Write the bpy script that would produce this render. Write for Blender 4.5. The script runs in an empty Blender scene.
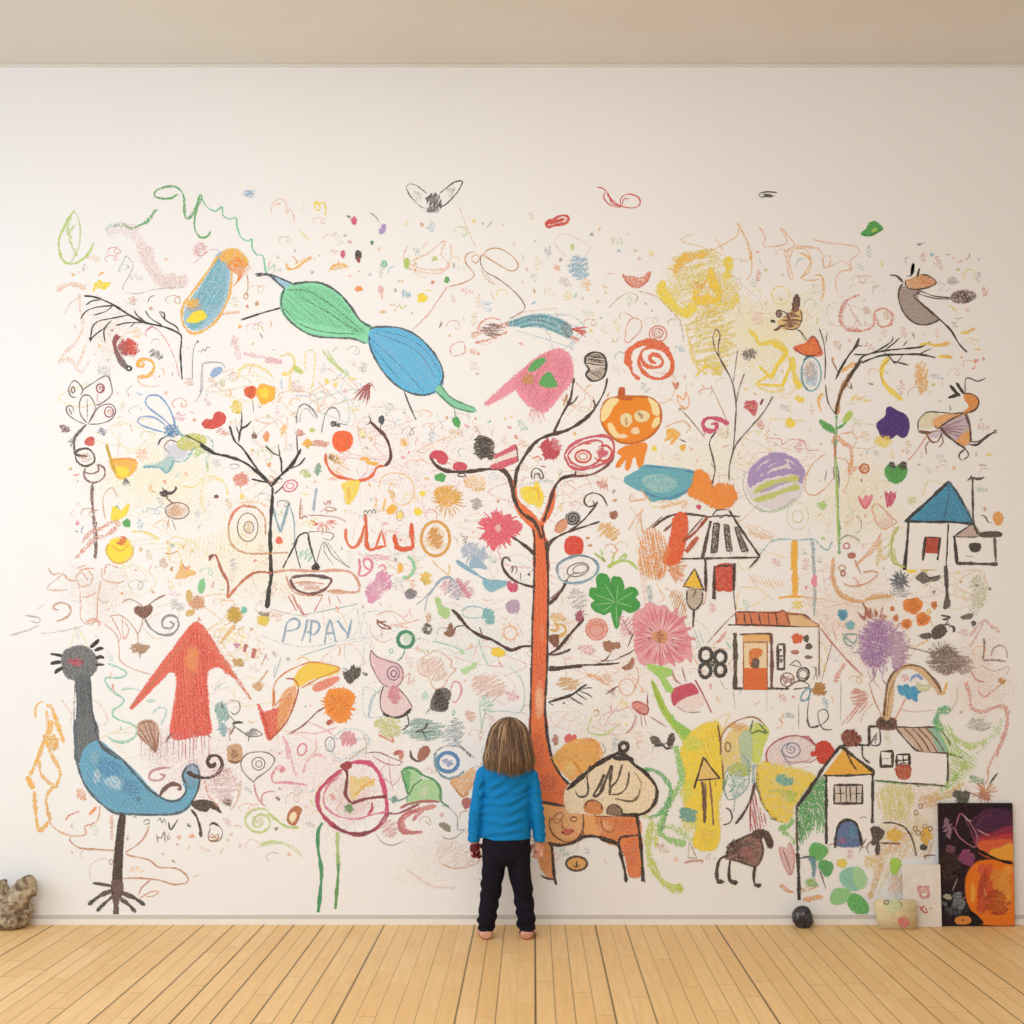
import bpy, bmesh, math, random
from mathutils import Vector, Matrix, noise, geometry
C = bpy.context.scene.collection
# ---------------------------------------------------------------- camera, light, exposure
S = 220.0                      # wall pixels per metre
CAMX, CAMZ, DIST = 0.0955, 1.273, 6.0
cd = bpy.data.cameras.new('camera'); cam = bpy.data.objects.new('camera', cd); C.objects.link(cam)
cam.location = (CAMX, -DIST, CAMZ); cam.rotation_euler = (math.pi/2, 0, 0)
cd.sensor_width = 36; cd.lens = S*DIST/1024*36
cd.shift_x = -21/1024; cd.shift_y = 132/1024
bpy.context.scene.camera = cam
w = bpy.data.worlds.new('world'); bpy.context.scene.world = w; w.use_nodes = True
w.node_tree.nodes['Background'].inputs[0].default_value = (0.84, 0.92, 1.0, 1)
w.node_tree.nodes['Background'].inputs[1].default_value = 0.72
def area(name, loc, tgt, sx, sy, e, col):
    l = bpy.data.lights.new(name, 'AREA'); l.shape = 'RECTANGLE'; l.size = sx; l.size_y = sy; l.energy = e; l.color = col
    o = bpy.data.objects.new(name, l); C.objects.link(o); o.location = loc
    o.rotation_euler = (Vector(tgt)-Vector(loc)).to_track_quat('-Z', 'Y').to_euler(); return o
area('window_daylight', (-5.3, -3.1, 2.0), (0.4, -0.4, 1.3), 3.4, 2.8, 88, (0.58, 0.80, 1.0))
area('rear_daylight', (-1.7, -7.2, 3.0), (0.1, 0, .3), 3.4, 2.4, 124, (0.95, 0.975, 1.0))
area('ceiling_fill', (-.7, -2.5, 3.86), (-.7, -2.5, 0), 2.6, 1.6, 44, (0.97, 0.985, 1.0))  # added overhead fill, no real fitting; lifts the floor and lower wall
vs = bpy.context.scene.view_settings
vs.view_transform = 'Standard'; vs.look = 'None'; vs.gamma = 1; vs.use_curve_mapping = False; vs.exposure = 0.0
bpy.context.scene.cycles.transparent_max_bounces = 64
# ---------------------------------------------------------------- small helpers
def lin(h):
    h = h.lstrip('#'); v = [int(h[i:i+2], 16)/255 for i in (0, 2, 4)]
    return tuple(c/12.92 if c <= .04045 else ((c+.055)/1.055)**2.4 for c in v)
def link(name, me, mat=None, parent=None):
    o = bpy.data.objects.new(name, me); C.objects.link(o)
    if mat: me.materials.append(mat)
    if parent: o.parent = parent
    return o
def bmobj(name, bm, mat, parent=None, smooth=True):
    me = bpy.data.meshes.new(name); bm.to_mesh(me); bm.free()
    if smooth:
        for p in me.polygons: p.use_smooth = True
    return link(name, me, mat, parent)
def tag(o, label, cat, group=None, kind=None):
    o['label'] = label; o['category'] = cat
    if group: o['group'] = group
    if kind: o['kind'] = kind
    return o
def empty(name, loc=(0, 0, 0)):
    o = bpy.data.objects.new(name, None); C.objects.link(o); o.location = loc; o.empty_display_size = .05; return o
class NT:
    def __init__(s, name):
        s.m = bpy.data.materials.new(name); s.m.use_nodes = True; s.t = s.m.node_tree
        s.b = s.t.nodes['Principled BSDF']; s.out = s.t.nodes['Material Output']
    def n(s, typ, **kw):
        nd = s.t.nodes.new(typ)
        for k, v in kw.items():
            if k.startswith('i_'): nd.inputs[int(k[2:])].default_value = v
            else: setattr(nd, k, v)
        return nd
    def l(s, a, b): s.t.links.new(a, b)
    def math(s, op, a, b=None, c=None, clamp=False):
        nd = s.t.nodes.new('ShaderNodeMath'); nd.operation = op; nd.use_clamp = clamp
        for i, v in enumerate((a, b, c)):
            if v is None: continue
            if isinstance(v, (int, float)): nd.inputs[i].default_value = v
            else: s.l(v, nd.inputs[i])
        return nd.outputs[0]
    def mix(s, f, a, b, typ='MIX'):
        nd = s.t.nodes.new('ShaderNodeMix'); nd.data_type = 'RGBA'; nd.blend_type = typ
        for i, v in ((0, f), (6, a), (7, b)):
            if isinstance(v, (int, float)): nd.inputs[i].default_value = v
            elif isinstance(v, tuple): nd.inputs[i].default_value = (*v[:3], 1)
            else: s.l(v, nd.inputs[i])
        return nd.outputs[2]
    def noise(s, scale, detail=2, co=None, rough=.5):
        nd = s.t.nodes.new('ShaderNodeTexNoise'); nd.inputs['Scale'].default_value = scale
        nd.inputs['Detail'].default_value = detail; nd.inputs['Roughness'].default_value = rough
        if co is not None: s.l(co, nd.inputs['Vector'])
        return nd.outputs['Fac']
    def maprange(s, v, a, b, c=0, d=1, smooth=False):
        nd = s.t.nodes.new('ShaderNodeMapRange'); nd.interpolation_type = 'SMOOTHSTEP' if smooth else 'LINEAR'
        for i, q in ((0, v), (1, a), (2, b), (3, c), (4, d)):
            if isinstance(q, (int, float)): nd.inputs[i].default_value = q
            else: s.l(q, nd.inputs[i])
        return nd.outputs[0]
    def bump(s, h, st, dist=.01):
        nd = s.t.nodes.new('ShaderNodeBump'); nd.inputs['Strength'].default_value = st; nd.inputs['Distance'].default_value = dist
        s.l(h, nd.inputs['Height']); s.l(nd.outputs[0], s.b.inputs['Normal'])
    def set(s, **kw):
        for k, v in kw.items():
            k = k.replace('_', ' ')
            if isinstance(v, tuple): s.b.inputs[k].default_value = (*v[:3], 1)
            elif isinstance(v, (int, float)): s.b.inputs[k].default_value = v
            else: s.l(v, s.b.inputs[k])
def simple(name, col, rough=.6, nscale=None, col2=None, bump=0, detail=3):
    t = NT(name); t.set(Roughness=rough); t.b.inputs['Specular IOR Level'].default_value = .3
    if nscale:
        co = t.n('ShaderNodeTexCoord').outputs['Object']; f = t.maprange(t.noise(nscale, detail, co), .35, .65)
        t.set(Base_Color=t.mix(f, lin(col), lin(col2 or col)))
        if bump: t.bump(t.noise(nscale, detail, co), bump)
    else: t.set(Base_Color=lin(col))
    return t.m
def cbox(bm, x0, x1, y0, y1, z0, z1, bev=0):
    r = bmesh.ops.create_cube(bm, size=1); vs_ = r['verts']
    for v in vs_:
        v.co = Vector(((x0+x1)/2+v.co.x*(x1-x0), (y0+y1)/2+v.co.y*(y1-y0), (z0+z1)/2+v.co.z*(z1-z0)))
    if bev:
        es = list({e for v in vs_ for e in v.link_edges}); bmesh.ops.bevel(bm, geom=es, offset=bev, segments=3, profile=.5, affect='EDGES')
# ---------------------------------------------------------------- the room
WX0, WX1, WH, RY = -3.9, 3.4, 3.905, -8.2
def wallmat():
    t = NT('wall_paint'); co = t.n('ShaderNodeTexCoord').outputs['Object']
    f = t.noise(1.3, 4, co); t.set(Base_Color=t.mix(f, lin('#f4f3f3'), lin('#f2f0ef')), Roughness=.75)
    t.b.inputs['Specular IOR Level'].default_value = .2; t.bump(t.noise(90, 3, co), .06, .004); return t.m
MW = wallmat(); MC = simple('ceiling_paint', '#eae6e1', .8, 2, '#e6e1da'); MB = simple('baseboard_paint', '#f1ece4', .45)
def struct(name, bm, m, smooth=False):
    o = bmobj(name, bm, m, None, smooth); o['kind'] = 'structure'; return o
bm = bmesh.new(); cbox(bm, WX0-.15, WX1+.15, 0, .15, -.1, WH+.1); struct('wall_back', bm, MW)
bm = bmesh.new(); cbox(bm, WX0-.15, WX1+.15, RY, 0, WH, WH+.15); struct('ceiling', bm, MC)
bm = bmesh.new(); cbox(bm, WX1, WX1+.15, RY, 0, 0, WH); struct('wall_right', bm, simple('side_wall_paint', '#d8cdbd', .8, 2, '#d3c7b6'))
bm = bmesh.new()      # left wall with a tall window opening
for y0, y1, z0, z1 in ((RY, -3.6, 0, WH), (-.6, 0, 0, WH), (-3.6, -.6, 0, .5), (-3.6, -.6, 3.3, WH)): cbox(bm, WX0-.15, WX0, y0, y1, z0, z1)
struct('wall_left', bm, MW)
bm = bmesh.new()
for y0, y1, z0, z1 in ((-3.6, -3.54, .5, 3.3), (-.66, -.6, .5, 3.3), (-3.54, -.66, .5, .56), (-3.54, -.66, 3.24, 3.3), (-2.12, -2.08, .56, 3.24)): cbox(bm, WX0-.1, WX0-.04, y0, y1, z0, z1)
struct('window_1', bm, MB)
# floorboards: planks run towards the wall, one procedural pattern over the slab
t = NT('floorboards'); pos = t.n('ShaderNodeNewGeometry').outputs['Position']
sp = t.n('ShaderNodeSeparateXYZ'); t.l(pos, sp.inputs[0]); X, Y = sp.outputs[0], sp.outputs[1]
PW = .0682
u = t.math('DIVIDE', t.math('SUBTRACT', X, .1045), PW); ui = t.math('FLOOR', u); uf = t.math('FRACT', u)
def rnd(v, k):
    wn = t.n('ShaderNodeTexWhiteNoise', noise_dimensions='1D'); t.l(t.math('ADD', v, k), wn.inputs['W']); return wn.outputs['Value']
pair = t.math('FLOOR', t.math('DIVIDE', ui, 2)); par = t.math('FRACT', t.math('DIVIDE', ui, 2))   # 0 = main joint left, .5 = faint
edge = t.math('MINIMUM', uf, t.math('SUBTRACT', 1, uf))
left = t.math('LESS_THAN', uf, .5)
main = t.math('ABSOLUTE', t.math('SUBTRACT', left, t.math('MULTIPLY', par, 2)))      # 1 where nearest seam is the strong one
jit = rnd(t.math('ADD', ui, t.math('SUBTRACT', 1, left)), 3.3)
wd = t.math('MULTIPLY', t.mix(main, (.04,)*3, (.062,)*3), t.math('ADD', .55, t.math('MULTIPLY', jit, .9)))
seam = t.maprange(edge, 0, wd, 1, 0)
seam = t.math('MULTIPLY', seam, t.math('MULTIPLY', t.mix(main, (.6,)*3, (1.0,)*3), t.math('ADD', .55, t.math('MULTIPLY', jit, .45))))
yy = t.math('ADD', t.math('DIVIDE', Y, .62), t.math('MULTIPLY', rnd(ui, 7.1), 13)); yf = t.math('FRACT', yy); yi = t.math('FLOOR', yy)
ends = t.math('MULTIPLY', t.math('LESS_THAN', yf, .009), .34)
ends = t.math('MULTIPLY', ends, t.math('GREATER_THAN', rnd(t.math('ADD', t.math('MULTIPLY', ui, 3.7), yi), 1.9), .45))
pc = rnd(t.math('ADD', t.math('MULTIPLY', ui, 5.3), yi), 2.2)
mp = t.n('ShaderNodeMapping'); t.l(pos, mp.inputs[0]); mp.inputs['Scale'].default_value = (34, 2.2, 1)
gr = t.noise(1.6, 5, mp.outputs[0], .62); g2 = t.noise(1.1, 3, pos)
base = t.mix(pc, lin('#f3cc90'), lin('#ebbf80')); base = t.mix(t.math('MULTIPLY', t.maprange(gr, .4, .68), .45), base, lin('#deb47a'))
base = t.mix(t.math('MULTIPLY', t.maprange(g2, .45, .7), .35), base, lin('#e3c088'))
knots = t.maprange(t.noise(16, 4, pos, .7), .66, .74); base = t.mix(t.math('MULTIPLY', knots, .3), base, lin('#9c6a36'))
drk = t.math('MAXIMUM', seam, ends); t.set(Base_Color=t.mix(drk, base, lin('#1d1006')), Roughness=t.maprange(gr, .3, .7, .42, .58))
t.b.inputs['Specular IOR Level'].default_value = .3; t.bump(t.math('SUBTRACT', 1, drk), .35, .003)
MF = t.m
bm = bmesh.new(); cbox(bm, WX0-.15, WX1+.15, RY, 0.0, -.1, 0); struct('floor', bm, MF)
# moulded baseboard
bm = bmesh.new(); prof = [(0, 0), (-.016, 0), (-.016, .0215), (-.015, .0235), (-.012, .0245), (0, .0245)]
for x in (WX0, WX1):
    for y, z in prof: bm.verts.new((x, y, z))
bm.verts.ensure_lookup_table(); n = len(prof)
for i in range(n-1): bm.faces.new([bm.verts[k] for k in (i, i+1, n+i+1, n+i)])
bm.faces.new([bm.verts[k] for k in range(n)]); bm.faces.new([bm.verts[n+k] for k in range(n)])
bmesh.ops.recalc_face_normals(bm, faces=bm.faces); struct('baseboard_back', bm, MB)
bm = bmesh.new(); cbox(bm, WX0, WX1, -.007, 0, .0246, .0405, .0015); struct('trim_2', bm, simple('moulding_beige', '#d3c9bf', .5))  # upper strip, a darker beige than the board below
bm = bmesh.new(); cbox(bm, WX0, WX1, -.0045, 0, .041, .0445, .001); struct('trim_3', bm, MB)
bm = bmesh.new(); cbox(bm, WX0, WX1, -.012, 0, WH-.010, WH, .003); struct('trim_1', bm, MC)
# ---------------------------------------------------------------- crayon and paint on the wall
t = NT('crayon'); at = t.n('ShaderNodeAttribute', attribute_name='ink'); pa = t.n('ShaderNodeAttribute', attribute_name='prm')
ps = t.n('ShaderNodeSeparateXYZ'); t.l(pa.outputs['Vector'], ps.inputs[0])
pos = t.n('ShaderNodeNewGeometry').outputs['Position']
n1 = t.maprange(t.noise(120, 3, pos, .75), .36, .64); n2 = t.maprange(t.noise(38, 3, pos, .6), .3, .7)
gn = t.math('ADD', t.math('MULTIPLY', n1, .95), t.math('MULTIPLY', n2, .3))
cov = t.maprange(t.math('SUBTRACT', ps.outputs[2], t.math('MULTIPLY', ps.outputs[1], gn)), -.02, .5, 0, 1, True)
nf = t.maprange(t.noise(310, 1, pos), .3, .7); a0 = t.math('MULTIPLY', cov, ps.outputs[0], clamp=True)
st = t.math('ADD', .5, t.math('MULTIPLY', t.math('SUBTRACT', t.math('MULTIPLY_ADD', t.math('POWER', a0, .8), 1.2, -.06), nf), 3.2), clamp=True)
gk = t.math('MULTIPLY', ps.outputs[1], 3, clamp=True)      # waxy strokes break up on the plaster's tooth, wet ones do not
al = t.math('ADD', t.math('MULTIPLY', gk, t.math('MULTIPLY', st, t.math('GREATER_THAN', a0, .01))), t.math('MULTIPLY', t.math('SUBTRACT', 1, gk), a0))
t.set(Base_Color=t.mix(t.math('MULTIPLY', n1, t.math('MULTIPLY', ps.outputs[1], .3)), at.outputs['Color'], lin('#fff6ea')), Alpha=al, Roughness=.8); t.b.inputs['Specular IOR Level'].default_value = .08
MI = t.m
PAL = dict(K='#302b2a', G='#6f6d70', q='#a9a5a6', B='#2f93c9', b='#3b7fb5', L='#93c3dd', T='#5aaec0', t='#a7d6d2', g='#4fa858', E='#2c7a3c', l='#b4d25a', m='#7fcdaa',
    y='#f5dc32', Y='#f3b52f', o='#f08c1e', O='#e3602c', r='#d23a30', R='#9b3437', p='#eb8fa4', P='#cf3f6e', u='#f0b9c4', v='#a78fc9', V='#4d2f80', n='#7d4b36', N='#48302b',
    s='#f2b98f', S='#e08468', c='#e6c07c', C='#c98b3e', w='#f6f1ea', a='#9fb0b8', x='#d9a07c', d='#8b5a66', D='#3f4a55', H='#b07fc0', W='#fdf3b4')
TO = {}
for i, r in enumerate('ABCD'):
    for j in range(5): TO[r+str(j)] = (j*200, (160, 350, 540, 720)[i])
TR = [0, 0, 1.0]
def T(k=None):
    if k: TR[:] = [*TO[k], 220/1024]
    else: TR[:] = [0, 0, 1.0]
def pts(p):
    if isinstance(p, str): p = [tuple(map(float, q.split(','))) for q in p.split()]
    return [(TR[0]+x*TR[2], TR[1]+y*TR[2]) for x, y in p]
R = random.Random(11)
LAY = {}
class Ink:
    def __init__(s): s.v = []; s.f = []; s.c = []; s.p = []
CUR = [None]; STK = []
def smooth_line(P, closed=False, step=1.6):
    if len(P) < 3 and not closed: 
        if len(P) < 2: return P
        n = max(2, int(math.dist(P[0], P[1])/3)); return [(P[0][0]+(P[1][0]-P[0][0])*i/n, P[0][1]+(P[1][1]-P[0][1])*i/n) for i in range(n+1)]
    out = []; n = len(P); rng = range(n if closed else n-1)
    for i in rng:
        if closed: a, b, c, d = P[i-1], P[i], P[(i+1) % n], P[(i+2) % n]
        else: b, c = P[i], P[i+1]; a = P[i-1] if i else b; d = P[i+2] if i+2 < n else c
        k = max(2, int(math.dist(b, c)/step))
        for j in range(k):
            t_ = j/k; t2 = t_*t_; t3 = t2*t_
            out.append(tuple(.5*(2*b[m]+(c[m]-a[m])*t_+(2*a[m]-5*b[m]+4*c[m]-d[m])*t2+(3*b[m]-a[m]-3*c[m]+d[m])*t3) for m in (0, 1)))
    out.append(P[0] if closed else P[-1]); return out
def layer(Q, wd):
    cells = set(); r = max(0, int(wd/2/3))
    for x, y in Q:
        cx, cy = int(x//3), int(y//3)
        for i in range(-r, r+1):
            for j in range(-r, r+1): cells.add((cx+i, cy+j))
    k = max((LAY.get(c, 0) for c in cells), default=0)+1
    for c in cells: LAY[c] = k
    return k
def vtx(I, x, y, k, col, op, gr, pf):
    I.v.append(((x-512)/S, -(.0004+k*.000010), (924-y)/S)); I.c.append(col); I.p.append((op, gr, pf)); return len(I.v)-1
def colr(c): return lin(PAL.get(c, c))
def ribbon(Q, c, wd, a=1, g=.5, c2=None, tp=True, k=None, closed=False, dk=0):
    I = CUR[0]; n = len(Q)
    if n < 2: return
    if k is None:
        k = layer(Q, wd)
        if not dk and n > 14:
            dk = .14
            for c_ in {(int(x_//3), int(y_//3)) for x_, y_ in Q}: LAY[c_] = k+int(n*dk)
    ca = colr(c); cb = colr(c2) if c2 else ca; prev = None; ph = R.random()*9; hw = max(wd, .9)/2
    if wd < .9: a = a*wd/.9
    for i, (x, y) in enumerate(Q):
        x0, y0 = Q[max(0, i-1)]; x1, y1 = Q[min(n-1, i+1)]
        if closed and i in (0, n-1): x0, y0 = Q[n-2]; x1, y1 = Q[1]
        dx, dy = x1-x0, y1-y0; L = math.hypot(dx, dy) or 1; nx, ny = -dy/L, dx/L; f = i/(n-1)
        h = hw*(1+.22*math.sin(i*.35+ph)+.12*math.sin(i*.93+ph*2)) if not closed else hw
        if tp and not closed: h *= min(1, .45+min(i, n-1-i)*.28)
        col = tuple(ca[m]+(cb[m]-ca[m])*f for m in range(3))
        row = [vtx(I, x+nx*h*q, y+ny*h*q, k+dk*i, col, a, g, pf) for q, pf in ((-1.35, 0), (-.55, 1), (.55, 1), (1.35, 0))]
        if prev:
            for m in range(3): I.f.append((prev[m], prev[m+1], row[m+1], row[m]))
        prev = row
def s(c, wd, p, a=1, g=.5, c2=None, tp=True, z=0):
    ribbon(smooth_line(pts(p), z), c, wd, a, g, c2, tp, closed=bool(z))
def sl(c, wd, p, a=1, g=.5):      # straight segments
    P = pts(p); Q = []
    for i in range(len(P)-1):
        n = max(2, int(math.dist(P[i], P[i+1])/3)); Q += [(P[i][0]+(P[i+1][0]-P[i][0])*j/n+R.uniform(-.12, .12), P[i][1]+(P[i+1][1]-P[i][1])*j/n) for j in range(n)]
    Q.append(P[-1]); ribbon(Q, c, wd, a, g)
def fill(c, p, a=.9, g=.55, sharp=False, e=2.0):
    P = pts(p); Q = P if sharp else smooth_line(P, True, 2.5)[:-1]
    I = CUR[0]; lo = (min(q[0] for q in Q), min(q[1] for q in Q)); hi = (max(q[0] for q in Q), max(q[1] for q in Q))
    gx = [(x, y) for x in range(int(lo[0]), int(hi[0])+2, 3) for y in range(int(lo[1]), int(hi[1])+2, 3)]
    k = layer(gx, 0); col = colr(c); n = len(Q)
    ar = sum(Q[i][0]*Q[(i+1) % n][1]-Q[(i+1) % n][0]*Q[i][1] for i in range(n)); sg = 1 if ar > 0 else -1
    base = [vtx(I, x, y, k, col, a, g, 1) for x, y in Q]; ov = []
    for i in range(n):
        x0, y0 = Q[i-1]; x1, y1 = Q[(i+1) % n]; dx, dy = x1-x0, y1-y0; L = math.hypot(dx, dy) or 1
        ov.append(vtx(I, Q[i][0]+sg*dy/L*e, Q[i][1]-sg*dx/L*e, k, col, a, max(g, .4), 0))
    for tri in geometry.tessellate_polygon([[Vector((x, y, 0)) for x, y in Q]]): I.f.append(tuple(base[q] for q in tri))
    for i in range(n): j = (i+1) % n; I.f.append((base[i], base[j], ov[j], ov[i]))
def blob(c, x, y, rx, ry=None, a=.8, g=.8, rot=0, soft=.5, wob=.12):
    (x, y), = pts([(x, y)]); rx *= TR[2]; ry = ry*TR[2] if ry else rx; I = CUR[0]; col = colr(c); N = 22
    k = layer([(x+i, y+j) for i in range(-int(rx), int(rx)+1, 3) for j in range(-int(ry), int(ry)+1, 3)] or [(x, y)], 0)
    cr, sr = math.cos(math.radians(rot)), math.sin(math.radians(rot)); ph = R.random()*6
    cen = vtx(I, x, y, k, col, a, g, 1); prev = None
    for q, pf in ((1-soft, 1), (1-soft*.4, .62), (1.12, 0)):
        ring = []
        for i in range(N):
            th = 2*math.pi*i/N; m = q*(1+wob*math.sin(3*th+ph)*.6+wob*math.sin(5*th+ph*2)*.5); ex, ey = rx*m*math.cos(th), ry*m*math.sin(th)
            ring.append(vtx(I, x+ex*cr-ey*sr, y+ex*sr+ey*cr, k, col, a, g, pf))
        for i in range(N):
            j = (i+1) % N
            if prev: I.f.append((prev[i], prev[j], ring[j], ring[i]))
            else: I.f.append((cen, ring[i], ring[j]))
        prev = ring
def ell(c, wd, x, y, rx, ry=None, a=1, g=.5, rot=0):
    ry = ry or rx; cr, sr = math.cos(math.radians(rot)), math.sin(math.radians(rot))
    s(c, wd, [(x+rx*math.cos(t_)*cr-ry*math.sin(t_)*sr, y+rx*math.cos(t_)*sr+ry*math.sin(t_)*cr) for t_ in [i*math.pi/7 for i in range(14)]], a, g, z=1)
def hatch(c, p, ang=60, sp=2.4, wd=1.6, a=.7, g=.8, jit=1.6):
    P = pts(p); P = smooth_line(P, True, 4)[:-1]; th = math.radians(ang); ux, uy = math.cos(th), math.sin(th); n = len(P)
    rot = [(x*ux+y*uy, -x*uy+y*ux) for x, y in P]; lo = min(q[1] for q in rot); hi = max(q[1] for q in rot); k = None; v = lo+sp*.5
    while v < hi:
        xs = []
        for i in range(n):
            a0, b0 = rot[i], rot[(i+1) % n]
            if (a0[1] > v) != (b0[1] > v): xs.append(a0[0]+(b0[0]-a0[0])*(v-a0[1])/(b0[1]-a0[1]))
        xs.sort()
        for i in range(0, len(xs)-1, 2):
            x0, x1 = xs[i]+R.uniform(-jit, jit), xs[i+1]+R.uniform(-jit, jit)
            if x1-x0 < .8: continue
            bow = R.uniform(-.6, .6); m = max(2, int((x1-x0)/3)); Q = []
            for j in range(m+1):
                f = j/m; xx = x0+(x1-x0)*f; vv = v+bow*math.sin(f*3.1)+(i % 2)*.2; Q.append((xx*ux-vv*uy, xx*uy+vv*ux))
            if k is None: k = layer([((x0+x1)/2*ux-v*uy, (x0+x1)/2*uy+v*ux)]+P, max(3, sp*6))
            ribbon(Q, c, wd, a*R.uniform(.75, 1.1) if a < .9 else a, g, k=k)
        v += sp*R.uniform(.8, 1.2)
def scrib(c, wd, x, y, rx, ry=None, n=6, a=.6, g=.7, loop=True):
    a *= .8 if wd < 1.9 else 1; (x, y), = pts([(x, y)]); rx *= TR[2]; ry = ry*TR[2] if ry else rx; Q = []; th = R.uniform(-1.3, .3); N = n*4
    for i in range(N):
        f = -1+2*i/(N-1); f = math.sin(f*(1.6 if n < 9 else 4.2)); e_ = math.sqrt(max(.05, 1-f*f))*(1 if i % 2 else -1)*R.uniform(.45, 1.05); u_ = f+R.uniform(-.12, .12)
        Q.append((x+rx*(e_*math.cos(th)-u_*math.sin(th)), y+ry*(e_*math.sin(th)+u_*math.cos(th))))
    Q = smooth_line(Q, step=2.2); ribbon(Q, c, wd, a, g, dk=.1)
    for c_ in {(int(x_//3), int(y_//3)) for x_, y_ in Q}: LAY[c_] = LAY.get(c_, 0)+int(len(Q)*.1)+1
def burst(c, wd, x, y, r0, r1, n, a=.9, g=.6, a0=0, a1=360, j=.2, c2=None):
    (x, y), = pts([(x, y)]); r0 *= TR[2]; r1 *= TR[2]
    for i in range(n):
        th = math.radians(a0+(a1-a0)*(i+R.uniform(-.3, .3))/n); q = r1*R.uniform(1-j, 1+j*.4); b = R.uniform(-.15, .15)
        Q = [(x+math.cos(th+b*f)*(r0+(q-r0)*f), y+math.sin(th+b*f)*(r0+(q-r0)*f)) for f in [m/6 for m in range(7)]]
        ribbon(Q, c, wd, a, g, c2)
def spiral(c, wd, x, y, r, turns=2, a0=0, a=1, g=.5, sgn=1, sq=1):
    N = int(turns*12); s(c, wd, [(x+r*i/N*math.cos(math.radians(a0)+sgn*i*math.pi/6), y+sq*r*i/N*math.sin(math.radians(a0)+sgn*i*math.pi/6)) for i in range(1, N+1)], a, g)
def flush():
    for I, name, parent, lab in STK:
        if not I.f: continue
        me = bpy.data.meshes.new(name); me.from_pydata(I.v, [], I.f)
        A = me.attributes.new('ink', 'FLOAT_COLOR', 'POINT'); B_ = me.attributes.new('prm', 'FLOAT_VECTOR', 'POINT')
        A.data.foreach_set('color', [q for c in I.c for q in (*c, 1)]); B_.data.foreach_set('vector', [q for c in I.p for q in c])
        o = link(name, me, MI, parent)
        for k_, v_ in lab.items(): o[k_] = v_
    STK.clear()
NDR = [0]
def N(name, label, cat='drawing', group=None, tile=None, stuff=False):
    """start a drawing that is one mesh"""
    if tile: T(tile)
    I = Ink(); CUR[0] = I; d = dict(label=label, category=cat); NDR[0] += 1
    group = group or {'dot_drawing': 'small crayon dots on the mural', 'letter_drawing': 'large hand drawn letters', 'leaf_drawing': 'leaf marks on the mural', 'flower_drawing': 'flower drawings on the mural', 'ball_drawing': 'round crayon balls on the mural', 'patch_drawing': 'colour patches on the mural'}.get(name)
    if group: d['group'] = group
    if stuff: d['kind'] = 'stuff'
    STK.append((I, name, None, d))
ROOT = [None]
def M(name, label, cat='drawing', group=None, tile=None):
    """start a drawing with parts"""
    if tile: T(tile)
    e = empty(name); tag(e, label, cat, group); ROOT[0] = e; CUR[0] = None; NDR[0] += 1
def P(name, label=None):
    I = Ink(); CUR[0] = I; STK.append((I, name, ROOT[0], dict(label=label) if label else {}))
# ================================================================ drawings, top band of the wall
N('scribble', 'faint warm smudges of crayon across the whole mural', tile='A0', stuff=True); T()
for x, y, rx, ry, c, a in ((110, 330, 40, 50, 's', .16), (100, 590, 55, 40, 'x', .16), (250, 560, 90, 70, 'W', .25), (420, 480, 120, 90, 'u', .1), (330, 780, 110, 70, 'u', .16), (200, 770, 60, 50, 'u', .2),
        (640, 660, 60, 60, 's', .14), (760, 330, 90, 60, 'W', .4), (850, 620, 70, 60, 's', .22), (930, 800, 60, 60, 'c', .2), (600, 740, 70, 70, 'c', .14), (480, 640, 80, 60, 't', .14),
        (440, 860, 60, 40, 's', .1), (160, 480, 90, 60, 'W', .3), (700, 470, 90, 60, 'W', .2), (980, 680, 40, 60, 's', .2), (400, 690, 60, 50, 'l', .08), (860, 500, 60, 60, 'W', .3), (560, 620, 60, 80, 'w', .25)):
    blob(c, x, y, rx, ry, a, .75, soft=.85, wob=.3)
for k_ in range(170):
    x, y = R.gauss(500, 250), R.gauss(540, 170)
    if not (75 < x < 980 and 235 < y < 860) or (290 < x < 470 and y > 830): continue
    yl = 'yYWsc' if x < 330 or x > 640 else 'usptL'; c_ = R.choice(yl+'s')
    Q_ = [(x+math.cos(j_*1.1+k_)*R.uniform(6, 24)+j_*R.uniform(-3, 3), y+math.sin(j_*1.1+k_)*R.uniform(6, 22)) for j_ in range(R.randint(4, 12))]; ribbon(smooth_line(Q_), c_ if c_ != 'W' else 'y', R.uniform(.9, 2.2), R.uniform(.22, .42), .85, dk=.03)
for q in list(LAY): LAY[q] += 4
W0 = dict(LAY)
N('loop_drawing', 'pale green looping scribble, leftmost mark near the top of the mural', tile='A0')
s('l', 3, "345,235 310,290 275,370 285,450 325,485 380,465 415,430 437,385", .85, .9); s('l', 2, "345,235 370,290 372,380 350,440 330,480", .6, 1)
s('l', 5, "330,255 315,310 330,370", .5, 1); s('l', 3, "350,300 320,350 345,420 360,450", .5, 1)
N('stroke_drawing', 'short green crayon stroke above the faint pink arc', tile='A0')
s('g', 3.2, "525,312 570,300 620,318 680,285 730,228", .6, .9); s('g', 3, "620,318 655,300 690,285 712,250", .7, .9); s('m', 5, "490,330 520,305 560,300", .3, 1)
N('squiggle_drawing', 'long green wavy line running from a loop down to the green balloon', tile='A0')
s('g', 2.4, "830,158 800,175 760,180 720,168 730,140 790,122 830,132 855,170 862,265 885,268 910,230 930,165 940,175 915,230 905,310 930,358 965,355 980,330", .75, .75)
s('g', 4, "862,262 880,270 905,235 925,200", .45, .9); T(); s('m', 1.6, "202,198 206,206 215,211 222,207 223,215 229,219 236,218 237,226 241,237 248,241 252,239 252,247 257,255 263,256 266,272 271,275", .95, .5)
N('arc_drawing', 'faint pink chalky arc beside the blue and orange pod', tile='A0')
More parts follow.
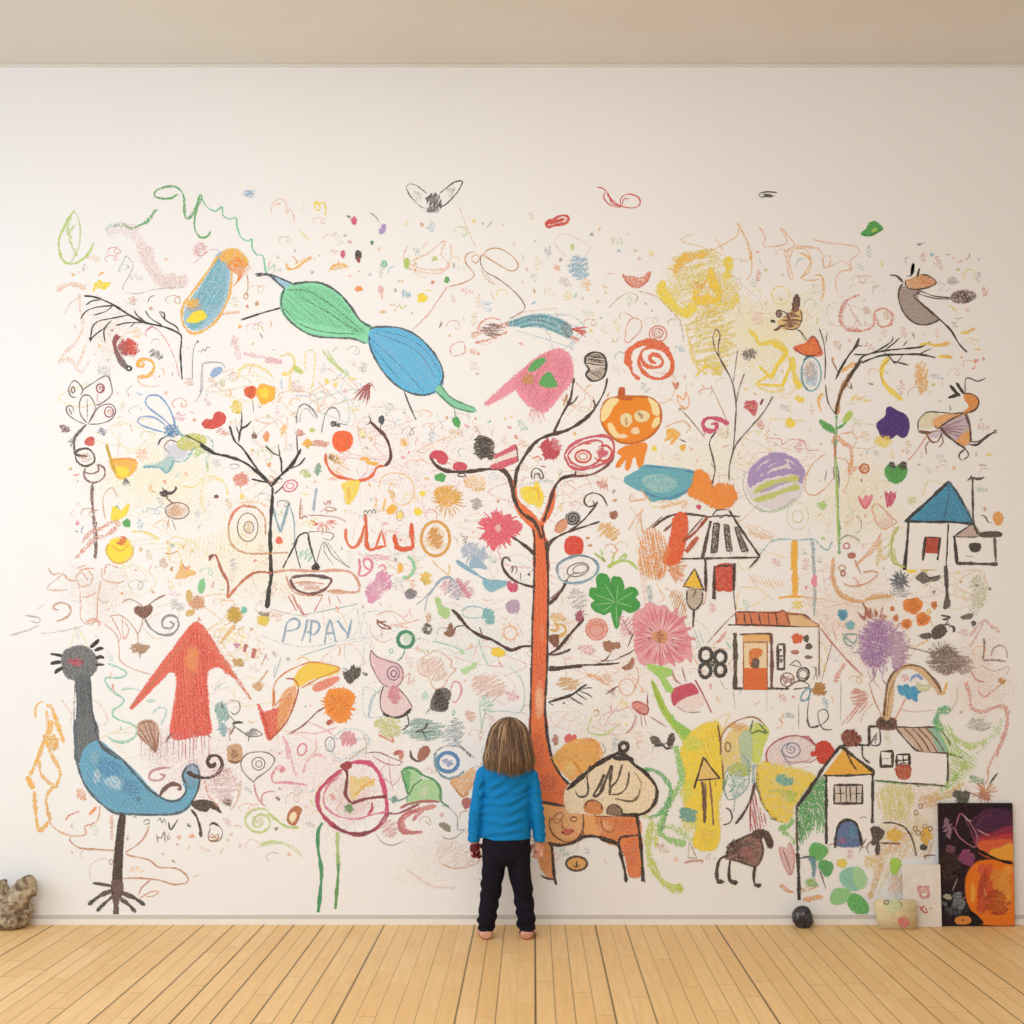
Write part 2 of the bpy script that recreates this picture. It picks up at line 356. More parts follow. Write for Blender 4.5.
s('p', 16, "500,350 560,320 620,340 670,420 710,500 760,560 830,560 870,560", .2, 1); hatch('x', "640,380 700,400 740,500 790,550 870,540 870,590 740,590 670,490", 50, 1.6, .9, .4); scrib('S', .7, 800, 565, 70, 35, 6, .35)
N('outline_drawing', 'thin grey pencil outline under the pink arc', tile='A0')
s('G', .8, "550,520 575,470 590,448 620,490 600,540 572,590 580,612 640,622 720,602 860,590", .5, .8); s('G', .7, "550,520 600,500 585,480", .4, .8); s('G', .7, "600,500 560,470", .4)
N('smudge_drawing', 'small pink smudge over a faint red stroke, left of the blue pod', tile='A0')
scrib('p', 3, 930, 415, 45, 30, 6, .35, 1); s('r', 1, "900,482 950,440 990,415 1023,425", .45, .8)
N('outline_drawing', 'faint orange outline of a standing figure at the left edge', tile='A0')
s('s', 6, "262,610 300,585 350,578 400,600", .5, 1); s('s', 4, "370,620 375,700 385,780 350,850 300,900 270,950", .38, 1); s('s', 5, "275,940 320,925 360,950 400,860", .35, 1); s('S', 1.6, "300,720 330,665 370,640", .4, 1); s('s', 4, "345,950 380,990 420,930", .3, 1)
N('star_drawing', 'small yellow scribbled star left of the bare dark branch', tile='A0')
s('y', 2.4, "432,615 460,560 480,600 510,570 470,590 440,580 495,575 450,600", .85, .6)
M('branch_drawing', 'bare dark drooping branch with many twigs, upper left', tile='A0')
P('stem'); s('K', 1.7, "390,632 450,640 530,675 600,720 670,755 760,775 830,805 845,830 840,900 848,1023", .9, .35); s('K', 2.2, "530,675 600,720 670,755 760,775", .7, .4)
for q in ("400,675 430,655 465,652", "375,740 400,705 450,685 530,677", "435,722 490,705 525,680", "420,850 430,780 460,750 530,735 595,722", "490,850 485,790 520,745", "420,835 460,800 500,775", "540,770 600,757 680,757", "605,778 630,757",
          "680,755 640,725 625,700", "675,700 700,735 755,770", "740,705 770,745 820,775 835,800", "765,745 765,715 745,705", "685,790 715,770"): P('twig'); s('K', 1.25, q, .85, .4)
P('bud', 'round bud on the twig tip'); blob('K', 422, 832, 9, 9, .9, .4)
M('cherry_drawing', 'dark red ragged berry with a curved purple stem, under the bare branch', tile='A0')
P('berry'); blob('r', 598, 872, 48, 44, .85, .7, 0, .3, .25); blob('R', 575, 875, 32, 50, .7, .8); scrib('r', 1.2, 605, 870, 46, 42, 5, .7)
P('stem'); s('R', 5.5, "550,815 533,850 545,900 568,940 590,968", .85, .5, c2='G', tp=False); ell('K', 2.2, 600, 970, 11, 9, .9)
N('scribble_drawing', 'little grey tangled scribble right of the red berry', tile='A0'); scrib('G', 1.1, 728, 905, 34, 28, 7, .65)
N('spiral_drawing', 'small golden spiral snail shape near the red berry', tile='A0'); s('Y', 3.6, "640,1008 690,1005 718,965 700,932 660,928 638,955 668,958 660,935", .8, .75); s('s', 2, "690,1015 640,1010", .6)
N('arc_drawing', 'thin pink looping line crossing under the branch', tile='A0'); s('S', 1.4, "680,820 680,795 705,778 740,795 780,850 815,930 835,1010", .45, .8); s('p', 2.2, "680,820 680,795 705,785", .5, .8); T('B0'); s('s', 1.2, "640,120 650,155 700,170 745,165", .6, .8)
M('pod_drawing', 'blue pod shape tilted, outlined in orange with a hairy orange top', tile=None); T()
P('body', 'blue striped body'); fill('L', "220,252 229,262 228,290 221,310 208,325 195,330 186,324 184,314 190,301 200,287 210,270", .75, .7); hatch('T', "220,254 228,265 226,290 219,308 206,322 195,326 188,318 190,301 200,287 210,270", 120, 2.2, 1.7, .75)
blob('q', 195, 308, 10, 4, .6, .7, -20); blob('Y', 193, 303, 9, 6, .7, .8, -20); blob('T', 196, 324, 11, 5, .6, .7, -25)
P('spot', 'yellow oval spot'); blob('y', 197, 317, 11, 6, .95, .4, -20, .3)
P('rim', 'orange rim'); s('Y', 3, "218,256 206,274 192,293 183,306 182,320 188,331 198,333 212,325 222,312 230,292 232,270", .75, .8)
P('tuft', 'hairy orange tuft'); fill('Y', "219,258 226,250 236,249 245,256 248,264 240,268 230,264", .75, .8); 
for i in range(13): s('o', 1.1, f"{236-i*.9},{256+i*.8} {244-i*.5},{262+i*1.2} {252-i*1.6},{268+i*1.6}", .7, .7)
s('C', 1.6, "247,274 248,286 246,296", .6, .8); ell('C', 1, 246, 296, 2, 3, .7)
s('s', 3, "218,315 228,313 240,312", .6, 1)
N('smudge_drawing', 'small light blue smudge alone above the mural, left side', tile='A1'); blob('B', 228, 157, 42, 25, .55, 1, 0, .8, .2); hatch('B', "190,155 225,135 265,150 230,182", 5, 1.6, 1, .4)
N('squiggle_drawing', 'faint orange zigzag line right of the blue smudge', tile='A1'); s('s', 1, "330,250 340,200 375,180 400,200 405,250 415,230 430,240 440,290", .6, .7); s('s', .9, "345,210 375,200 365,215", .6); s('s', .8, "480,200 478,250", .4)
N('squiggle_drawing', 'small yellow crayon hook right of the faint orange zigzag', tile='A1'); s('y', 2.2, "525,205 545,195 560,225 545,235 535,210 575,200 585,235 578,262", .7, .8)
N('stroke_drawing', 'short yellow slanted stroke below the yellow hook', tile='A1'); s('y', 2, "458,330 480,345 510,378", .5, .9)
N('leaf_drawing', 'orange curled stroke above the green balloon', tile='A1'); s('Y', 3.4, "400,480 415,508 450,500 490,470 520,452", .75, .85); s('Y', 1, "440,485 490,455", .6)
N('leaf_drawing', 'orange curved stroke with hatching, above the green balloon on the right', tile='A1'); s('Y', 2.6, "600,520 615,500 650,485 690,500", .7, .85); burst('Y', .8, 645, 510, 5, 45, 10, .6, .7, 180, 360)
for c, x, y, rx, ry, rot, lab in (('P', 718, 283, 17, 24, 0, 'crimson oval dot with a tiny grey cap'), ('v', 850, 322, 18, 32, 20, 'mauve oval dot hanging from a thin grey line'), ('P', 665, 437, 14, 22, 0, 'magenta oval dot left of the black cone'),
        ('E', 800, 385, 9, 12, 0, 'tiny dark green dot in the upper dot cluster'), ('m', 857, 484, 18, 22, 0, 'sea green oval dot in the upper dot cluster'), ('l', 962, 480, 17, 30, 0, 'pale green oval dot, rightmost of the dot cluster'),
        ('o', 738, 600, 22, 16, 0, 'orange half-moon dot below the black cone'), ('p', 842, 605, 17, 22, 0, 'faint pink smudged dot under the sea green dot'), ('t', 960, 625, 20, 30, 30, 'pale blue ring shaped scribble near the blue balloon'),
        ('c', 852, 708, 20, 9, 0, 'faint ochre dash right of the green balloon'), ('x', 1003, 512, 5, 7, 0, 'tiny brown speck beside the pale green oval')):
    N('dot_drawing', lab, 'dot', tile='A1')
    if lab.startswith('pale blue'): scrib('L', 1, x, y, rx, ry, 4, .7)
    else: blob(c, x, y, rx, ry, .8 if c not in 'pct' else .5, .75, rot, .35)
    if x == 718: scrib('G', 1, 692, 263, 10, 10, 3, .8)
    if x == 850: s('G', .9, "790,245 820,265 832,290", .6)
N('dot_drawing', 'black and red cone shaped mark in the upper dot cluster', 'dot', tile='A1'); fill('K', "726,430 737,423 750,435 745,462 728,458", .8, .6); fill('R', "730,458 745,458 738,478", .8, .6)
N('crescent_drawing', 'small lime crescent dash below the pale blue ring', tile='A1'); s('l', 1.6, "925,670 940,690 965,672", .6)
N('crescent_drawing', 'pale lime curled stroke under the line of the green balloon', tile='A1'); s('l', 2.4, "250,770 275,762 298,800", .55, .9)
# green and blue balloon pair
M('balloon_drawing', 'large green and blue striped shape joined like two balloons with stick legs', tile='A1')
P('green_body', 'green striped left half'); 
GB = "375,650 385,610 430,580 500,568 570,575 640,615 700,680 745,745 795,775 800,800 780,850 715,830 640,825 540,820 470,790 410,740 380,700"
fill('#86dcb0', GB, .9, .5); hatch('#5fc28a', "385,640 430,590 520,580 600,605 680,680 730,750 780,790 740,820 660,790 540,770 450,740 395,700", 40, 2.2, 1.8, .55, .8)
for q in ("400,605 500,610 590,660 690,740 775,810", "390,690 470,765 580,800 720,810", "470,640 580,700 680,765 740,800", "680,770 720,785"): s('E', 1.5, q, .55, .8)
P('outline'); s('D', 2.2, "395,600 380,640 382,690 410,740 470,790 540,820 640,828 715,832 770,855", .7, .7); s('D', 2.4, "430,578 500,568 570,575 640,615 700,680 745,745 795,778", .8, .6)
P('beak', 'pointed blue-grey beak'); fill('L', "330,535 430,575 390,600", .7, .6, True); s('D', 2.2, "255,530 320,535 360,570 395,600", .85, .5); s('D', 2, "260,540 330,535 430,575", .85, .5)
P('leg', 'thin dark leg on the left'); s('K', 1.7, "190,745 280,715 375,688", .85, .4)
P('blue_body', 'blue striped right half'); T(); 
fill('#55b8e6', "369,336 376,328 392,328 415,335 432,352 441,370 442,385 435,392 420,395 402,388 385,372 372,352", .85, .45); hatch('L', "372,336 390,331 415,340 436,366 434,388 415,390 392,374", 55, 4, 1.2, .45)
for q in ("372,332 395,340 418,352 436,378", "370,338 390,356 408,374 424,392", "378,330 405,337 425,350 440,372", "371,345 385,362 400,380"): s('#2f83b8', 1.5, q, .5, .8)
P('blue_outline'); s('D', 2, "369,336 372,352 385,374 402,389 420,395 434,392 441,384 443,372 436,356 420,338 400,328 376,327 369,330", .75, .6)
P('leg', 'thin grey leg at the bottom'); s('D', 1.6, "404,391 409,404 416,420", .85)
P('tail', 'green tail'); fill('m', "436,391 441,386 452,400 474,408 473,412 456,407", .85, .5); s('E', 1.4, "436,391 447,402 456,408 473,412", .8); s('E', 1.2, "441,386 452,398 474,408", .8)
P('drop', 'small green drop under the tail'); s('E', 1, "454,407 456,420", .8); blob('g', 456.5, 422, 4, 6, .95, .4, -25, .3)
# A2
M('fly_drawing', 'grey fly with two spread wings, top centre of the mural', 'insect drawing', tile='A2')
P('body'); scrib('K', 1.3, 158, 195, 36, 45, 9, .8, .6); blob('G', 150, 230, 36, 22, .8, .8); blob('G', 158, 185, 30, 35, .6, .8); blob('q', 175, 175, 9, 12, .8, .5)
P('wing'); s('K', 1.3, "125,155 75,118 40,112 30,130 50,170 95,215 120,225", .7, .8); burst('G', .7, 60, 140, 5, 60, 9, .35, .9, 20, 80)
P('wing'); s('K', 1.5, "185,155 250,105 288,98 285,120 255,165 215,205 195,215", .8, .7); burst('G', .7, 260, 125, 5, 60, 9, .35, .9, 110, 170)
N('cloud_drawing', 'red scribbled cloud alone above the mural, centre', tile='A2'); s('r', 3, "675,300 690,285 720,275 740,262 775,258 785,275 770,295 740,300 705,308 690,312 680,300 730,285 765,275", .8, .6); hatch('r', "680,300 720,268 780,262 770,298 700,312", 20, 2, 1.4, .6)
N('fish_drawing', 'thin red looped fish outline at the top right of centre', tile=None); T()
s('r', 1.3, "597,187 602,188 608,193 612,203 621,206 633,208 640,204 638,197 628,194 621,198 621,206", .8, .5); s('r', 1.2, "605,192 604,198 610,205 620,207 612,200 606,193", .8, .5); s('r', 1, "622,205 624,199 629,199", .7)
T('A2')
N('string_drawing', 'long thin brown looping line trailing down to the teal feather', tile='A2')
s('C', 1.2, "380,450 410,418 450,410 500,430 545,475 545,505 510,515 440,475 385,440", .65, .5); s('n', 1.1, "378,440 375,480 400,520 460,555 530,610 575,665 575,700 510,740", .65, .5); s('C', 1.5, "350,425 310,440 305,475 330,510 345,540 300,570 225,590", .5, .6); s('C', 1.2, "330,460 350,440 370,455 355,480 332,465", .6); s('C', .8, "270,200 310,310 355,415", .35); s('S', 1.1, "220,590 175,655 130,720 60,790", .5); s('C', .8, "375,500 400,550 440,580 400,530", .5)
for c, x, y, rx, ry, lab in (('g', 218, 558, 15, 18, 'dark green dot on the brown looping line'), ('y', 104, 642, 28, 25, 'yellow dot above the blue balloon'), ('l', 162, 460, 16, 14, 'pale lime dot left of the brown loop'), ('l', 32, 480, 18, 32, 'pale lime oval left of the lime dot'),
        ('q', 892, 346, 10, 10, 'grey dot under the red looped fish'), ('l', 803, 405, 12, 18, 'lime dot above the pale blue patch'), ('q', 748, 464, 9, 10, 'small grey dot left of the pale blue patch')):
    N('dot_drawing', lab, 'dot', tile='A2'); blob(c, x, y, rx, ry, .85 if c in 'gyq' else .5, .6, 0, .35)
N('patch_drawing', 'pale blue scribbled patch at the top, right of centre', tile='A2'); scrib('L', 2.2, 830, 500, 60, 55, 9, .55, .9); blob('L', 830, 500, 60, 50, .35, .9); s('t', 3, "810,640 825,620", .6)
M('feather_drawing', 'teal feathered wing shape with brown tail and pink body, centre top', tile='A2')
P('wing', 'teal striped wing'); fill('T', "490,765 560,735 640,718 710,728 765,750 800,785 790,825 720,800 640,775 560,775", .55, .7)
for q in ("500,765 600,730 700,735 770,760", "520,770 620,745 700,760 760,790", "560,755 650,728 720,742 780,770", "560,780 640,765 710,790 760,815"): s('T', 2.6, q, .85, .8); s('D', 1, q, .4)
P('tip', 'grey and red tip'); hatch('G', "760,750 800,770 800,835 750,805", 60, 1.6, 1.3, .8); burst('r', 1.4, 795, 785, 5, 80, 7, .75, .7, -5, 30); burst('S', .9, 790, 815, 5, 60, 6, .6, .7, 20, 55)
P('body', 'pink speckled body'); s('S', 6, "330,820 400,790 470,770 510,765", .5, 1); s('S', 3, "350,850 380,845 430,830 500,800", .7, 1); scrib('n', .9, 430, 790, 60, 30, 8, .6); s('S', 1.4, "360,790 380,755 420,735 470,745", .6)
N('box_drawing', 'faint red scribbled square left of the feathered wing', tile='A2'); s('S', 2, "240,910 235,870 290,845 300,895 245,915", .5, 1)
M('wing_drawing', 'pink wing with green patches and a long pointed end, upper centre', tile='B2')
P('wing', 'pink shaded wing'); fill('p', "400,252 470,185 560,105 640,40 730,0 780,20 800,80 790,150 740,210 680,280 630,270 580,235 550,195 535,180 480,215", .85, .65, e=4); hatch('P', "560,105 680,10 790,50 780,140 720,230 650,275 560,190 520,170", 115, 2.4, 1.5, .38)
P('patch', 'green patch at the top'); fill('g', "600,90 620,60 660,38 675,48 650,75 610,98", .85, .5); P('patch', 'green patch low on the wing'); fill('g', "652,158 670,120 695,105 715,135 730,165 690,172", .9, .5); P('patch', 'ochre patch on the left'); fill('C', "570,140 590,115 620,120 615,155 585,158", .6, .7)
P('drip', 'faint pink fringe'); burst('p', 1.6, 620, 230, 10, 110, 9, .5, .9, 50, 110)
# A3
N('cloud_drawing', 'small salmon bowl shaped smudge at the top, left of the yellow sun', tile='A3'); fill('S', "105,532 120,542 150,540 170,548 200,545 228,520 236,528 215,570 180,592 150,588 120,565", .7, .8); s('r', 1, "105,532 130,575 170,595 215,570 235,525", .6)
N('dash_drawing', 'small dark scribbled dash alone at the top right', tile='A3'); s('K', 1.4, "825,152 775,148 742,158 750,172 800,165 760,160 790,172 815,165", .75, .5)
N('speck_drawing', 'tiny dark speck under the red looped fish', 'dot', tile='A3'); blob('K', 130, 345, 4, 4, .7)
N('dot_drawing', 'pale yellow dot left of the large yellow sun', 'dot', tile='A3'); blob('y', 236, 437, 20, 20, .4, 1)
M('sun_drawing', 'large yellow scribbled sun with swirling strokes, upper right', 'sun drawing', tile='A3')
P('glow', 'pale outer scribble'); blob('#f7e25a', 460, 565, 185, 150, .55, 1, 0, .75, .2); scrib('y', 4, 470, 560, 175, 140, 10, .4, 1); blob('#f5e05a', 340, 620, 60, 80, .5, 1); blob('#f5e05a', 580, 600, 60, 90, .5, 1)
P('stroke', 'golden upper stroke'); s('#f6c42a', 11, "345,530 370,480 410,455 470,440 500,425", .75, .85)
P('stroke', 'yellow left stroke'); s('y', 12, "295,560 285,600 310,640 350,690 400,710 445,670", .85, .8)
P('stroke', 'yellow inner swirl'); s('#f8d21e', 10, "455,600 440,640 470,655 500,645 540,660 550,610 520,560 515,500", .85, .8); s('Y', 5, "430,560 470,590 500,550", .5, .9)
P('stroke', 'yellow right stroke'); s('#f8dc1e', 12, "590,450 600,500 585,555", .8, .85); s('y', 11, "540,680 610,670 640,620", .6, .9); s('y', 10, "450,430 500,425", .6, 1)
M('scribble_drawing', 'pale orange looping scribbles right of the yellow sun', tile='A3')
P('line'); s('Y', 1.4, "490,430 560,400 640,350 640,295 660,330 700,420 705,520 680,560", .5, .8); s('Y', 2.4, "650,310 690,400 700,470", .4, .9)
P('line'); s('s', 1.5, "740,310 770,360 760,400 830,400 870,380 840,315 890,370 905,400 880,470 900,550 880,545 870,430 900,405", .6, .8)
P('line'); s('Y', 1.6, "905,410 960,420 980,480 940,550 1000,560 1023,550", .5, .8); s('s', 1.5, "905,400 1000,410 1023,400", .5, .8)
P('line'); T('A4'); s('s', 1.3, "0,400 60,405 100,430 110,500 140,480 140,450 110,450 120,500 200,470 240,512 235,470 275,430 250,400 130,385 60,370", .6, .8); s('s', 1.3, "240,512 190,520 165,560 175,620", .7, .8)
P('line'); s('Y', 2.4, "0,550 40,520 50,470 20,440 0,430", .5, .9); s('Y', 3, "95,660 110,600 100,540 60,540", .5, .9); s('c', 3, "120,700 140,670", .4, 1)
N('ring_drawing', 'large faint yellow oval ring below the sun on the right', tile='A3'); ell('y', 1.6, 840, 630, 42, 42, .5, .8); s('y', 1.2, "670,700 690,630 740,600 740,660 690,715", .4, .9)
M('spiral_drawing', 'orange spiral circle beside the black striped egg, upper centre', 'spiral drawing', tile='A3')
P('curl', 'orange spiral'); s('O', 4, "262,945 240,938 232,918 245,905 270,910 292,935 280,960 245,965 212,955 190,920 200,885 250,870 300,890 335,945 325,990 285,1018 235,1010 200,985 180,940 190,900", .85, .65)
s('O', 7, "135,960 130,905 165,865 220,848 280,855 320,890", .85, .6); s('O', 4, "320,890 338,935 330,990 280,1018", .9, .6); s('O', 4.4, "135,940 150,990 185,1023", .8, .7)
P('knob', 'salmon ring on top'); ell('S', 1.4, 270, 810, 40, 38, .8); ell('S', 1.2, 268, 805, 26, 22, .7); blob('S', 270, 810, 38, 35, .3, .9)
N('loop_drawing', 'thin brown oval loop left above the orange spiral', tile='A3'); s('S', 1.1, "115,810 130,760 155,735 190,750 190,790 160,825 130,850 115,835 125,800", .6, .6)
N('arch_drawing', 'thin faint arching line over the orange spiral', tile='A3'); s('C', 1, "40,690 90,640 140,618 175,635 160,670", .5, .7); s('C', 1, "180,610 260,635 330,700 375,760 390,850", .5, .7)
M('bird_drawing', 'small brown songbird with raised tail, right of the yellow sun', 'bird drawing', tile='A3')
P('body', 'tan hatched body'); fill('c', "830,750 860,735 900,700 935,700 940,740 920,780 880,788 850,785", .8, .6); scrib('n', 1.1, 890, 745, 45, 35, 9, .8); s('K', 1.2, "860,780 890,790 925,775 940,735 932,700", .8)
P('head'); ell('N', 1.6, 833, 715, 12, 16, .9); blob('n', 835, 715, 15, 18, .7); s('N', 1.6, "840,700 870,715 880,745", .8)
P('tail'); fill('n', "895,700 905,640 918,625 928,660 920,700", .85, .6); s('N', 1.4, "898,700 912,630 926,660 918,700", .9)
P('leg'); s('N', 2, "810,795 840,775 865,770", .9); blob('n', 825, 787, 20, 8, .9, .5, -20); P('beak'); blob('K', 804, 750, 15, 9, .8, .5, 20)
M('flower_drawing', 'orange butterfly flower above a pale blue oval, upper right', 'flower drawing', tile=None); T()
P('line'); s('K', 1.2, "795,328 802,333 808,342", .8)
P('petal', 'orange petals'); fill('O', "794,348 806,343 812,337 818,344 822,354 812,356 803,354", .85, .6); s('n', 1.2, "794,348 802,354 812,356 820,352 818,342 812,336 808,346", .8); hatch('o', "800,348 812,340 820,352 806,355", 40, 1.5, 1, .8)
P('oval', 'pale blue hatched oval'); blob('L', 811, 374, 9, 16, .5, .8); blob('x', 810, 370, 7, 13, .35, .9); ell('T', 1.4, 811, 374, 10, 17, .85); s('K', 1.8, "803,361 808,356 814,356", .8); s('D', .9, "802,366 803,382 809,391", .6)
N('leaf_drawing', 'solid green cap shaped leaf alone at the top right', 'leaf drawing', tile='A4'); fill('g', "285,343 310,325 325,295 350,288 368,305 384,318 360,335 330,350 300,350", .95, .35); fill('l', "335,335 345,318 360,325", .6, .6); s('E', 1.2, "287,345 330,350 382,320", .9)
N('speck_drawing', 'tiny grey fly-like mark above the grey bird', 'dot', tile='A4'); blob('G', 555, 393, 15, 7, .8); s('G', .9, "560,392 585,382", .7)
M('bird_drawing', 'grey long-legged bird with an orange beak and a feather duster wing, top right', 'bird drawing', tile='A4')
P('body', 'grey body'); fill('#a2938f', "485,590 465,600 460,640 475,690 510,735 560,765 610,755 645,740 600,695 545,645 560,605 520,600", .8, .7); s('N', 1.7, "480,575 462,600 460,650 480,705 520,750 570,768 620,758 650,742", .85, .5)
P('head', 'orange head and beak'); fill('#d99a55', "490,560 520,555 560,535 600,545 636,570 600,592 545,603 505,595", .6, .7); fill('o', "550,575 575,540 605,548 634,570 600,590", .4, .8); s('N', 1.4, "490,560 495,590 530,602 590,595 634,570 600,540 565,532", .85, .4)
P('crest', 'black crest strokes'); s('K', 3, "520,535 528,485 515,540", .95, .4); s('K', 2, "495,540 520,540", .9); s('K', 3.4, "545,545 556,505", .95, .4)
P('tail'); s('N', 2.2, "418,535 450,540 480,570", .9, .4)
P('leg'); s('N', 1.8, "530,638 590,690 650,742 700,790 740,855 778,895", .9, .35)
P('wing', 'feather duster wing'); s('N', 1.4, "525,635 560,612 620,632 700,642", .8); s('N', 1.2, "545,620 620,642 705,648", .8); fill('#8a7470', "700,640 730,612 780,608 820,630 785,660 730,665", .75, .8); scrib('N', .9, 760, 637, 55, 26, 8, .6)
N('curl_drawing', 'salmon chalk crescent ending in a loop, left of the grey bird', tile='A4'); s('S', 3, "280,628 230,645 195,690 185,750 220,790 290,795 340,770 350,710 390,690 430,720 420,765 375,775 355,740", .6, .9); s('S', 5, "215,650 190,720 210,780 270,790", .45, 1); s('S', 2, "215,650 250,720 290,780", .45, 1)
# ================================================================ drawings, second band
M('tree_drawing', 'tall thin tree with bare black branches and green leaves, upper right', 'tree drawing', tile='B4')
P('trunk', 'green lower stem'); s('g', 3.4, "170,300 168,380 165,480 172,600 175,720 182,860 182,950", .65, .8); s('n', 1, "160,370 160,500 176,650", .6); s('l', 2, "165,500 172,700 178,900", .6)
P('trunk', 'brown upper fork'); s('n', 5, "275,58 220,140 185,210 170,300", .85, .6, c2='C'); s('K', 1.7, "280,50 245,100 190,200 165,300", .85, .4)
T('A4')
for q, w_ in (("165,1023 190,970 230,905 270,860", 2.2), ("270,940 300,910 380,890 460,880 560,870 605,845", 1.7), ("285,945 370,912 460,905 560,905 630,920", 2), ("250,905 330,900 420,850 432,820", 1.4), ("400,880 440,850 465,825", 1.2), ("480,865 500,842", 1.4), ("430,935 470,945 505,955", 1.6), ("390,895 420,920 445,945 480,905", 1.2), ("245,890 275,830 270,865 290,862", 1.6), ("560,900 610,878", 1.4), ("220,1020 290,930", 2.6)): P('branch'); s('K', w_, q, .88, .4)
P('branch'); s('K', 1.2, "90,785 110,850 118,930 115,1023", .8); s('K', 1, "0,795 25,840", .8); s('K', 1.1, "128,800 118,860", .8); T('B4'); s('K', 1.2, "118,160 130,240 165,300", .8)
P('branch'); s('n', 1.4, "150,50 178,105", .8); blob('C', 152, 45, 8, 14, .7); s('n', 1.4, "215,160 240,180 235,150", .8)
P('leaf'); fill('g', "90,325 130,345 158,365 155,385 115,365", .85, .6); P('leaf'); fill('l', "200,335 215,300 235,285 240,305 215,335", .9, .6); P('leaf'); s('g', 3, "170,365 200,350 215,335", .85)
T('A4')
for q in ("555,862 590,855 640,862 700,850", "640,915 680,915 710,920", "745,805 780,800 815,785", "810,880 840,882"): N('leaf_drawing', {'5': 'yellow smear at the tip of the upper bare branch', '6': 'yellow smear at the tip of the lower bare branch', '7': 'yellow smear behind the leg of the grey bird', '8': 'tiny yellow smear right of the grey bird leg'}[q[0]], 'leaf drawing', tile='A4'); s('y', 4, q, .75, .85, c2='Y')
N('leaf_drawing', 'long yellow curved leaf hanging under the black branches', 'leaf drawing', tile='B4'); s('y', 5, "415,35 385,70 380,120 395,160 430,195 475,235", .8, .75); s('C', .8, "420,40 375,90 385,155", .6)
N('leaf_drawing', 'pale orange scribbled hanging stroke right of the yellow leaf', 'leaf drawing', tile='B4'); scrib('Y', 2, 565, 130, 32, 80, 9, .5, .9)
N('leaf_drawing', 'yellow horizontal smear left of the purple blot', 'leaf drawing', tile='B4'); s('y', 3.4, "235,240 260,215 300,235 330,235", .6, .9)
N('leaf_drawing', 'yellow hook shaped smear on the thin tree', 'leaf drawing', tile='B4'); s('Y', 4, "105,200 85,240 100,285", .7, .85); s('Y', 5, "190,100 240,70 260,60", .6, .9)
M('pumpkin_drawing', 'orange carved pumpkin face with a stem and dangling orange hand', 'pumpkin drawing', tile='B3')
P('skin', 'orange face'); fill('o', "5,300 25,240 80,220 150,220 230,225 275,260 282,320 260,375 210,415 150,432 90,425 40,385 12,345", .95, .3)
P('stem', 'rust brown stem'); fill('#c4561e', "92,225 92,180 110,180 115,215 150,228", .95, .4)
P('rim', 'dark orange outline'); s('#c96a14', 2.4, "5,300 25,240 80,220 150,216 230,222 275,260 284,320 260,375 210,415 150,434 90,427 40,388 12,345", .85, .4, z=1)
for q, nm in (("10,330 15,270 50,230 85,232 60,260 40,300", 'highlight'), ("225,225 265,255 272,300 250,295 240,250", 'highlight'), ("245,360 255,325 272,315 272,340", 'highlight'), ("40,345 55,345 75,385 88,395 75,405 50,380", 'highlight')): P(nm, 'cream patch of bare wall'); fill('#f9e2a4', q, .95, .4)
P('eye', 'cream left eye'); blob('#f3dfae', 122, 325, 28, 32, .95, .2, 0, .15, .05); scrib('C', .9, 122, 332, 12, 18, 4, .8)
P('eye', 'cream right eye'); blob('#f3dfae', 195, 308, 36, 28, .95, .2, 0, .15, .05); scrib('n', .9, 188, 305, 14, 16, 4, .7)
P('mouth'); blob('#f6d9b4', 165, 376, 20, 17, .95, .3, 0, .2); blob('#f6d9b4', 105, 401, 24, 11, .95, .3, 0, .2)
P('hand', 'orange dangling fingers'); fill('o', "85,480 110,455 210,435 208,480 190,545 175,530 170,500 150,500 135,550 120,550 125,500 85,545 78,535 105,490", .92, .4)
M('egg_drawing', 'black and white striped acorn-like egg at the top of the centre tree', tile='B2')
P('shell'); fill('#d9d0c4', "860,60 870,25 910,10 950,25 960,70 950,120 925,140 890,140 868,110 875,85", .7, .5); hatch('N', "860,60 875,20 915,10 955,30 960,75 905,70", 8, 1.6, 1.3, .9, .6); hatch('N', "875,95 905,90 955,80 950,120 915,140 880,130", 30, 1.8, 1.1, .8, .6)
P('outline'); s('K', 2, "862,65 865,30 905,10 945,22 960,60 955,110 930,138 890,142 866,115 880,90 862,65", .9, .4)
N('patch_drawing', 'large faint yellow scribble field behind the thin stems, upper right', tile='A3')
scrib('y', 2.2, 520, 830, 120, 150, 16, .4, .9); s('y', 5, "400,760 420,870 450,960 500,1000", .5, 1); s('y', 4, "440,1010 500,960 560,1000 540,950", .6, .9)
N('star_drawing', 'bold yellow angular zigzag lines left of the orange flower', tile='A3'); sl('y', 5, "690,790 725,820 740,860 800,850 870,895 820,960 800,1015 740,960", .8, .7); sl('y', 6, "750,850 820,845 875,890", .7, .8); T('B3'); sl('y', 3.4, "840,60 800,110 720,158 800,165 850,165 890,60", .8, .7); s('y', 8, "890,30 905,120 930,180", .8, .8); s('y', 10, "910,215 950,240", .8, .8); s('y', 4, "730,170 800,195 860,180", .5, 1)
N('star_drawing', 'yellow scribbled star above the purple striped ball', tile='B3'); blob('y', 885, 340, 28, 30, .9, .7); s('y', 2, "780,320 880,325 960,330", .45, 1); s('y', 1.2, "885,240 885,330", .4)
N('block_drawing', 'small dark brown hatched block among yellow scribbles', tile='A3'); hatch('N', "665,885 722,882 722,922 665,925", 85, 1.6, 1.4, .85); hatch('N', "665,885 722,882 722,922 665,925", 5, 2, 1.2, .7)
M('stem_drawing', 'thin forked plant stems rising behind the orange blot', 'plant drawing', tile='B3')
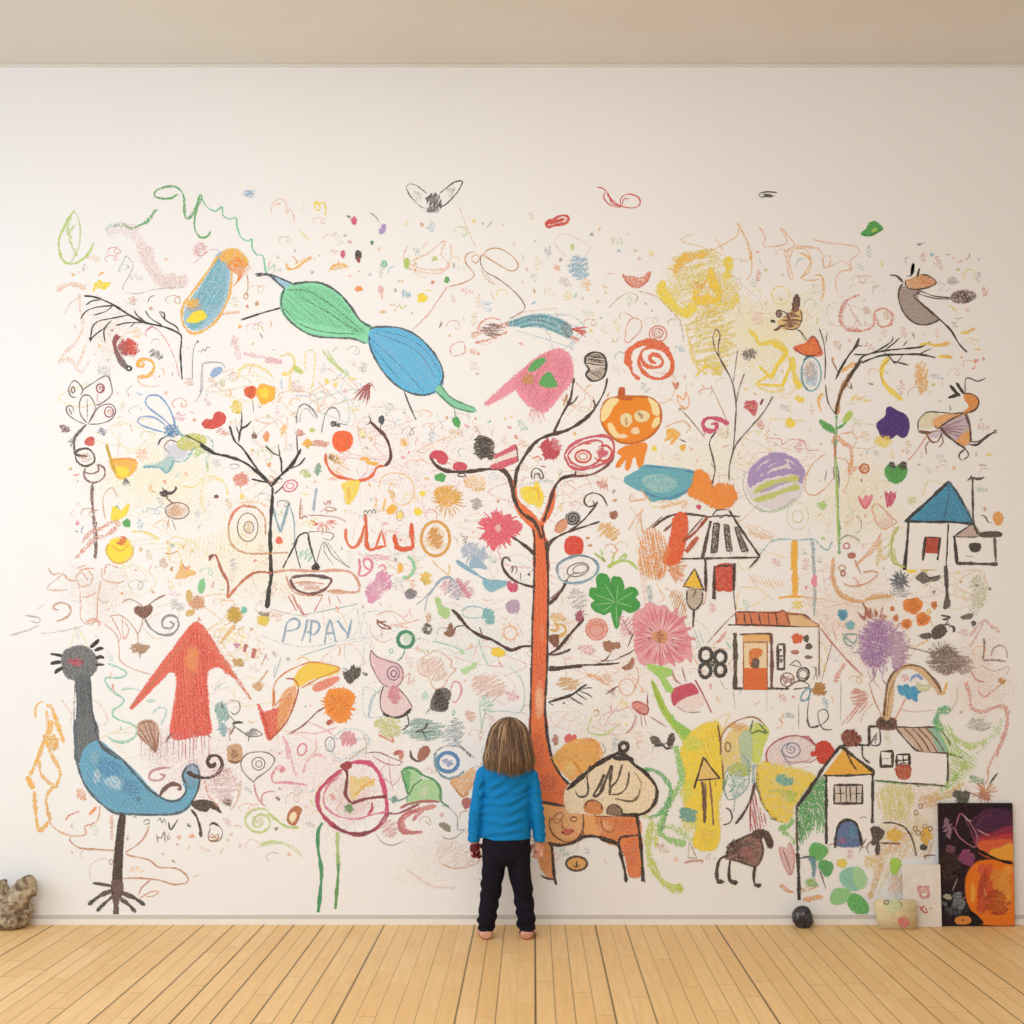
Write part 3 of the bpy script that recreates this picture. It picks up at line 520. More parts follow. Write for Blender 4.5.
P('stem'); s('N', 1.3, "600,608 602,540 620,460 630,330 632,250 615,150 570,60 535,0", .8, .5); P('stem'); s('n', 1.1, "632,250 650,170 672,110", .7); s('n', .9, "620,150 632,60 640,0", .6)
P('stem'); s('N', 1.2, "612,490 640,430 700,360 760,290 805,215", .75, .5); P('stem'); s('C', 1, "515,165 550,240 590,330 595,400", .6)
T('A3'); P('bud'); s('n', 1.2, "535,880 525,830 540,788 558,815 550,870 560,930 600,1000 610,1023", .75)
T('B3'); P('stem'); s('N', 1.6, "540,378 510,430 525,500 535,560 520,630", .8, .5); s('N', 1, "515,525 540,560", .7)
P('flower', 'crimson curl flower'); s('P', 4.5, "600,345 560,325 510,315 480,335 490,370 530,375 545,345 515,345", .8, .6)
P('heart', 'red scribbled heart'); fill('P', "672,262 680,235 700,240 720,235 732,262 718,308 700,285", .75, .8); fill('r', "680,262 690,245 715,245 722,275 712,300", .5, .8); s('R', 3, "745,255 760,228", .8)
N('stem_drawing', 'thin brown line from a small curl, right of the pumpkin', tile='B3'); s('n', 1.1, "365,270 385,285 430,335 490,412", .6); s('C', 2, "365,285 380,270 400,280", .5); blob('S', 485, 390, 8, 20, .4)
N('flower_drawing', 'pale orange tulip outline right of the pumpkin', 'flower drawing', tile='B3'); s('s', 2, "365,250 360,210 390,230 400,195 415,240 405,270 380,262 365,250", .8, .7); s('S', 2, "335,145 350,165 365,150 355,180 340,160", .7)
N('smudge_drawing', 'golden orange scribbled smudge right of the pumpkin', tile='B3'); s('Y', 7, "300,420 330,400 320,380 355,390 330,440", .85, .8); s('s', 2, "300,360 380,330 420,360 400,385", .5); s('G', 2, "370,415 400,428", .8)
for c, x, y, r, lab in (('y', 253, 458, 15, 'yellow dot right of the pumpkin hand'), ('Y', 385, 455, 18, 'golden dot right of the orange smudge'), ('P', 460, 730, 14, 'small red dash under the orange blot')): N('dot_drawing', lab, 'dot', tile='B3'); blob(c, x, y, r, r*1.1, .8, .6)
M('fish_drawing', 'teal watercolour fish joined to a bright orange blot, right of centre', 'fish drawing', tile='B3')
P('body', 'teal body'); fill('T', "115,600 180,560 215,538 330,548 430,565 450,600 430,640 350,690 290,695 240,700 200,660 140,630", .85, .5); fill('t', "200,600 260,580 330,590 360,630 300,660 230,650", .5, .9); s('b', 2, "215,540 330,552 440,570", .5); s('b', 2, "200,660 250,680 300,690 350,680 420,645", .5); s('T', 3, "150,600 250,560 400,560", .6, .9)
P('tail', 'orange tail blot'); fill('o', "450,565 480,570 510,610 520,645 550,630 600,635 630,670 615,710 570,735 530,728 480,700 410,665 430,640", .92, .6, e=4); burst('o', 2, 575, 670, 20, 60, 20, .8, .7)
M('ball_drawing', 'violet and lime striped ball, right of centre', 'ball drawing', tile='B3')
P('ball', 'pale disc'); blob('#e5dfe6', 815, 615, 135, 130, .75, .4, 0, .15, .03); s('q', 2, "680,560 665,620 685,690 740,745 800,755", .45, .9)
P('stripe', 'violet outer stripe'); s('v', 6, "700,640 705,570 760,510 830,490 900,510 940,570 930,620", .8, .6); P('stripe', 'violet curved stripe'); s('v', 6, "715,630 740,570 800,520 860,505", .8, .6); s('v', 4.5, "760,580 800,545 870,520", .8); P('stripe', 'violet band'); s('v', 6, "720,610 800,580 880,565 940,580", .85, .6); s('v', 4, "880,520 920,570", .7); P('stripe', 'violet low band'); s('v', 5, "740,660 820,630 900,600 940,600", .6, .8)
P('stripe', 'lime stripe'); s('#c6cf63', 6, "715,665 770,630 850,605 925,595", .75, .7); P('stripe', 'lime lower stripe'); s('#c6cf63', 6, "712,700 790,680 870,650 930,635", .8, .7); P('rim', 'green lower rim'); s('#a9c79a', 3.4, "720,725 780,752 850,735 910,690", .5, .9)
N('ring_drawing', 'faint green scribbled circle below the violet ball', tile='B3'); ell('l', 1, 920, 773, 50, 62, .45, .8); ell('l', 1, 920, 775, 25, 28, .5)
N('outline_drawing', 'thin red squiggle above the violet ball', tile='B3'); s('S', 1, "790,365 775,405 840,415 850,440 890,415 950,425 965,465 1023,465", .55)
M('post_drawing', 'pale blue frame with a thick yellow post, right of the striped roof house', tile='B3')
P('post', 'yellow post'); s('Y', 6.5, "905,885 903,1023", .8, .6, tp=False); T('C3'); s('Y', 6.5, "905,0 907,130 908,265", .8, .6, tp=False); s('Y', 3.5, "830,270 890,262 940,265", .7, .7); scrib('y', 1.6, 920, 300, 30, 22, 4, .6)
P('frame', 'pale blue frame'); T('B3'); s('T', 1.8, "740,955 800,890 860,880 920,885 1000,880", .5, .9); T('B4'); s('T', 1.8, "0,885 60,880 100,915 130,930 150,890", .6, .9); s('T', 3.6, "60,890 65,960 62,1023", .55, .9)
P('side_post', 'blue-grey post with a red knot'); T('C3'); s('a', 3.4, "985,0 995,120 1000,240 995,355", .65, .8); blob('p', 998, 190, 18, 38, .8, .6); s('x', 2, "940,262 1023,275", .6, .8)
# purple blot, hearts, second bird
N('blot_drawing', 'deep purple solid blot on the right side', tile='B4'); fill('V', "360,345 400,310 405,275 420,268 450,285 490,305 505,345 495,395 475,405 450,390 420,412 385,405 370,375", .97, .25); 
N('blot_drawing', 'yellow smudge behind the purple blot', tile='B4'); blob('y', 388, 425, 52, 38, .7, .9)
N('heart_drawing', 'green heart shape with dark ears on the right side', 'heart drawing', tile='B4'); fill('g', "398,565 410,535 440,550 470,530 495,545 490,585 465,612 440,618 412,600", .95, .4); fill('K', "415,535 430,520 445,550", .7, .6); fill('K', "460,545 478,520 495,530 488,555", .7, .6); hatch('#2f8f2f', "405,560 440,550 490,550 465,605 430,610", 60, 2, 1.5, .6)
N('tulip_drawing', 'pink scribbled tulip head left of the other one', 'flower drawing', tile='B4'); fill('p', "272,680 295,700 305,675 320,690 335,672 330,705 305,738 285,715", .9, .6); s('r', 1, "275,685 300,735 332,690", .6)
N('tulip_drawing', 'rose red tulip head right of the paler one', 'flower drawing', tile='B4'); fill('P', "397,658 415,672 422,655 430,672 445,662 438,700 408,730 402,695", .75, .7)
M('bird_drawing', 'orange headed bird with violet wing and trailing limbs, right edge', 'bird drawing', tile='B4')
P('body', 'violet striped wing'); fill('#c8b4c4', "645,365 770,295 795,415 750,445 700,410", .8, .6); burst('d', 1, 650, 365, 10, 130, 9, .55, .7, -25, 35)
P('back', 'cream and orange back'); fill('#eae2ba', "550,350 565,310 610,290 650,298 620,320 630,350 590,365", .6, .7); fill('#eaa965', "620,330 660,305 730,295 780,292 700,325 640,360", .75, .7); fill('#e8a45c', "730,425 785,375 795,410 760,445", .8, .7)
P('outline'); s('K', 1.3, "550,375 552,330 590,290 650,290 720,295 780,288", .8); s('N', 2.4, "770,295 790,360 795,430", .85); s('N', 2.4, "650,360 700,410 770,460", .85); s('N', 1.6, "770,292 700,325 640,365 630,350", .8); s('N', 1.3, "770,200 768,160 775,130 800,135 830,145 865,130", .85)
P('head', 'orange head and neck'); fill('#e0903c', "765,210 800,205 830,235 820,270 785,290 760,290 790,265 775,240", .85, .6); s('N', 1.6, "765,200 815,212 832,245 815,278 770,295", .85)
P('beak', 'black open beak'); fill('K', "697,165 735,205 745,215 725,195", .9, .4); s('K', 4, "700,165 735,208", .95, .3); s('K', 3.6, "690,222 745,205", .95, .3); s('K', 2.6, "728,152 750,185 765,205", .95, .3)
P('leg'); s('K', 2.4, "785,440 825,440 860,410 905,380", .85); s('K', 1.4, "790,425 830,425 880,390", .8); ell('K', 1, 908, 380, 5, 8, .8)
P('leg'); s('n', 3.2, "552,378 600,385 640,375", .85); s('n', 2, "590,390 610,425 640,425 660,385", .8); s('S', 1.2, "590,395 570,430 530,485 500,515", .75); s('n', 1.3, "600,425 585,450 590,485", .8); s('n', 1.2, "660,395 665,430 645,455", .8); blob('#d6c6da', 625, 395, 30, 20, .7)
P('foot'); s('K', 2, "770,460 745,480 740,500 755,515", .8); s('K', 1.4, "770,460 785,490 760,510", .7)
N('dot_drawing', 'tiny yellow dot below the orange headed bird', 'dot', tile='B4'); blob('y', 880, 488, 14, 12, .6)
# left side, row B
M('butterfly_plant_drawing', 'tall brown plant topped with outlined butterfly wings, far left', 'plant drawing', tile='B0')
for q, lab in (("385,185 430,155 495,120 518,160 518,210 470,250 445,255", 'large upper wing'), ("355,220 330,215 320,180 345,142 375,165 385,190 375,210", 'small left wing'), ("405,340 375,300 370,250 385,215 415,212 440,250 440,290 420,330", 'middle petal wing'), ("410,345 440,290 470,260 515,252 538,280 520,320 470,342 415,345", 'lower right wing'), ("395,345 350,325 315,295 310,265 335,262 345,290", 'curled left feeler')): P('wing', lab); s('#6e4a4d', 1.2, q, .8, .5)
P('spot'); ell('R', 1.5, 467, 178, 18, 20, .8); spiral('R', 1, 467, 178, 14, 1.3); P('spot'); ell('R', 1.3, 507, 288, 20, 24, .7); spiral('x', 1, 507, 288, 14, 1.3); P('spot'); ell('n', 1.4, 340, 185, 8, 14, .7); P('spot'); s('G', 2, "320,270 335,300", .7)
s('#6e4a4d', .8, "405,225 408,330", .6); s('x', .8, "455,200 455,240 475,240", .6)
P('stem', 'dark furry stem'); s('N', 3.4, "405,345 370,380 345,420 350,490", .75, .8); burst('N', .8, 345, 430, 5, 28, 7, .6, .7, 120, 260)
P('ring'); s('N', 2.2, "350,490 365,465 410,460 438,490 435,525 395,540 360,520 350,490", .8, .6); s('N', 3, "350,488 380,492 410,495", .7); blob('x', 398, 500, 36, 30, .3)
P('ring'); s('d', 2, "400,545 390,580 410,610 450,615 485,590 485,550 455,535 460,560 430,575 392,570", .75, .6)
P('stalk', 'brown speckled stalk'); s('n', 3.6, "432,615 428,690 440,800 450,880 442,972", .7, .85); s('N', 1.2, "428,620 430,760 445,950", .5, .8)
N('leaf_drawing', 'small brown smudged leaf left of the furry stem', 'leaf drawing', tile='B0'); scrib('#8a5a5a', 2.6, 303, 365, 26, 18, 4, .65, .8)
N('leaf_drawing', 'red leaf mark right of the furry stem', 'leaf drawing', tile='B0'); fill('r', "395,432 412,408 435,410 437,435 415,445", .75, .7)
N('scribble_drawing', 'tiny violet grey scribble right of the furry stem', tile='B0'); scrib('#8a88a0', 1.3, 475, 380, 22, 18, 5, .7)
M('bird_drawing', 'golden yellow bird with a long pointed tail, left side', 'bird drawing', tile='B0')
P('body', 'golden body'); fill('Y', "510,515 560,505 620,510 638,530 625,565 590,590 560,600 535,575", .8, .7); fill('y', "530,560 560,545 600,560 575,592", .8, .6); s('o', 2, "520,515 560,508 600,505 635,515", .7, .8)
P('tail'); s('#c9a51e', 3, "495,438 505,475 520,525 540,575", .85, .6); P('foot'); burst('G', 1, 585, 595, 2, 40, 6, .8, .5, 50, 130)
N('flower_drawing', 'faint orange scribbled star behind the yellow bird', 'flower drawing', tile='B0'); burst('s', 1.2, 660, 485, 4, 34, 10, .7); s('s', 1.6, "560,380 545,500", .4, .9)
M('dragonfly_drawing', 'blue outlined dragonfly with teal body, left side', 'insect drawing', tile='B0')
P('wing'); s('#7fa3cf', 2, "800,360 760,320 700,275 678,245 690,215 735,212 775,250 805,310 818,370", .8, .6); P('wing'); s('#7fa3cf', 1.8, "770,385 700,365 650,345 642,325 665,310 720,315 770,350", .75, .6)
P('body', 'teal scribbled body'); blob('T', 795, 380, 34, 34, .7, .8); scrib('b', 1.5, 800, 375, 38, 32, 6, .6); s('D', 2, "735,445 750,415 790,395", .7); blob('#cfd3e2', 820, 475, 70, 50, .6, .7); s('d', 1.2, "790,480 765,450 790,420 830,430", .7)
P('tail', 'yellow green body with teal edge'); fill('#c9c94a', "825,440 850,405 910,390 960,410 940,450 890,465 850,465", .6, .8); s('T', 2, "820,370 840,390 860,405", .6); s('T', 2.4, "905,455 870,505 840,520 800,515", .5, .8); s('T', 2, "960,400 990,430 985,480 960,500 965,560", .4, .9)
P('foot', 'pale teal foot'); fill('#a8cfcb', "665,545 740,525 780,500 810,500 800,550 770,572 740,548", .7, .8); s('T', 2, "665,545 740,545 780,570 810,510", .6)
N('patch_drawing', 'lime green smudge under the left end of the small tree', tile='B0'); s('l', 7, "900,500 940,470 980,480", .5, 1); s('l', 3, "965,570 970,510", .5, 1)
N('heart_drawing', 'red crayon heart beside the small black tree', 'heart drawing', tile='B1'); fill('r', "10,345 30,325 60,325 70,295 95,290 118,310 110,340 75,360 30,362", .85, .6)
M('antler_bird_drawing', 'brown doodled bird with antlers and an oval body, left side', 'bird drawing', tile='B0')
P('head', 'dark antlered head'); blob('N', 765, 668, 26, 20, .85, .6); s('N', 3.4, "770,665 800,665 820,645 815,635", .85, .5); s('N', 2.4, "755,640 770,665", .85)
P('body'); blob('#e2b893', 820, 750, 55, 38, .6, .7); ell('n', 1.2, 825, 748, 55, 38, .8); scrib('x', 1, 810, 745, 32, 28, 4, .6); s('n', 1.3, "770,680 800,710 820,712", .8); P('foot'); s('n', 1, "785,785 780,820 ", .7); s('n', 1, "800,790 820,840", .6)
N('crescent_drawing', 'ochre crescent left of the antlered bird', tile='B0'); s('c', 4, "705,620 700,650 730,665", .6, .9)
M('eye_drawing', 'large faint yellow egg outline with one brown dot, left side', tile='B1')
P('outline'); s('y', 3, "0,600 60,590 115,620 130,680", .45, .9); T('B0'); s('y', 4, "1000,600 950,620 935,690 960,760", .35, 1); s('y', 2, "850,630 900,640 950,600", .5, .9); P('dot', 'brown dot'); blob('n', 1007, 682, 13, 10, .9, .4)
N('patch_drawing', 'pale yellow vertical hatching, left side under the egg outline', tile='B0'); 
for i in range(16): s('y', 2.2, f"{850+i*20},{870-i*4} {845+i*20},{980-i*3}", .3, 1)
s('y', 3, "610,845 680,850 745,885", .55, .9)
N('duck_drawing', 'yellow duck-like smudge above the round yellow face, far left', 'bird drawing', tile='B0'); fill('y', "520,790 525,735 545,730 565,750 598,715 590,760 550,790", .9, .7); s('T', 2, "540,720 555,740", .5); s('x', 1.2, "490,790 480,690 520,640 550,690", .5)
N('dot_drawing', 'bright green dot right of the yellow duck smudge', 'dot', tile='B0'); blob('g', 590, 806, 20, 21, .9, .5, 0, .25)
M('sun_drawing', 'round yellow ball with an orange heart notch, far left', 'sun drawing', tile='B0'); P('disc', 'yellow disc'); blob('y', 557, 930, 66, 64, .95, .55, 0, .25, .04); s('#e3b91c', 2, "505,900 495,940 525,985 570,990 615,960 620,910", .6); P('notch', 'orange heart'); scrib('O', 1.8, 568, 888, 28, 20, 5, .75); s('Y', 2, "520,905 545,930 575,930 600,900", .6)
N('scribble_drawing', 'orange brown chalk scribble at the foot of the butterfly plant', tile='B0'); s('S', 5, "380,900 420,850 470,830 520,800 550,810 500,860 440,880 370,950 350,970", .5, 1); s('S', 3, "350,1020 400,1000", .5, 1)
for c, x, y, r, lab in (('c', 655, 925, 11, 'small ochre dot right of the round yellow ball'), ('c', 855, 915, 11, 'ochre dot on the pale yellow hatching'), ('c', 895, 935, 9, 'slim ochre dot right in the yellow hatching'), ('c', 780, 895, 9, 'slim ochre dot at the left end of the yellow hatching')): N('dot_drawing', lab, 'dot', tile='B0'); blob(c, x, y, r, r*1.6, .6)
s('C', 1.2, "765,945 800,948 825,935", .6)
N('text_drawing', 'grey line doodle resembling writing below the blue pod', 'writing', tile='A0'); s('G', .9, "915,850 900,890 895,1023", .5); blob('G', 920, 845, 8, 8, .7); s('G', 1, "920,885 935,895 945,878 955,890 965,870 978,875", .6); s('G', .8, "940,1000 950,945 1023,940", .4)
T('B0'); s('G', .8, "940,60 945,160 935,200 905,245", .5); blob('a', 935, 190, 9, 18, .6); s('G', .8, "895,20 895,135", .4)
N('dash_drawing', 'blue grey dash beside a faint outline, under the blue pod', tile='B1'); fill('#8fb0d6', "50,115 65,90 100,82 95,105 65,125", .8, .6); s('q', 1.2, "5,200 10,80 40,60 100,60 118,90", .5); blob('#c9cf9a', 103, 155, 16, 24, .5)
# centre-left top
N('patch_drawing', 'faint pink smear left below the green balloon', tile='A1'); s('p', 9, "140,850 170,880 180,930", .25, 1); s('p', 5, "200,900 280,915 360,930", .35, 1); scrib('p', 2, 340, 935, 40, 20, 4, .4); scrib('p', 1.5, 165, 850, 25, 35, 5, .35)
N('patch_drawing', 'yellow and lime scribbles under the green balloon', tile='B1'); s('y', 3.5, "175,130 190,85 240,70 300,90 340,130", .5, .9); s('y', 5, "380,110 410,110 440,80 480,110", .6, .9); s('l', 5, "430,75 450,90 475,110", .8, .8); s('y', 3, "370,30 420,20 440,60 420,120 420,170 430,200", .5, .9); s('y', 2, "495,180 515,180 530,130 535,20 510,0 490,20 490,90", .45, .9)
s('l', 3.4, "570,0 600,40 650,90 700,125", .6, .9); s('l', 2, "590,0 640,70 690,110", .5, .9); blob('y', 590, 145, 14, 18, .6); blob('y', 630, 160, 15, 18, .6); s('y', 3, "690,130 730,135", .5)
N('squid_drawing', 'small dark red bristly scribble below the blue balloon', tile='B1'); burst('#a8484a', 1, 790, 150, 2, 105, 14, .7, .6, 90, 150); s('R', 1.6, "800,160 775,190 770,225", .7); s('R', 1, "795,145 815,190", .6)
M('tree_drawing', 'small bare black tree with three boughs, left of centre', 'tree drawing', tile='B1')
P('trunk'); s('K', 3.2, "338,640 335,720 328,820 326,920 330,1023", .9, .35); T('C1'); s('K', 3.4, "328,0 330,100 330,180 318,250 312,318", .9, .35); s('K', 4.4, "326,190 318,260 313,315", .8, .4); T('B1')
for q, w_ in (("338,640 290,590 210,525 130,495 60,480 0,440", 2.6), ("320,612 260,545 200,460 160,420 138,352", 2), ("335,630 370,590 430,530 470,460", 3.2), ("180,430 190,370 215,355 240,330", 1.8), ("168,355 185,400", 1.5), ("190,380 195,310 192,285", 1.4), ("380,570 375,500 340,480 305,445", 1.7), ("375,520 365,440", 1.6), ("455,490 450,390", 1.1), ("400,555 460,535 490,500", 1.7), ("340,620 280,610 240,600", 1.8), ("345,670 370,650 388,630", 1.3), ("345,600 385,600", 1.5), ("245,235 250,290", 1.2)): P('branch'); s('K', w_, q, .88, .4)
T('B0'); s('K', 1.5, "860,395 930,430 1000,478 1023,482", .85, .4); T('B1')
P('fruit', 'rust red ball'); blob('O', 235, 195, 31, 31, .95, .45, 0, .2); scrib('R', 1, 235, 195, 22, 22, 3, .5)
P('fruit', 'golden yellow ball'); blob('Y', 305, 203, 48, 50, .95, .5, 0, .2); blob('y', 300, 200, 30, 32, .7, .6)
P('fruit', 'brown scribbled dot'); blob('n', 253, 399, 16, 20, .85, .7); P('fruit', 'orange oval'); blob('#ea9a5c', 308, 403, 20, 30, .85, .7); P('fruit', 'pale orange leaf'); blob('Y', 388, 370, 20, 38, .55, .9, 20); P('fruit', 'small orange dot'); blob('#eea25c', 321, 533, 13, 15, .9)
P('fruit', 'salmon scribbled leaf'); fill('S', "155,600 180,575 215,580 225,610 195,632 165,620", .55, .8); burst('S', 1.2, 190, 605, 5, 38, 8, .8, .6); P('fruit', 'pink spiral oval'); ell('P', 1.3, 420, 632, 34, 26, .75, .5, -20); ell('p', 1.3, 420, 632, 18, 13, .8)
P('flower', 'pale yellow flower outline'); scrib('y', 1.8, 170, 265, 32, 30, 6, .6)
N('flower_drawing', 'faint brown outline above the fork of the small black tree', 'flower drawing', tile='B1'); s('x', 1.2, "320,600 330,585 345,600 335,615 320,605", .7); s('s', 2, "250,320 300,340 350,335 365,360", .5, .9); s('G', .9, "135,540 155,530 185,540 160,555 140,545", .5)
N('dot_drawing', 'yellow dot under the left bough of the small tree', 'dot', tile='B1'); blob('y', 196, 682, 12, 16, .8)
N('arch_drawing', 'grey double arch loops above the orange dots', tile='B1'); s('G', 2, "450,345 450,300 465,262 490,252 515,268 540,300 545,320", .7, .8); s('G', 1, "465,340 468,300 490,270 510,285 535,315", .5, .8); s('G', 1.6, "565,385 580,310 600,275 625,268 645,290 650,320", .65, .8); s('#c9c7dc', 2.2, "440,210 500,215 570,195 620,220", .4, .9); scrib('K', 1.5, 630, 345, 24, 15, 5, .8); s('G', 1, "640,340 690,350", .6)
N('smudge_drawing', 'row of orange brown scribbles under the grey arches', tile='B1'); scrib('S', 1.5, 465, 385, 25, 15, 5, .6); scrib('Y', 3, 500, 435, 24, 18, 5, .7); scrib('S', 1.2, 560, 435, 45, 16, 7, .6)
N('ball_drawing', 'bright orange solid ball left of the black curled stem', 'ball drawing', tile='B1'); fill('#f2672a', "620,425 630,390 665,380 700,392 708,425 690,458 655,470 630,455", .97, .4); burst('O', 1.5, 662, 425, 20, 44, 16, .8)
M('curl_drawing', 'orange smile line rising into a black curled stem', tile='B1')
P('smile', 'orange curve'); s('O', 3, "585,480 590,530 625,580 690,600 750,607 800,585 825,545 860,540", .85, .5); s('Y', 8, "600,510 620,500 640,520 600,490", .6, .9); hatch('Y', "590,500 640,490 690,540 680,580 620,570", 30, 3, 2, .5)
P('stem', 'dark upper stem'); s('#5a3028', 3, "860,540 885,510 885,460 860,400 820,360 790,330", .9, .4); s('K', 1.4, "785,305 795,335 770,350", .8)
P('leaf', 'dark drop on a stalk'); blob('D', 845, 325, 15, 22, .95, .4, 0, .25); s('K', 1.2, "843,340 838,372", .8)
P('drip', 'yellow tongue hanging below'); fill('y', "660,625 690,610 740,612 735,650 710,700 690,720 675,700 670,650", .75, .8); s('Y', 3, "690,640 695,700", .6); s('Y', 4, "740,510 770,505 790,525 830,530", .8, .7); s('s', 8, "595,600 640,600", .5, 1)
N('dot_drawing', 'ochre oval ring right of the orange ball', 'dot', tile='B1'); scrib('C', 1, 755, 388, 22, 24, 4, .7); blob('W', 755, 388, 20, 22, .6)
N('dot_drawing', 'small cream oval ring right of the ochre ring', 'dot', tile='B1'); blob('c', 797, 412, 15, 18, .5)
N('dot_drawing', 'golden dot right of the black curled stem', 'dot', tile='B1'); blob('Y', 948, 430, 24, 25, .6, .8)
N('dot_drawing', 'green grey smudge dot right of the small tree', 'dot', tile='B1'); scrib('#7aa58c', 2, 550, 555, 18, 28, 5, .7); 
N('dot_drawing', 'pale lime ring right of the small tree fork', 'dot', tile='B1'); scrib('l', 1.5, 490, 575, 26, 20, 5, .6)
N('spiral_drawing', 'brown double ring spiral with an orange rim, left of the small tree trunk', 'spiral drawing', tile='B1'); s('C', 2.2, "305,860 300,780 260,735 200,725 150,770 132,830 145,900 185,935 250,948 410,942", .6, .7); s('O', 3, "135,810 155,760 195,728 240,732", .6, .8); ell('n', 1.1, 222, 825, 48, 66, .7); ell('n', 1, 228, 825, 22, 28, .7); scrib('c', 1.6, 228, 822, 20, 26, 4, .6); s('Y', 3, "180,715 250,705 320,730", .4, 1)
N('letter_drawing', 'pale blue hand drawn letter M beside the small tree trunk', 'writing', tile='B1'); s('#7ea3b8', 2.6, "340,735 355,790 375,848", .8, .7, tp=False); s('#7ea3b8', 3, "375,848 395,780 413,712", .8, .7, tp=False); s('#7ea3b8', 1.3, "413,712 435,780 440,850 440,900", .8, .6)
N('letter_drawing', 'pale blue slanted stroke like a letter I', 'writing', tile='B1'); s('#9bb1c4', 3.2, "543,640 535,695 528,752", .85, .7)
N('letter_drawing', 'brown hand drawn stroke like a letter L', 'writing', tile='B1'); s('#b98268', 2, "470,690 465,780 490,772 500,785", .8, .7); s('#b98268', 1, "475,720 475,770", .7)
N('writing_drawing', 'small brown scribbled lines resembling writing', 'writing', tile='B1'); s('#b98268', 1.2, "575,705 585,720 600,700 605,720 610,695", .7); s('#b98268', 1.2, "560,755 580,740 600,750 635,742 590,730 590,765", .7); s('#b98268', 1.2, "500,770 560,770 640,780 680,800", .6); burst('S', 1.6, 580, 800, 10, 60, 9, .6, .8, -10, 190); s('r', 1.6, "515,790 545,812 520,812", .6); blob('r', 612, 800, 12, 8, .6)
N('dot_drawing', 'red dot right of the small tree trunk', 'dot', tile='B1'); blob('#e8705c', 368, 886, 17, 19, .95, .4, 0, .25)
M('tent_drawing', 'two dark pointed tent arches with fine lines, left of centre', tile='B1')
P('arch', 'thick grey arch'); s('K', 2, "385,1015 440,910 460,865 500,852 510,900 540,1000", .8, .5); s('K', 1.2, "440,900 455,970 470,1020", .6); s('K', 1.4, "425,905 445,895", .7); P('arch', 'thin pencil arch'); s('G', 1, "540,1000 575,895 620,960 700,1015", .7); s('G', .8, "580,900 580,940 620,1000", .6); s('G', .8, "500,855 520,845 605,850 622,865 605,885 570,875", .8); s('G', .7, "590,890 650,970 690,1010", .5)
P('knot', 'black knot'); blob('K', 540, 1005, 18, 14, .9, .4); T('C1'); blob('K', 538, 130, 22, 18, .95, .4)
N('letter_drawing', 'large orange red hand drawn letter U', 'writing', tile='B1'); s('#e0714a', 3.2, "680,830 678,870 690,905 712,920 735,905 752,870 768,810", .9, .5)
N('letter_drawing', 'orange red letters L and A joined in one stroke', 'writing', tile='B1'); s('#dd5f36', 3.6, "768,765 775,830 775,900 790,928 815,925", .9, .45, tp=False); sl('#dd6a42', 2.6, "815,925 845,838 865,915", .9, .5); sl('#dd5f36', 3, "805,925 865,912", .9, .5)
N('letter_drawing', 'bold orange red hand drawn letter J, rightmost of the large letters', 'writing', tile='B1'); s('#df5b33', 4, "905,855 910,895 930,925 965,930 990,915 985,860 985,805", .92, .4); s('#df5b33', 4, "905,915 940,925 985,918", .8, .5, tp=False)
N('writing_drawing', 'tiny dark written marks above the orange letters', 'writing', tile='B1'); s('K', 1, "765,765 765,748 778,752 780,762 790,742 800,760 808,742 818,750 812,762", .7)
N('ring_drawing', 'faint golden ring and dot chain above the orange letters', tile='B1'); s('Y', 1.6, "830,640 850,590 900,572 960,585 995,630 990,690 950,720 905,710 880,660 890,620 915,640", .5, .8); s('Y', 4, "865,690 850,750", .6, .9); s('Y', 3, "825,690 810,740", .5, .9); fill('Y', "870,745 895,722 915,732 900,755 880,762", .9, .6); blob('y', 930, 770, 18, 24, .7); ell('C', 1, 930, 770, 17, 24, .5); s('c', 5, "890,650 905,690", .6)
N('dot_drawing', 'yellow dot right of the golden ring', 'dot', tile='B1'); blob('y', 1008, 752, 16, 22, .9)
# ================================================================ the centre tree and what hangs in it
M('tree_drawing', 'tall orange trunked tree in the middle with dark curling boughs, beside the child', 'tree drawing', tile='B2')
P('trunk', 'orange red trunk')
O1 = "530,700 515,620 535,610 545,690 590,740 625,770 650,800 680,740 705,660 720,640 715,720 690,780 665,815 672,860 685,940 690,1030 628,1030 625,900 615,830 560,770"
fill('#e8703a', O1, .92, .5); hatch('#d6502a', "628,840 665,825 685,930 688,1023 630,1023", 88, 3, 1.6, .5)
T('C2'); fill('#e5672f', "628,0 685,0 690,200 688,400 684,600 678,760 682,880 700,1000 705,1030 608,1030 608,760 614,500 622,220", .9, .5, e=1)
hatch('#cf4a26', "632,20 680,20 684,300 680,560 668,640 622,640 624,300", 89, 3.4, 2, .22); blob('#dd5a2a', 650, 600, 25, 70, .6, .9); blob('#f0a27a', 660, 430, 16, 60, .4, 1); blob('#f0a880', 655, 770, 28, 70, .5, 1)
T('D2'); fill('#e8702f', "606,-20 678,-20 692,100 712,180 742,250 790,300 842,326 850,380 860,418 760,400 650,380 560,380 560,200 600,100", .92, .5, e=1)
blob('#cf4a1e', 690, 290, 60, 60, .6, 1); blob('#d8521f', 640, 140, 40, 120, .4, 1); blob('#d9541f', 780, 340, 60, 40, .5, 1)
T('C2'); blob('#f3b58c', 648, 750, 30, 120, .75, .8, 0, .7, .05); T('D2')
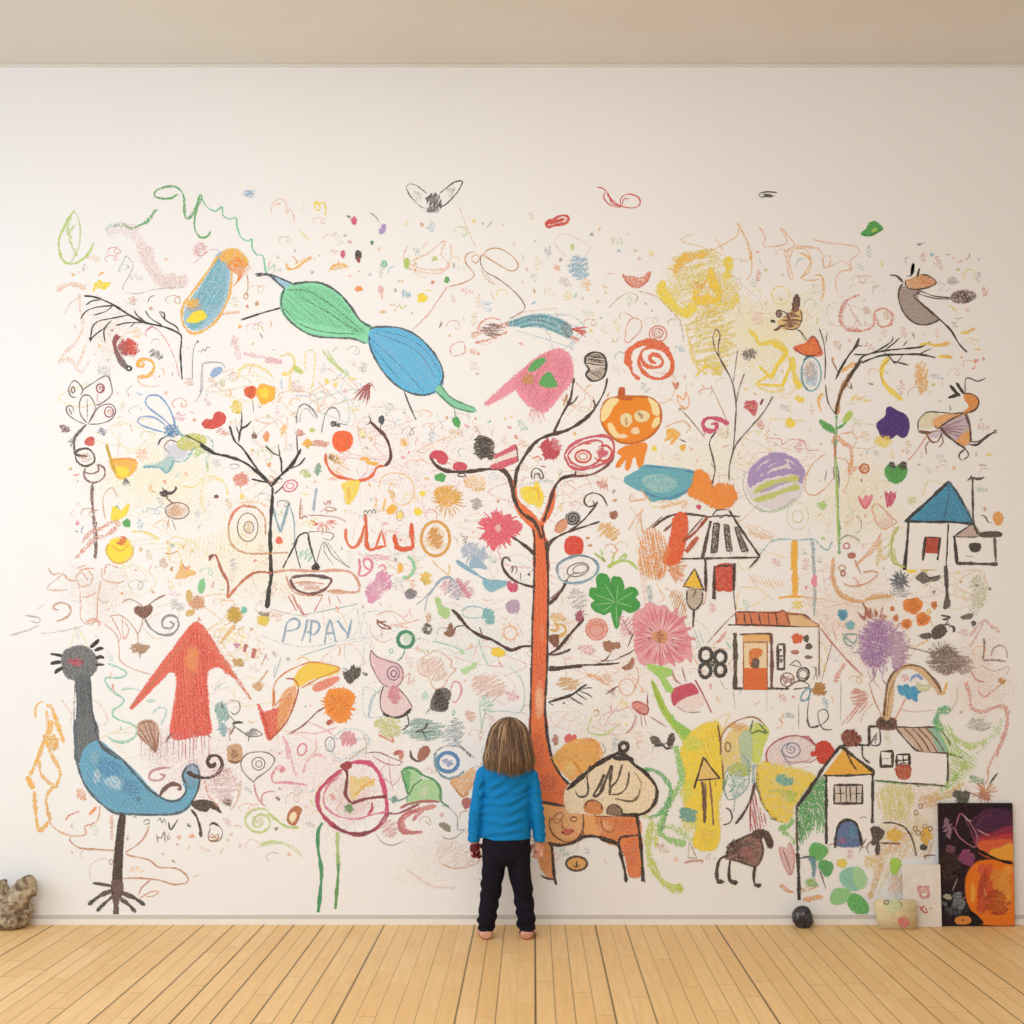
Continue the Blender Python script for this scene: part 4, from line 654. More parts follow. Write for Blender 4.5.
P('outline', 'dark brown trunk outline'); T('B2'); s('N', 2, "660,815 668,860 682,940 688,1023", .9, .4); s('N', 1.8, "620,830 628,900 626,1023", .9, .4); T('C2'); s('N', 2.2, "625,0 624,200 616,400 614,500 608,760 606,900 606,1023", .85, .5); s('N', 2.2, "685,0 690,200 688,400 684,600 676,760 680,860 702,1010", .95, .35); T('D2'); s('K', 2.8, "678,0 688,90 710,180 745,252 790,300 845,326", .95, .35); s('N', 1.6, "606,0 602,80", .7)
T('B2')
P('bough', 'dark left bough curling to a red tip'); s('N', 3.4, "660,880 625,800 570,760 535,700 520,620 500,575 460,552 400,555 310,566 220,563 170,538 145,502 155,478 185,475", .9, .35); s('N', 3.6, "530,700 515,620 495,575 455,552", .8, .4)
P('tip', 'rose red curled tip'); fill('#cf3e58', "145,485 165,470 200,475 220,500 212,525 190,528 165,500 150,505", .9, .5); fill('#cf3e58', "250,540 265,525 300,530 308,552 255,555", .9, .5)
P('bough', 'dark bough arching up to the right'); s('N', 3.2, "535,640 545,560 590,480 640,422 700,395 780,372 860,322 905,275", .92, .35); s('N', 1.8, "905,275 935,225 955,180 965,130", .85, .4); s('N', 1.8, "900,290 908,260 900,230", .8)
P('branch'); s('N', 2.4, "715,385 750,310 790,235 800,190 810,130", .9, .4); s('N', 1.6, "780,260 810,240 828,212", .8); s('C', 2.2, "762,260 770,225 778,205 775,240", .6)
P('bough', 'dark right bough under the red ring'); s('N', 3, "668,800 695,720 715,650 750,600 800,585 820,580", .9, .35); s('#7a4038', 2.4, "800,586 880,582 940,555 985,515 995,480", .85, .4); s('N', 2, "815,585 820,560", .8)
P('branch'); s('N', 2, "690,940 700,890 750,860 800,840 880,815 930,798", .85, .4); s('N', 1.8, "690,920 720,880 800,835 860,785 905,730 920,705", .85, .4); s('N', 1.6, "965,725 940,680 900,665 865,680 858,710 880,730 905,718 895,700", .85, .5)
P('branch'); s('N', 3, "628,955 600,925 560,895 515,865", .92, .35)
T('C2')
P('branch'); s('N', 2.6, "625,220 570,205 520,180 485,140 475,105 485,82 505,85 512,100", .85, .4)
P('branch'); s('N', 3.2, "690,300 720,275 745,245 765,210 778,185", .95, .35); s('#8b5a66', 2.2, "700,275 735,245 760,215", .7)
P('branch', 'long dark branch reaching left behind the head'); s('N', 3, "612,495 570,495 520,512 480,495 430,465 385,450 340,425 310,400 270,350 240,322", .92, .35); s('N', 1.6, "385,450 370,405", .85); s('N', 1.4, "310,400 275,400 250,412", .8); s('m', 1, "365,460 385,530 415,590", .6)
P('branch'); s('N', 3, "690,535 740,500 790,440 830,395 855,365", .92, .35); s('N', 2.2, "690,535 740,530 795,508", .85)
P('branch'); s('N', 3.4, "690,602 740,600 800,590 850,585", .92, .4); s('N', 2, "690,590 760,590 850,582 920,580 1000,575 1023,570", .85, .4); s('n', 1, "910,580 950,560 980,530", .8)
P('branch', 'short twiggy branch low on the trunk'); s('K', 2.6, "690,755 740,740 800,720 840,690 870,672", .9, .4); s('K', 1.6, "690,755 715,770", .9)
for q in ("820,705 860,690 895,688", "830,700 880,720 895,735", "790,730 830,755 850,765", "820,712 870,745"): s('K', 1.3, q, .85)
blob('D', 763, 758, 8, 8, .9)
T('B2')
M('morel_drawing', 'black speckled cone shape perched on the left bough of the centre tree', tile='B2'); P('cone'); blob('#8d8478', 392, 452, 50, 55, .85, .5, 20, .2, .05); fill('#8d8478', "410,470 450,490 415,510", .8, .5); scrib('#3a3532', 1.1, 385, 440, 48, 44, 7, .95, .5); scrib('#3a3532', 1.1, 405, 480, 36, 30, 5, .95, .5); scrib('#3a3532', 1.1, 390, 455, 52, 52, 8, .9, .5)
M('flag_drawing', 'red and white striped flag on the left bough', 'flag drawing', tile='B2'); P('stripe', 'red upper stripe'); fill('#d3556c', "435,495 540,440 548,460 450,515", .85, .6, True); P('stripe', 'white middle stripe'); fill('#f1e4e0', "420,520 548,465 550,490 430,540", .8, .5, True); P('stripe', 'red lower stripe'); fill('#d3556c', "420,540 550,495 550,515 470,552 425,550", .85, .6, True); P('pole'); s('N', 1.2, "540,440 552,520", .7)
N('leaf_drawing', 'tiny black leaf ring under the left bough', 'leaf drawing', tile='B2'); ell('K', 1.2, 287, 582, 18, 8, .9); 
N('dot_drawing', 'solid green oval below the left bough of the centre tree', 'dot', tile='B2'); blob('g', 188, 593, 29, 22, .92, .5, 0, .25)
N('dot_drawing', 'yellow dot upper, below the left bough', 'dot', tile='B2'); blob('y', 105, 668, 18, 16, .8, .6)
N('dot_drawing', 'yellow dot lower, above the oval eye ring', 'dot', tile='B2'); blob('y', 86, 753, 23, 22, .8, .6)
N('dot_drawing', 'faint ochre dot left of the solid green oval', 'dot', tile='B2'); blob('c', 126, 598, 17, 11, .6)
N('flower_drawing', 'crimson ragged flower on the upper bough', 'flower drawing', tile='B2'); scrib('#c23a50', 3, 700, 460, 40, 50, 12, .85, .6); burst('#c23a50', 2, 700, 465, 5, 60, 14, .8, .6); scrib('p', 2, 725, 440, 30, 30, 5, .5); s('O', 3, "610,510 640,495 660,515", .5, .9); s('r', 3, "655,540 680,545", .7)
M('ring_drawing', 'red double ring shape with a snail inside, right bough of the centre tree', tile='B2'); P('rim', 'pink red outline'); s('#cf5266', 3, "765,490 790,450 850,415 920,400 970,405 995,440 990,490 960,520 900,545 840,555 790,540 765,490", .85, .5); s('#cf5266', 2.2, "780,490 810,455 880,425 940,430 930,510 860,545 800,525 780,490", .8, .5); P('snail', 'red snail ring'); ell('r', 2.4, 852, 495, 36, 28, .7); ell('S', 1.6, 852, 495, 20, 15, .7); blob('#d06070', 940, 480, 32, 26, .8, .6); s('r', 2, "905,500 930,515 970,505 985,470 960,445 925,450", .8); s('r', 3, "860,435 890,435", .7)
N('curl_drawing', 'small black curled leaf right of the centre tree fork', tile='B2'); s('K', 1.6, "615,600 612,570 630,550 655,560 668,590 655,600 645,575 628,580 625,600", .8, .6)
N('star_drawing', 'bright yellow ragged patch in the fork of the centre tree', 'patch', tile='B2'); fill('y', "560,655 590,635 620,640 635,610 650,640 668,685 650,735 625,715 600,715 575,690", .85, .7); s('Y', 2, "600,650 640,650 650,700", .6)
M('pod_drawing', 'golden fringed cloud above an oval eye ring, left of the pink flower', tile='B2'); P('cloud', 'golden hatched cloud'); scrib('Y', 1.8, 220, 680, 60, 50, 14, .75, .7); blob('Y', 215, 690, 60, 60, .45, .9); burst('#d8a02c', 1.2, 225, 700, 35, 85, 24, .75, .6); fill('Y', "300,590 385,585 395,650 350,660 310,630", .3, 1); scrib('Y', 1.2, 345, 625, 50, 40, 7, .5)
P('ring', 'ochre oval ring'); ell('#dca046', 3.2, 165, 878, 66, 80, .85, .5); blob('#f0c98c', 165, 878, 60, 74, .5, .8); scrib('#d89838', 2, 165, 875, 35, 48, 9, .7)
N('flower_drawing', 'coral pink spiky flower on the end of a dark branch, left of the trunk', 'flower drawing', tile='B2'); fill('#e4576f', "375,790 430,780 440,750 480,770 515,765 520,790 565,810 560,840 520,860 500,890 455,905 435,935 415,900 380,870 400,840", .8, .7); burst('#e4576f', 2.2, 460, 835, 15, 100, 34, .85, .6); blob('#f1bcbc', 458, 828, 22, 20, .8)
N('ring_drawing', 'grey scribbled oval below the left bough', tile='B2'); scrib('q', 1.4, 355, 716, 34, 24, 6, .75)
M('snail_drawing', 'grey spiral snail on a branch right of the trunk', 'snail drawing', tile='B2'); P('shell', 'dark grey spiral shell'); blob('#8f8f92', 805, 783, 38, 34, .85, .5, 0, .2, .04); spiral('K', 1.5, 805, 783, 34, 2.6); P('body', 'orange tan body'); fill('#dd9a76', "722,835 735,805 765,788 775,800 770,830 745,848 728,845", .85, .5); s('n', 1, "722,840 740,800 768,785", .7)
N('ball_drawing', 'solid red ball right of the trunk', 'ball drawing', tile='B2'); fill('#d9402f', "768,910 778,880 812,868 845,885 850,920 838,948 790,950 772,935", .95, .45)
N('flower_drawing', 'pale yellow scalloped oval right of the red ball', 'flower drawing', tile='B2'); scrib('#e8b565', 2, 970, 845, 52, 42, 8, .6, .8); 
N('dot_drawing', 'brown oval scribble above the pale scalloped oval', 'dot', tile='B2'); blob('#b5623f', 995, 768, 26, 22, .8, .6, -40); scrib('n', 1, 995, 768, 22, 18, 4, .6)
for x, y, lab in ((872, 875, 'tiny tan ring right of the red ball'), (885, 910, 'tiny tan dot below the tiny ring'), (1000, 700, 'tiny orange smudge right of the curled twig')): N('dot_drawing', lab, 'dot', tile='B2'); blob('C', x, y, 14, 9, .7)
N('smudge_drawing', 'faint salmon smudge right of the curled twig', tile='B2'); scrib('S', 2.4, 940, 625, 26, 26, 5, .5, .9); s('S', 1.2, "960,620 968,655", .6)
M('ring_drawing', 'blue and grey double oval ring right of the trunk', tile='C2'); P('rim'); s('#7fa8be', 2.8, "735,160 735,120 770,90 830,72 890,85 922,120 905,165 850,195 790,200 750,185 735,160", .85, .6); s('G', 1, "730,160 732,115 775,85 840,72 900,90 920,130", .6); P('inner'); ell('G', 1.3, 828, 138, 52, 30, .85, .5, -15); ell('G', 1.1, 838, 135, 34, 19, .7, .5, -15); s('G', 1.2, "775,185 800,160 830,150", .8)
M('leaf_drawing', 'large green veined lobed leaf, right of the centre tree', 'leaf drawing', tile='C3')
P('blade', 'green blade'); fill('#3f9e48', "0,160 30,165 50,205 60,175 95,180 108,215 110,240 130,225 160,225 175,250 160,270 180,290 178,315 140,335 105,320 95,345 78,410 62,370 50,330 20,345 0,335 -20,330 -40,300 -20,280 -45,260 -40,225 -10,225 -15,180", .97, .3)
P('vein', 'pale veins'); 
for q in ("75,290 20,200", "75,290 85,200", "75,290 150,245", "75,290 150,310", "75,290 -20,300", "75,290 -30,250", "75,290 78,400", "60,300 10,335"): s('#8ecb8a', .9, q, .8)
s('#2b7a36', 1.2, "75,295 60,230 40,190", .6)
M('flower_drawing', 'large pink many-petalled daisy, right of the green leaf', 'flower drawing', tile='C3')
P('petals', 'pink petals'); fill('#eba3ae', "160,345 200,320 230,290 270,310 300,305 330,340 380,370 400,420 420,480 425,570 400,545 370,570 330,560 300,580 260,570 200,580 175,540 160,500 165,450 155,400", .75, .6)
for r0, r1, n_, c_ in ((40, 90, 16, '#f3c4c8'), (80, 150, 20, '#e88b9b'), (45, 140, 18, '#dd7286')): burst(c_, 4.2 if c_ != '#dd7286' else 1.4, 285, 450, r0, r1, n_, .75, .6)
burst('#cf6076', .9, 285, 450, 40, 145, 26, .6, .6)
P('centre', 'tan centre'); blob('#d99a6c', 280, 450, 38, 32, .95, .5, 0, .2); scrib('#b06a48', 1, 280, 450, 30, 25, 6, .7)
N('ring_drawing', 'pale pink ring flower between the green leaf and the trunk', 'flower drawing', tile='C2'); blob('#e8a7a0', 915, 415, 54, 52, .75, .6, 0, .25, .05); ell('S', 1.3, 915, 415, 50, 50, .8); ell('S', 1.2, 915, 420, 32, 26, .8); burst('S', 1, 915, 415, 26, 50, 18, .6, .6, 180, 360)
N('leaf_drawing', 'pale pink petal scribble under the green leaf', 'leaf drawing', tile='C3'); scrib('p', 1.5, 120, 400, 40, 50, 7, .5); s('N', 1.6, "155,435 140,470 130,495", .8); s('n', 1, "105,370 140,430 155,435", .6); s('n', 1, "0,560 60,560 130,530 160,510", .7); s('N', 2, "90,545 150,520", .6)
N('blot_drawing', 'brown leafy blot on a thin line, left under the green leaf', tile='C3'); fill('#a0674a', "15,480 40,470 55,480 90,480 92,500 65,505 45,522 25,505", .85, .7); s('n', 1.1, "0,570 30,555 50,525", .7)
N('cup_drawing', 'golden cup scribble beside the trunk with a brown base', tile='C2'); s('#d9a84a', 3.2, "700,420 730,420 735,400 720,390 765,400 770,430 740,450 735,480", .75, .7); scrib('c', 2, 735, 360, 35, 30, 6, .55); fill('#7a4a30', "695,450 735,445 730,495 705,480", .9, .5)
N('blot_drawing', 'plum coloured blot at the tip of the rising branch, right of the trunk', tile='C2'); scrib('#a8506a', 2.4, 835, 355, 26, 22, 6, .8, .6); burst('#a8506a', 1, 850, 345, 4, 24, 6, .8)
N('smudge_drawing', 'faint pink double blush below the ring flower', tile='C2'); scrib('p', 2.5, 870, 510, 45, 25, 7, .35, .9)
N('scribble_drawing', 'pale grey oval scribble right of the trunk', tile='C2'); scrib('q', 1, 825, 275, 50, 48, 9, .5)
N('smudge_drawing', 'orange golden scribble over the low twiggy branch', tile='C2'); s('#e9a04e', 4, "870,625 920,640 950,670", .55, .9); scrib('#d8a85a', 1.5, 780, 670, 60, 30, 9, .6); scrib('#e8a05a', 1.6, 960, 650, 40, 25, 5, .4)
s('n', 1.2, "955,720 985,695 1020,680", .7); s('n', 1, "985,695 990,730", .7); s('n', 1, "975,700 955,700", .7)
N('heart_drawing', 'small red curl left of the tiny red heart, beside the trunk', tile='C2'); scrib('#b8503c', 1.6, 725, 930, 22, 24, 5, .7)
N('heart_drawing', 'tiny red heart right of the trunk foot', 'heart drawing', tile='C2'); fill('#dd5a5a', "768,920 785,905 800,915 815,905 820,930 800,958 775,940", .8, .6)
N('outline_drawing', 'lime pencil zigzag lines right of the trunk', tile='C2'); s('l', 1.2, "895,820 875,890 960,905 1023,850", .7); s('l', 1, "930,915 1000,870", .5); s('C', 1.4, "900,800 920,790 925,815 905,820", .6)
# left and above the child
M('bird_drawing', 'pale blue scribbled bird with a teal beak shape, left of the trunk', 'bird drawing', tile='C2')
P('body'); scrib('#a9bfd8', 1.2, 345, 60, 60, 60, 14, .7); fill('#8fb8cf', "325,110 345,75 370,95 405,135 365,125 335,130", .75, .6); P('wing', 'blue pointed wing'); fill('#86b4cc', "262,95 300,115 360,160 345,155 290,125", .85, .5); s('#7fb0c8', 2, "262,95 330,140 390,180 430,190", .7); P('beak', 'teal beak shape'); fill('#7fb7cb', "390,185 440,190 510,195 470,220 420,238 395,215", .85, .6)
N('blot_drawing', 'rose pink splash beside the teal beak shape', tile='C2'); fill('P', "500,215 510,195 525,205 542,198 545,235 515,238", .8, .7)
N('letters_drawing', 'small brown marks resembling writing inside the curling branch', 'writing', tile='C2'); s('n', 1, "510,140 525,120 520,155 535,120 545,140 535,160", .7); s('K', 1.6, "560,150 562,185", .8); blob('D', 600, 160, 10, 8, .8)
M('bird_drawing', 'faint blue and pink bird on thin legs, below the blue scribbled bird', 'bird drawing', tile='C2')
P('wing', 'grey blue wing line'); s('#93a6bc', 3, "130,260 160,220 190,185 225,172 245,185", .7, .6); s('#93a6bc', 1.4, "75,300 110,275 135,245", .7); s('#93a6bc', 1, "115,335 120,300 130,265", .7); P('body', 'pink patch'); scrib('#e3a9b4', 2.4, 270, 225, 80, 45, 12, .4, .9); fill('#d9849a', "265,180 300,215 325,270 290,235", .7, .7); scrib('#8f9fc0', 1.2, 255, 230, 40, 50, 8, .5)
N('leaf_drawing', 'pale green pear shaped leaf, left of the long branch', 'leaf drawing', tile='C2'); fill('#a9d08a', "165,272 185,275 195,310 225,320 230,350 210,362 185,345 175,310", .85, .6)
N('curl_drawing', 'teal dashed curve ending in a teal scribble, above the long branch', tile='C2'); s('#9fc4ce', 1.6, "285,330 320,310 370,312 400,325", .7); s('#9fc4ce', 1.2, "285,340 310,360 360,362 400,350", .5); scrib('#74b9bf', 3, 412, 355, 28, 38, 7, .7, .7)
N('blot_drawing', 'violet grey blot with an outline, left of the trunk', tile='C2'); fill('#b397b8', "495,300 515,285 545,280 555,310 545,335 505,335", .7, .7); 
N('sun_drawing', 'faint orange ring with rays above the long branch', 'sun drawing', tile='C2'); ell('#eeb98c', 2, 513, 432, 30, 32, .7, .8); burst('#eeb98c', 1.4, 513, 432, 34, 46, 16, .6)
N('dot_drawing', 'bright yellow oval under the long branch', 'dot', tile='C2'); blob('#f0cf3a', 455, 522, 38, 24, .95, .5, 10, .35)
N('ball_drawing', 'grey violet hatched ball left of the pear shaped leaf', 'ball drawing', tile='C2'); blob('#8f8a9c', 50, 250, 32, 27, .85, .7, 0, .25); scrib('G', 1, 50, 250, 26, 22, 6, .7)
N('ball_drawing', 'dark grey round scribble above the golden line, left of the brown bud', 'ball drawing', tile='C2'); blob('#a39a92', 127, 414, 28, 28, .7, .6); scrib('K', 1.4, 127, 414, 26, 26, 6, .7); blob('w', 133, 412, 10, 10, .8)
N('leaf_drawing', 'brown tulip bud on the tip of the long branch', 'leaf drawing', tile='C2'); fill('#8a5a44', "205,432 220,425 228,395 240,390 245,415 255,415 245,445 220,445", .9, .6)
N('flower_drawing', 'yellow scribbled blossom left of the blue bird wing', 'flower drawing', tile='C2'); scrib('#ecc95a', 3, 120, 178, 32, 26, 7, .75, .7)
N('outline_drawing', 'thin yellow line tail hanging from the oval eye ring', tile='C2'); s('#e6c46a', 2, "145,90 185,130 225,160 230,110", .6, .8)
M('egg_drawing', 'yellow oval beside a green crescent', tile='C2'); P('crescent', 'green crescent'); s('#8fcf9c', 4, "35,75 60,100 62,140 40,172 10,175", .8, .7); s('m', 2, "60,100 72,130 60,160", .5); P('oval', 'golden oval'); blob('Y', 2, 130, 18, 28, .85, .7)
N('cloud_drawing', 'faint salmon scribbled cloud above the black bird', tile='C2'); s('#e3b09a', 1.2, "80,570 110,545 165,515 200,530 240,560 235,590 260,600 225,640 205,680 160,690 130,640 90,620 80,570", .6); scrib('#e5b5a0', 1.4, 155, 600, 70, 60, 14, .4)
N('string_drawing', 'thin green line ending in a small green ball', tile='C2'); s('m', 1.1, "150,470 230,490 285,512", .7); blob('#a8d6a8', 288, 522, 16, 18, .7); blob('#e3c49a', 330, 495, 12, 18, .7)
N('leaf_drawing', 'pale green feathery leaf beside the salmon cloud', 'leaf drawing', tile='C2'); fill('#b5dca4', "285,605 320,590 350,570 355,590 320,610 300,625", .8, .7); s('C', 1.5, "230,635 265,595", .5)
M('bird_drawing', 'black hatched bird with a pink outline, left of the child head', 'bird drawing', tile='C2'); P('body', 'black hatched body'); fill('#5a5552', "150,740 170,700 205,692 235,710 225,750 215,790 180,795 145,785", .75, .6); scrib('K', 1.2, 190, 745, 42, 48, 8, .9, .5); s('K', 1.4, "118,808 145,780", .8); P('shade', 'pink outline'); s('#dd8a94', 2, "235,700 250,660 280,670 285,710 260,755 240,745", .7, .7)
N('smudge_drawing', 'pale teal smudge left of the black bird', tile='C2'); blob('#b6d8d8', 118, 725, 22, 30, .6, .9)
N('flower_drawing', 'pale pink and green floral scribble above the child head', 'flower drawing', tile='C2'); scrib('#ecb8a4', 1.2, 410, 680, 85, 55, 16, .45); scrib('m', 1, 400, 760, 40, 40, 6, .4); s('#a9cba4', 1.2, "450,735 400,790 375,900", .6); s('#a5cfc6', 1.2, "410,800 480,795 560,800 580,720 560,640 510,590", .45); s('#a5cfc6', 1.1, "370,760 380,900", .5)
N('scribble_drawing', 'teal and grey tangled scribbles left of the child head', tile='C2'); scrib('#8fb5ae', 1.1, 110, 880, 110, 50, 22, .6); scrib('#7f9c98', 1, 260, 880, 45, 50, 9, .55); scrib('#b9c9d6', 1, 240, 920, 60, 40, 9, .5); s('K', 2, "70,895 110,880 130,850", .7); s('#5f7f7a', 2.2, "100,880 130,935", .7); s('#5f7f7a', 1.6, "90,895 160,890", .7); scrib('m', .9, 250, 805, 14, 14, 3, .8)
N('dot_drawing', 'faint salmon scribble dot left of the child head', 'dot', tile='C2'); scrib('#e8b09a', 1.5, 325, 820, 30, 26, 6, .6)
N('outline_drawing', 'grey line slanting down towards the child head', tile='C2'); s('G', 2, "250,925 290,965 330,1010", .6, .8)
M('ring_drawing', 'blue scribbled ring with a pale centre, beside the child shoulder', tile='D2'); P('ring', 'blue ring'); ell('#3e83ba', 4.2, 222, 196, 48, 44, .9, .6); scrib('#7d9ccc', 1.5, 222, 196, 24, 22, 7, .6); P('arc', 'grey outer arc'); s('#6f9aa8', 3, "165,150 165,205 185,250 225,272 270,262 300,235", .75, .7); s('G', 1, "165,150 200,125 260,120 310,145 350,180", .6)
N('blot_drawing', 'brown oval leaf mark with a tail, left of the blue ring', tile='D2'); fill('#a0604c', "85,175 95,135 125,122 138,145 125,170 100,190", .85, .6); s('G', 1.4, "50,145 50,175 80,195 105,190", .7)
M('leaf_drawing', 'green fan leaf with pale centre, left of the child', 'leaf drawing', tile='D2')
P('blade', 'pale green blade'); fill('#a7d79a', "10,235 60,225 100,255 60,300 45,350 30,320", .75, .7); fill('#a7d79a', "45,355 70,305 110,280 160,285 185,320 190,375 110,380 40,388", .75, .7); fill('#5cb56e', "10,240 30,230 45,250 40,320 30,320", .6, .7)
P('outline', 'dark green outline'); s('#3f8f55', 2.6, "5,240 30,222 70,228 110,258 160,280 188,320 190,375 230,405", .85, .6); s('#3f8f55', 2.2, "5,240 25,300 40,345 65,305 105,272", .85, .6); s('#6fae74', 1.6, "40,345 35,390 110,380 190,378", .7); scrib('w', 1, 115, 330, 30, 25, 5, .5)
# ================================================================ left half, third band
M('bird_drawing', 'tall blue-bodied bird with a dark fuzzy head and long neck, bottom left', 'bird drawing', tile='C0')
P('head', 'dark grey fuzzy head'); fill('#6c7175', "300,520 340,500 390,495 430,520 450,555 445,605 410,640 355,650 310,635 290,590 290,550", .92, .6); hatch('#484d52', "300,520 390,495 445,545 440,610 355,645 300,610", 70, 2.4, 1.5, .5); burst('#565a5f', 1.2, 370, 575, 60, 92, 30, .6, .7)
P('face', 'rose red eye smear'); blob('#b23f5c', 352, 567, 48, 24, .75, .8, 5, .5); s('#8f2f48', 2, "315,570 350,560 395,570", .6, .8)
for q in ("420,500 445,480 462,462", "440,515 465,505 482,505", "445,550 470,543 485,550", "445,580 470,580 485,580", "290,540 260,533 235,530", "285,568 255,570 235,577", "295,595 270,605 255,622"): P('whisker', 'black whisker stroke'); s('K', 3.6, q, .95, .35)
P('neck', 'charcoal neck'); fill('#5c646b', "355,640 415,635 425,720 435,830 455,940 480,990 440,980 400,1023 350,1023 352,900 358,760", .92, .5, e=1); hatch('#3d444a', "360,650 412,645 430,850 445,960 400,1010 355,1010 360,800", 88, 2.6, 1.8, .5)
T('D0'); fill('#5c646b', "350,0 440,0 460,90 420,150 390,190 362,200 350,120", .85, .6, e=1)
P('body', 'blue chalky body'); fill('#5fa5c6', "400,130 460,100 540,160 620,230 700,320 770,370 830,370 865,330 850,270 870,215 905,205 925,230 925,300 900,370 860,420 780,440 640,438 560,435 480,390 410,320 375,240 380,180", .9, .5)
blob('#2f86c0', 510, 230, 90, 60, .6, .9, 30); blob('#2f7fb5', 600, 310, 80, 50, .5, .9, 35); blob('#b9dbe6', 530, 290, 60, 40, .7, .9, 20); blob('#cfe6ec', 450, 260, 25, 50, .5, 1); blob('#8fc0d2', 440, 180, 30, 50, .5, .9); blob('#4a90b2', 890, 280, 30, 60, .5, .9); hatch('#3d88b5', "420,160 540,170 640,270 760,390 640,420 500,390 410,300", 55, 4, 1.3, .35)
s('#33556a', 1, "565,385 580,380", .7); scrib('#4b6f85', 1.2, 645, 368, 18, 10, 3, .6)
P('outline', 'dark outline of neck and body'); T('C0'); s('D', 1.6, "350,660 345,800 348,1023", .5, .9); s('#33434e', 2, "415,650 425,760 450,900 480,970 560,1023", .85, .6); T('D0'); s('#465a68', 2.6, "348,0 352,120 365,220 395,300 450,370 520,425 570,436 680,440 780,440 850,425 890,385", .8, .6); s('#33434e', 2.2, "440,0 455,80 490,130 560,175 640,265 710,335 780,375 830,372 862,338 868,300 850,262 865,225 900,208 925,235 928,290 915,340 888,390", .85, .6)
P('leg', 'dark leg'); fill('#43332f', "560,445 580,448 572,560 566,680 562,760 528,760 535,640 545,540", .92, .4)
P('foot', 'brown clawed foot'); fill('#5a3f3c', "525,750 565,750 570,800 550,850 548,915 532,915 532,860 520,800", .9, .6)
for q, w_ in (("540,775 480,765 430,758", 3), ("535,790 470,815 410,860", 4.6), ("535,810 490,850 450,890", 3.8), ("555,800 620,825 675,862", 4.8), ("560,830 600,860 632,895", 4.8)): P('claw', 'brown claw'); s('#5a3f3c', w_, q, .9, .6, c2='K')
M('arrow_drawing', 'large red arrow-shaped figure with spread arms, left side', 'figure drawing', tile='C0')
P('body', 'red body with an orange middle'); fill('#e25a45', "900,390 935,395 990,470 1023,530 1100,640 1080,630 1023,590 975,600 960,640 970,800 980,890 920,910 800,915 815,760 825,640 790,610 740,660 610,785 700,650 790,530 850,450", .85, .65, e=3)
hatch('#d43a2c', "905,400 980,480 1010,560 960,620 972,880 810,900 830,650 800,600 860,470", 86, 3, 2, .5); blob('#e88a3c', 895, 560, 45, 90, .7, .9); blob('#eb7a4a', 880, 640, 35, 60, .4, 1)
P('arm', 'red right arm fading to orange'); T('C1'); s('#e2604c', 9, "0,410 60,500 110,570 140,620", .75, .8); s('#e07a5a', 4, "110,560 180,660 240,745", .6, .9)
P('arm', 'thin left arm line'); T('C0'); s('#d2664c', 3, "870,460 760,600 680,700 605,782", .7, .7)
P('fringe', 'pink dripping fringe'); 
for x in range(810, 985, 18): s('#c9566a', 1.2, f"{x},890 {x+R.randint(-6,6)},{960+R.randint(0,60)}", .6, .8)
T('D0')
for x in (835, 850, 885, 905, 750, 780, 700, 660): s('#c98aa0', 1.2, f"{x},60 {x-4},{180+R.randint(0,60)}", .45, .8)
s('#7a4a40', 2.4, "770,105 785,80 800,65", .8); s('#b36a60', 2.2, "960,60 985,85", .6)
blob('#e3b9cc', 740, 130, 120, 130, .35, 1, 0, .8); blob('#e3b9cc', 900, 230, 60, 100, .3, 1, 0, .8)
N('flower_drawing', 'tan round flower with a green leaf above the red arrow figure', 'flower drawing', tile='C0'); blob('#dca27c', 918, 292, 44, 36, .8, .7, 0, .3); scrib('x', 1.1, 918, 292, 34, 30, 6, .7); fill('#7fc98c', "925,235 930,200 945,180 952,210 940,245", .9, .5); fill('#d6b25a', "868,245 885,235 895,265 875,290", .7, .7); fill('#d6b25a', "865,350 880,325 905,330 890,350", .7, .7); burst('#dca27c', 1, 925, 355, 3, 30, 6, .6, .7, 60, 120)
N('flower_drawing', 'orange lotus smudge above the tan round flower', 'flower drawing', tile='C0'); fill('Y', "845,105 860,130 880,120 885,140 915,150 870,172 815,178 830,150", .6, .8); s('S', 1.4, "850,110 865,135 885,120", .6); blob('C', 800, 135, 11, 14, .8)
N('scribble_drawing', 'faint orange brown figure scribbles, far left', tile='C0'); s('x', 2.2, "225,125 245,160 290,155 320,185 355,190", .6, .8); s('x', 1.4, "290,160 230,210 225,230 300,235 315,225", .6, .8); s('x', 2, "365,150 400,135 430,170 420,205 375,215 355,170 385,155 410,190", .5, .8); s('x', 1.5, "370,200 375,300 375,360 400,390 440,380", .6, .9); s('S', 4, "400,380 430,370 465,385 455,400", .5, .8); s('x', 1.4, "475,130 480,180 540,200 580,190", .5); s('x', 1.4, "470,190 455,270 450,360 420,400", .55); s('x', 1.2, "380,270 420,260 450,240", .6); s('x', 1.2, "450,260 480,290 510,285", .6); s('S', 2, "485,160 500,115 550,130", .5, .9)
N('spiral_drawing', 'faint brown hook spiral, far left edge', 'spiral drawing', tile='C0'); s('#c99a7c', 2.2, "270,325 250,320 255,300 290,292 325,310 325,345 290,370 260,378", .7, .7)
N('dash_drawing', 'grey scratchy dashes at the far left edge', tile='C0'); s('q', 2, "115,350 150,355 185,365 180,385 140,375", .6, .9); s('q', 2.4, "40,445 100,430 150,412 180,395", .45, .9); s('q', 1.6, "180,435 250,430 330,415 390,400", .35, .9); s('c', 1.4, "170,325 190,310 205,300", .5)
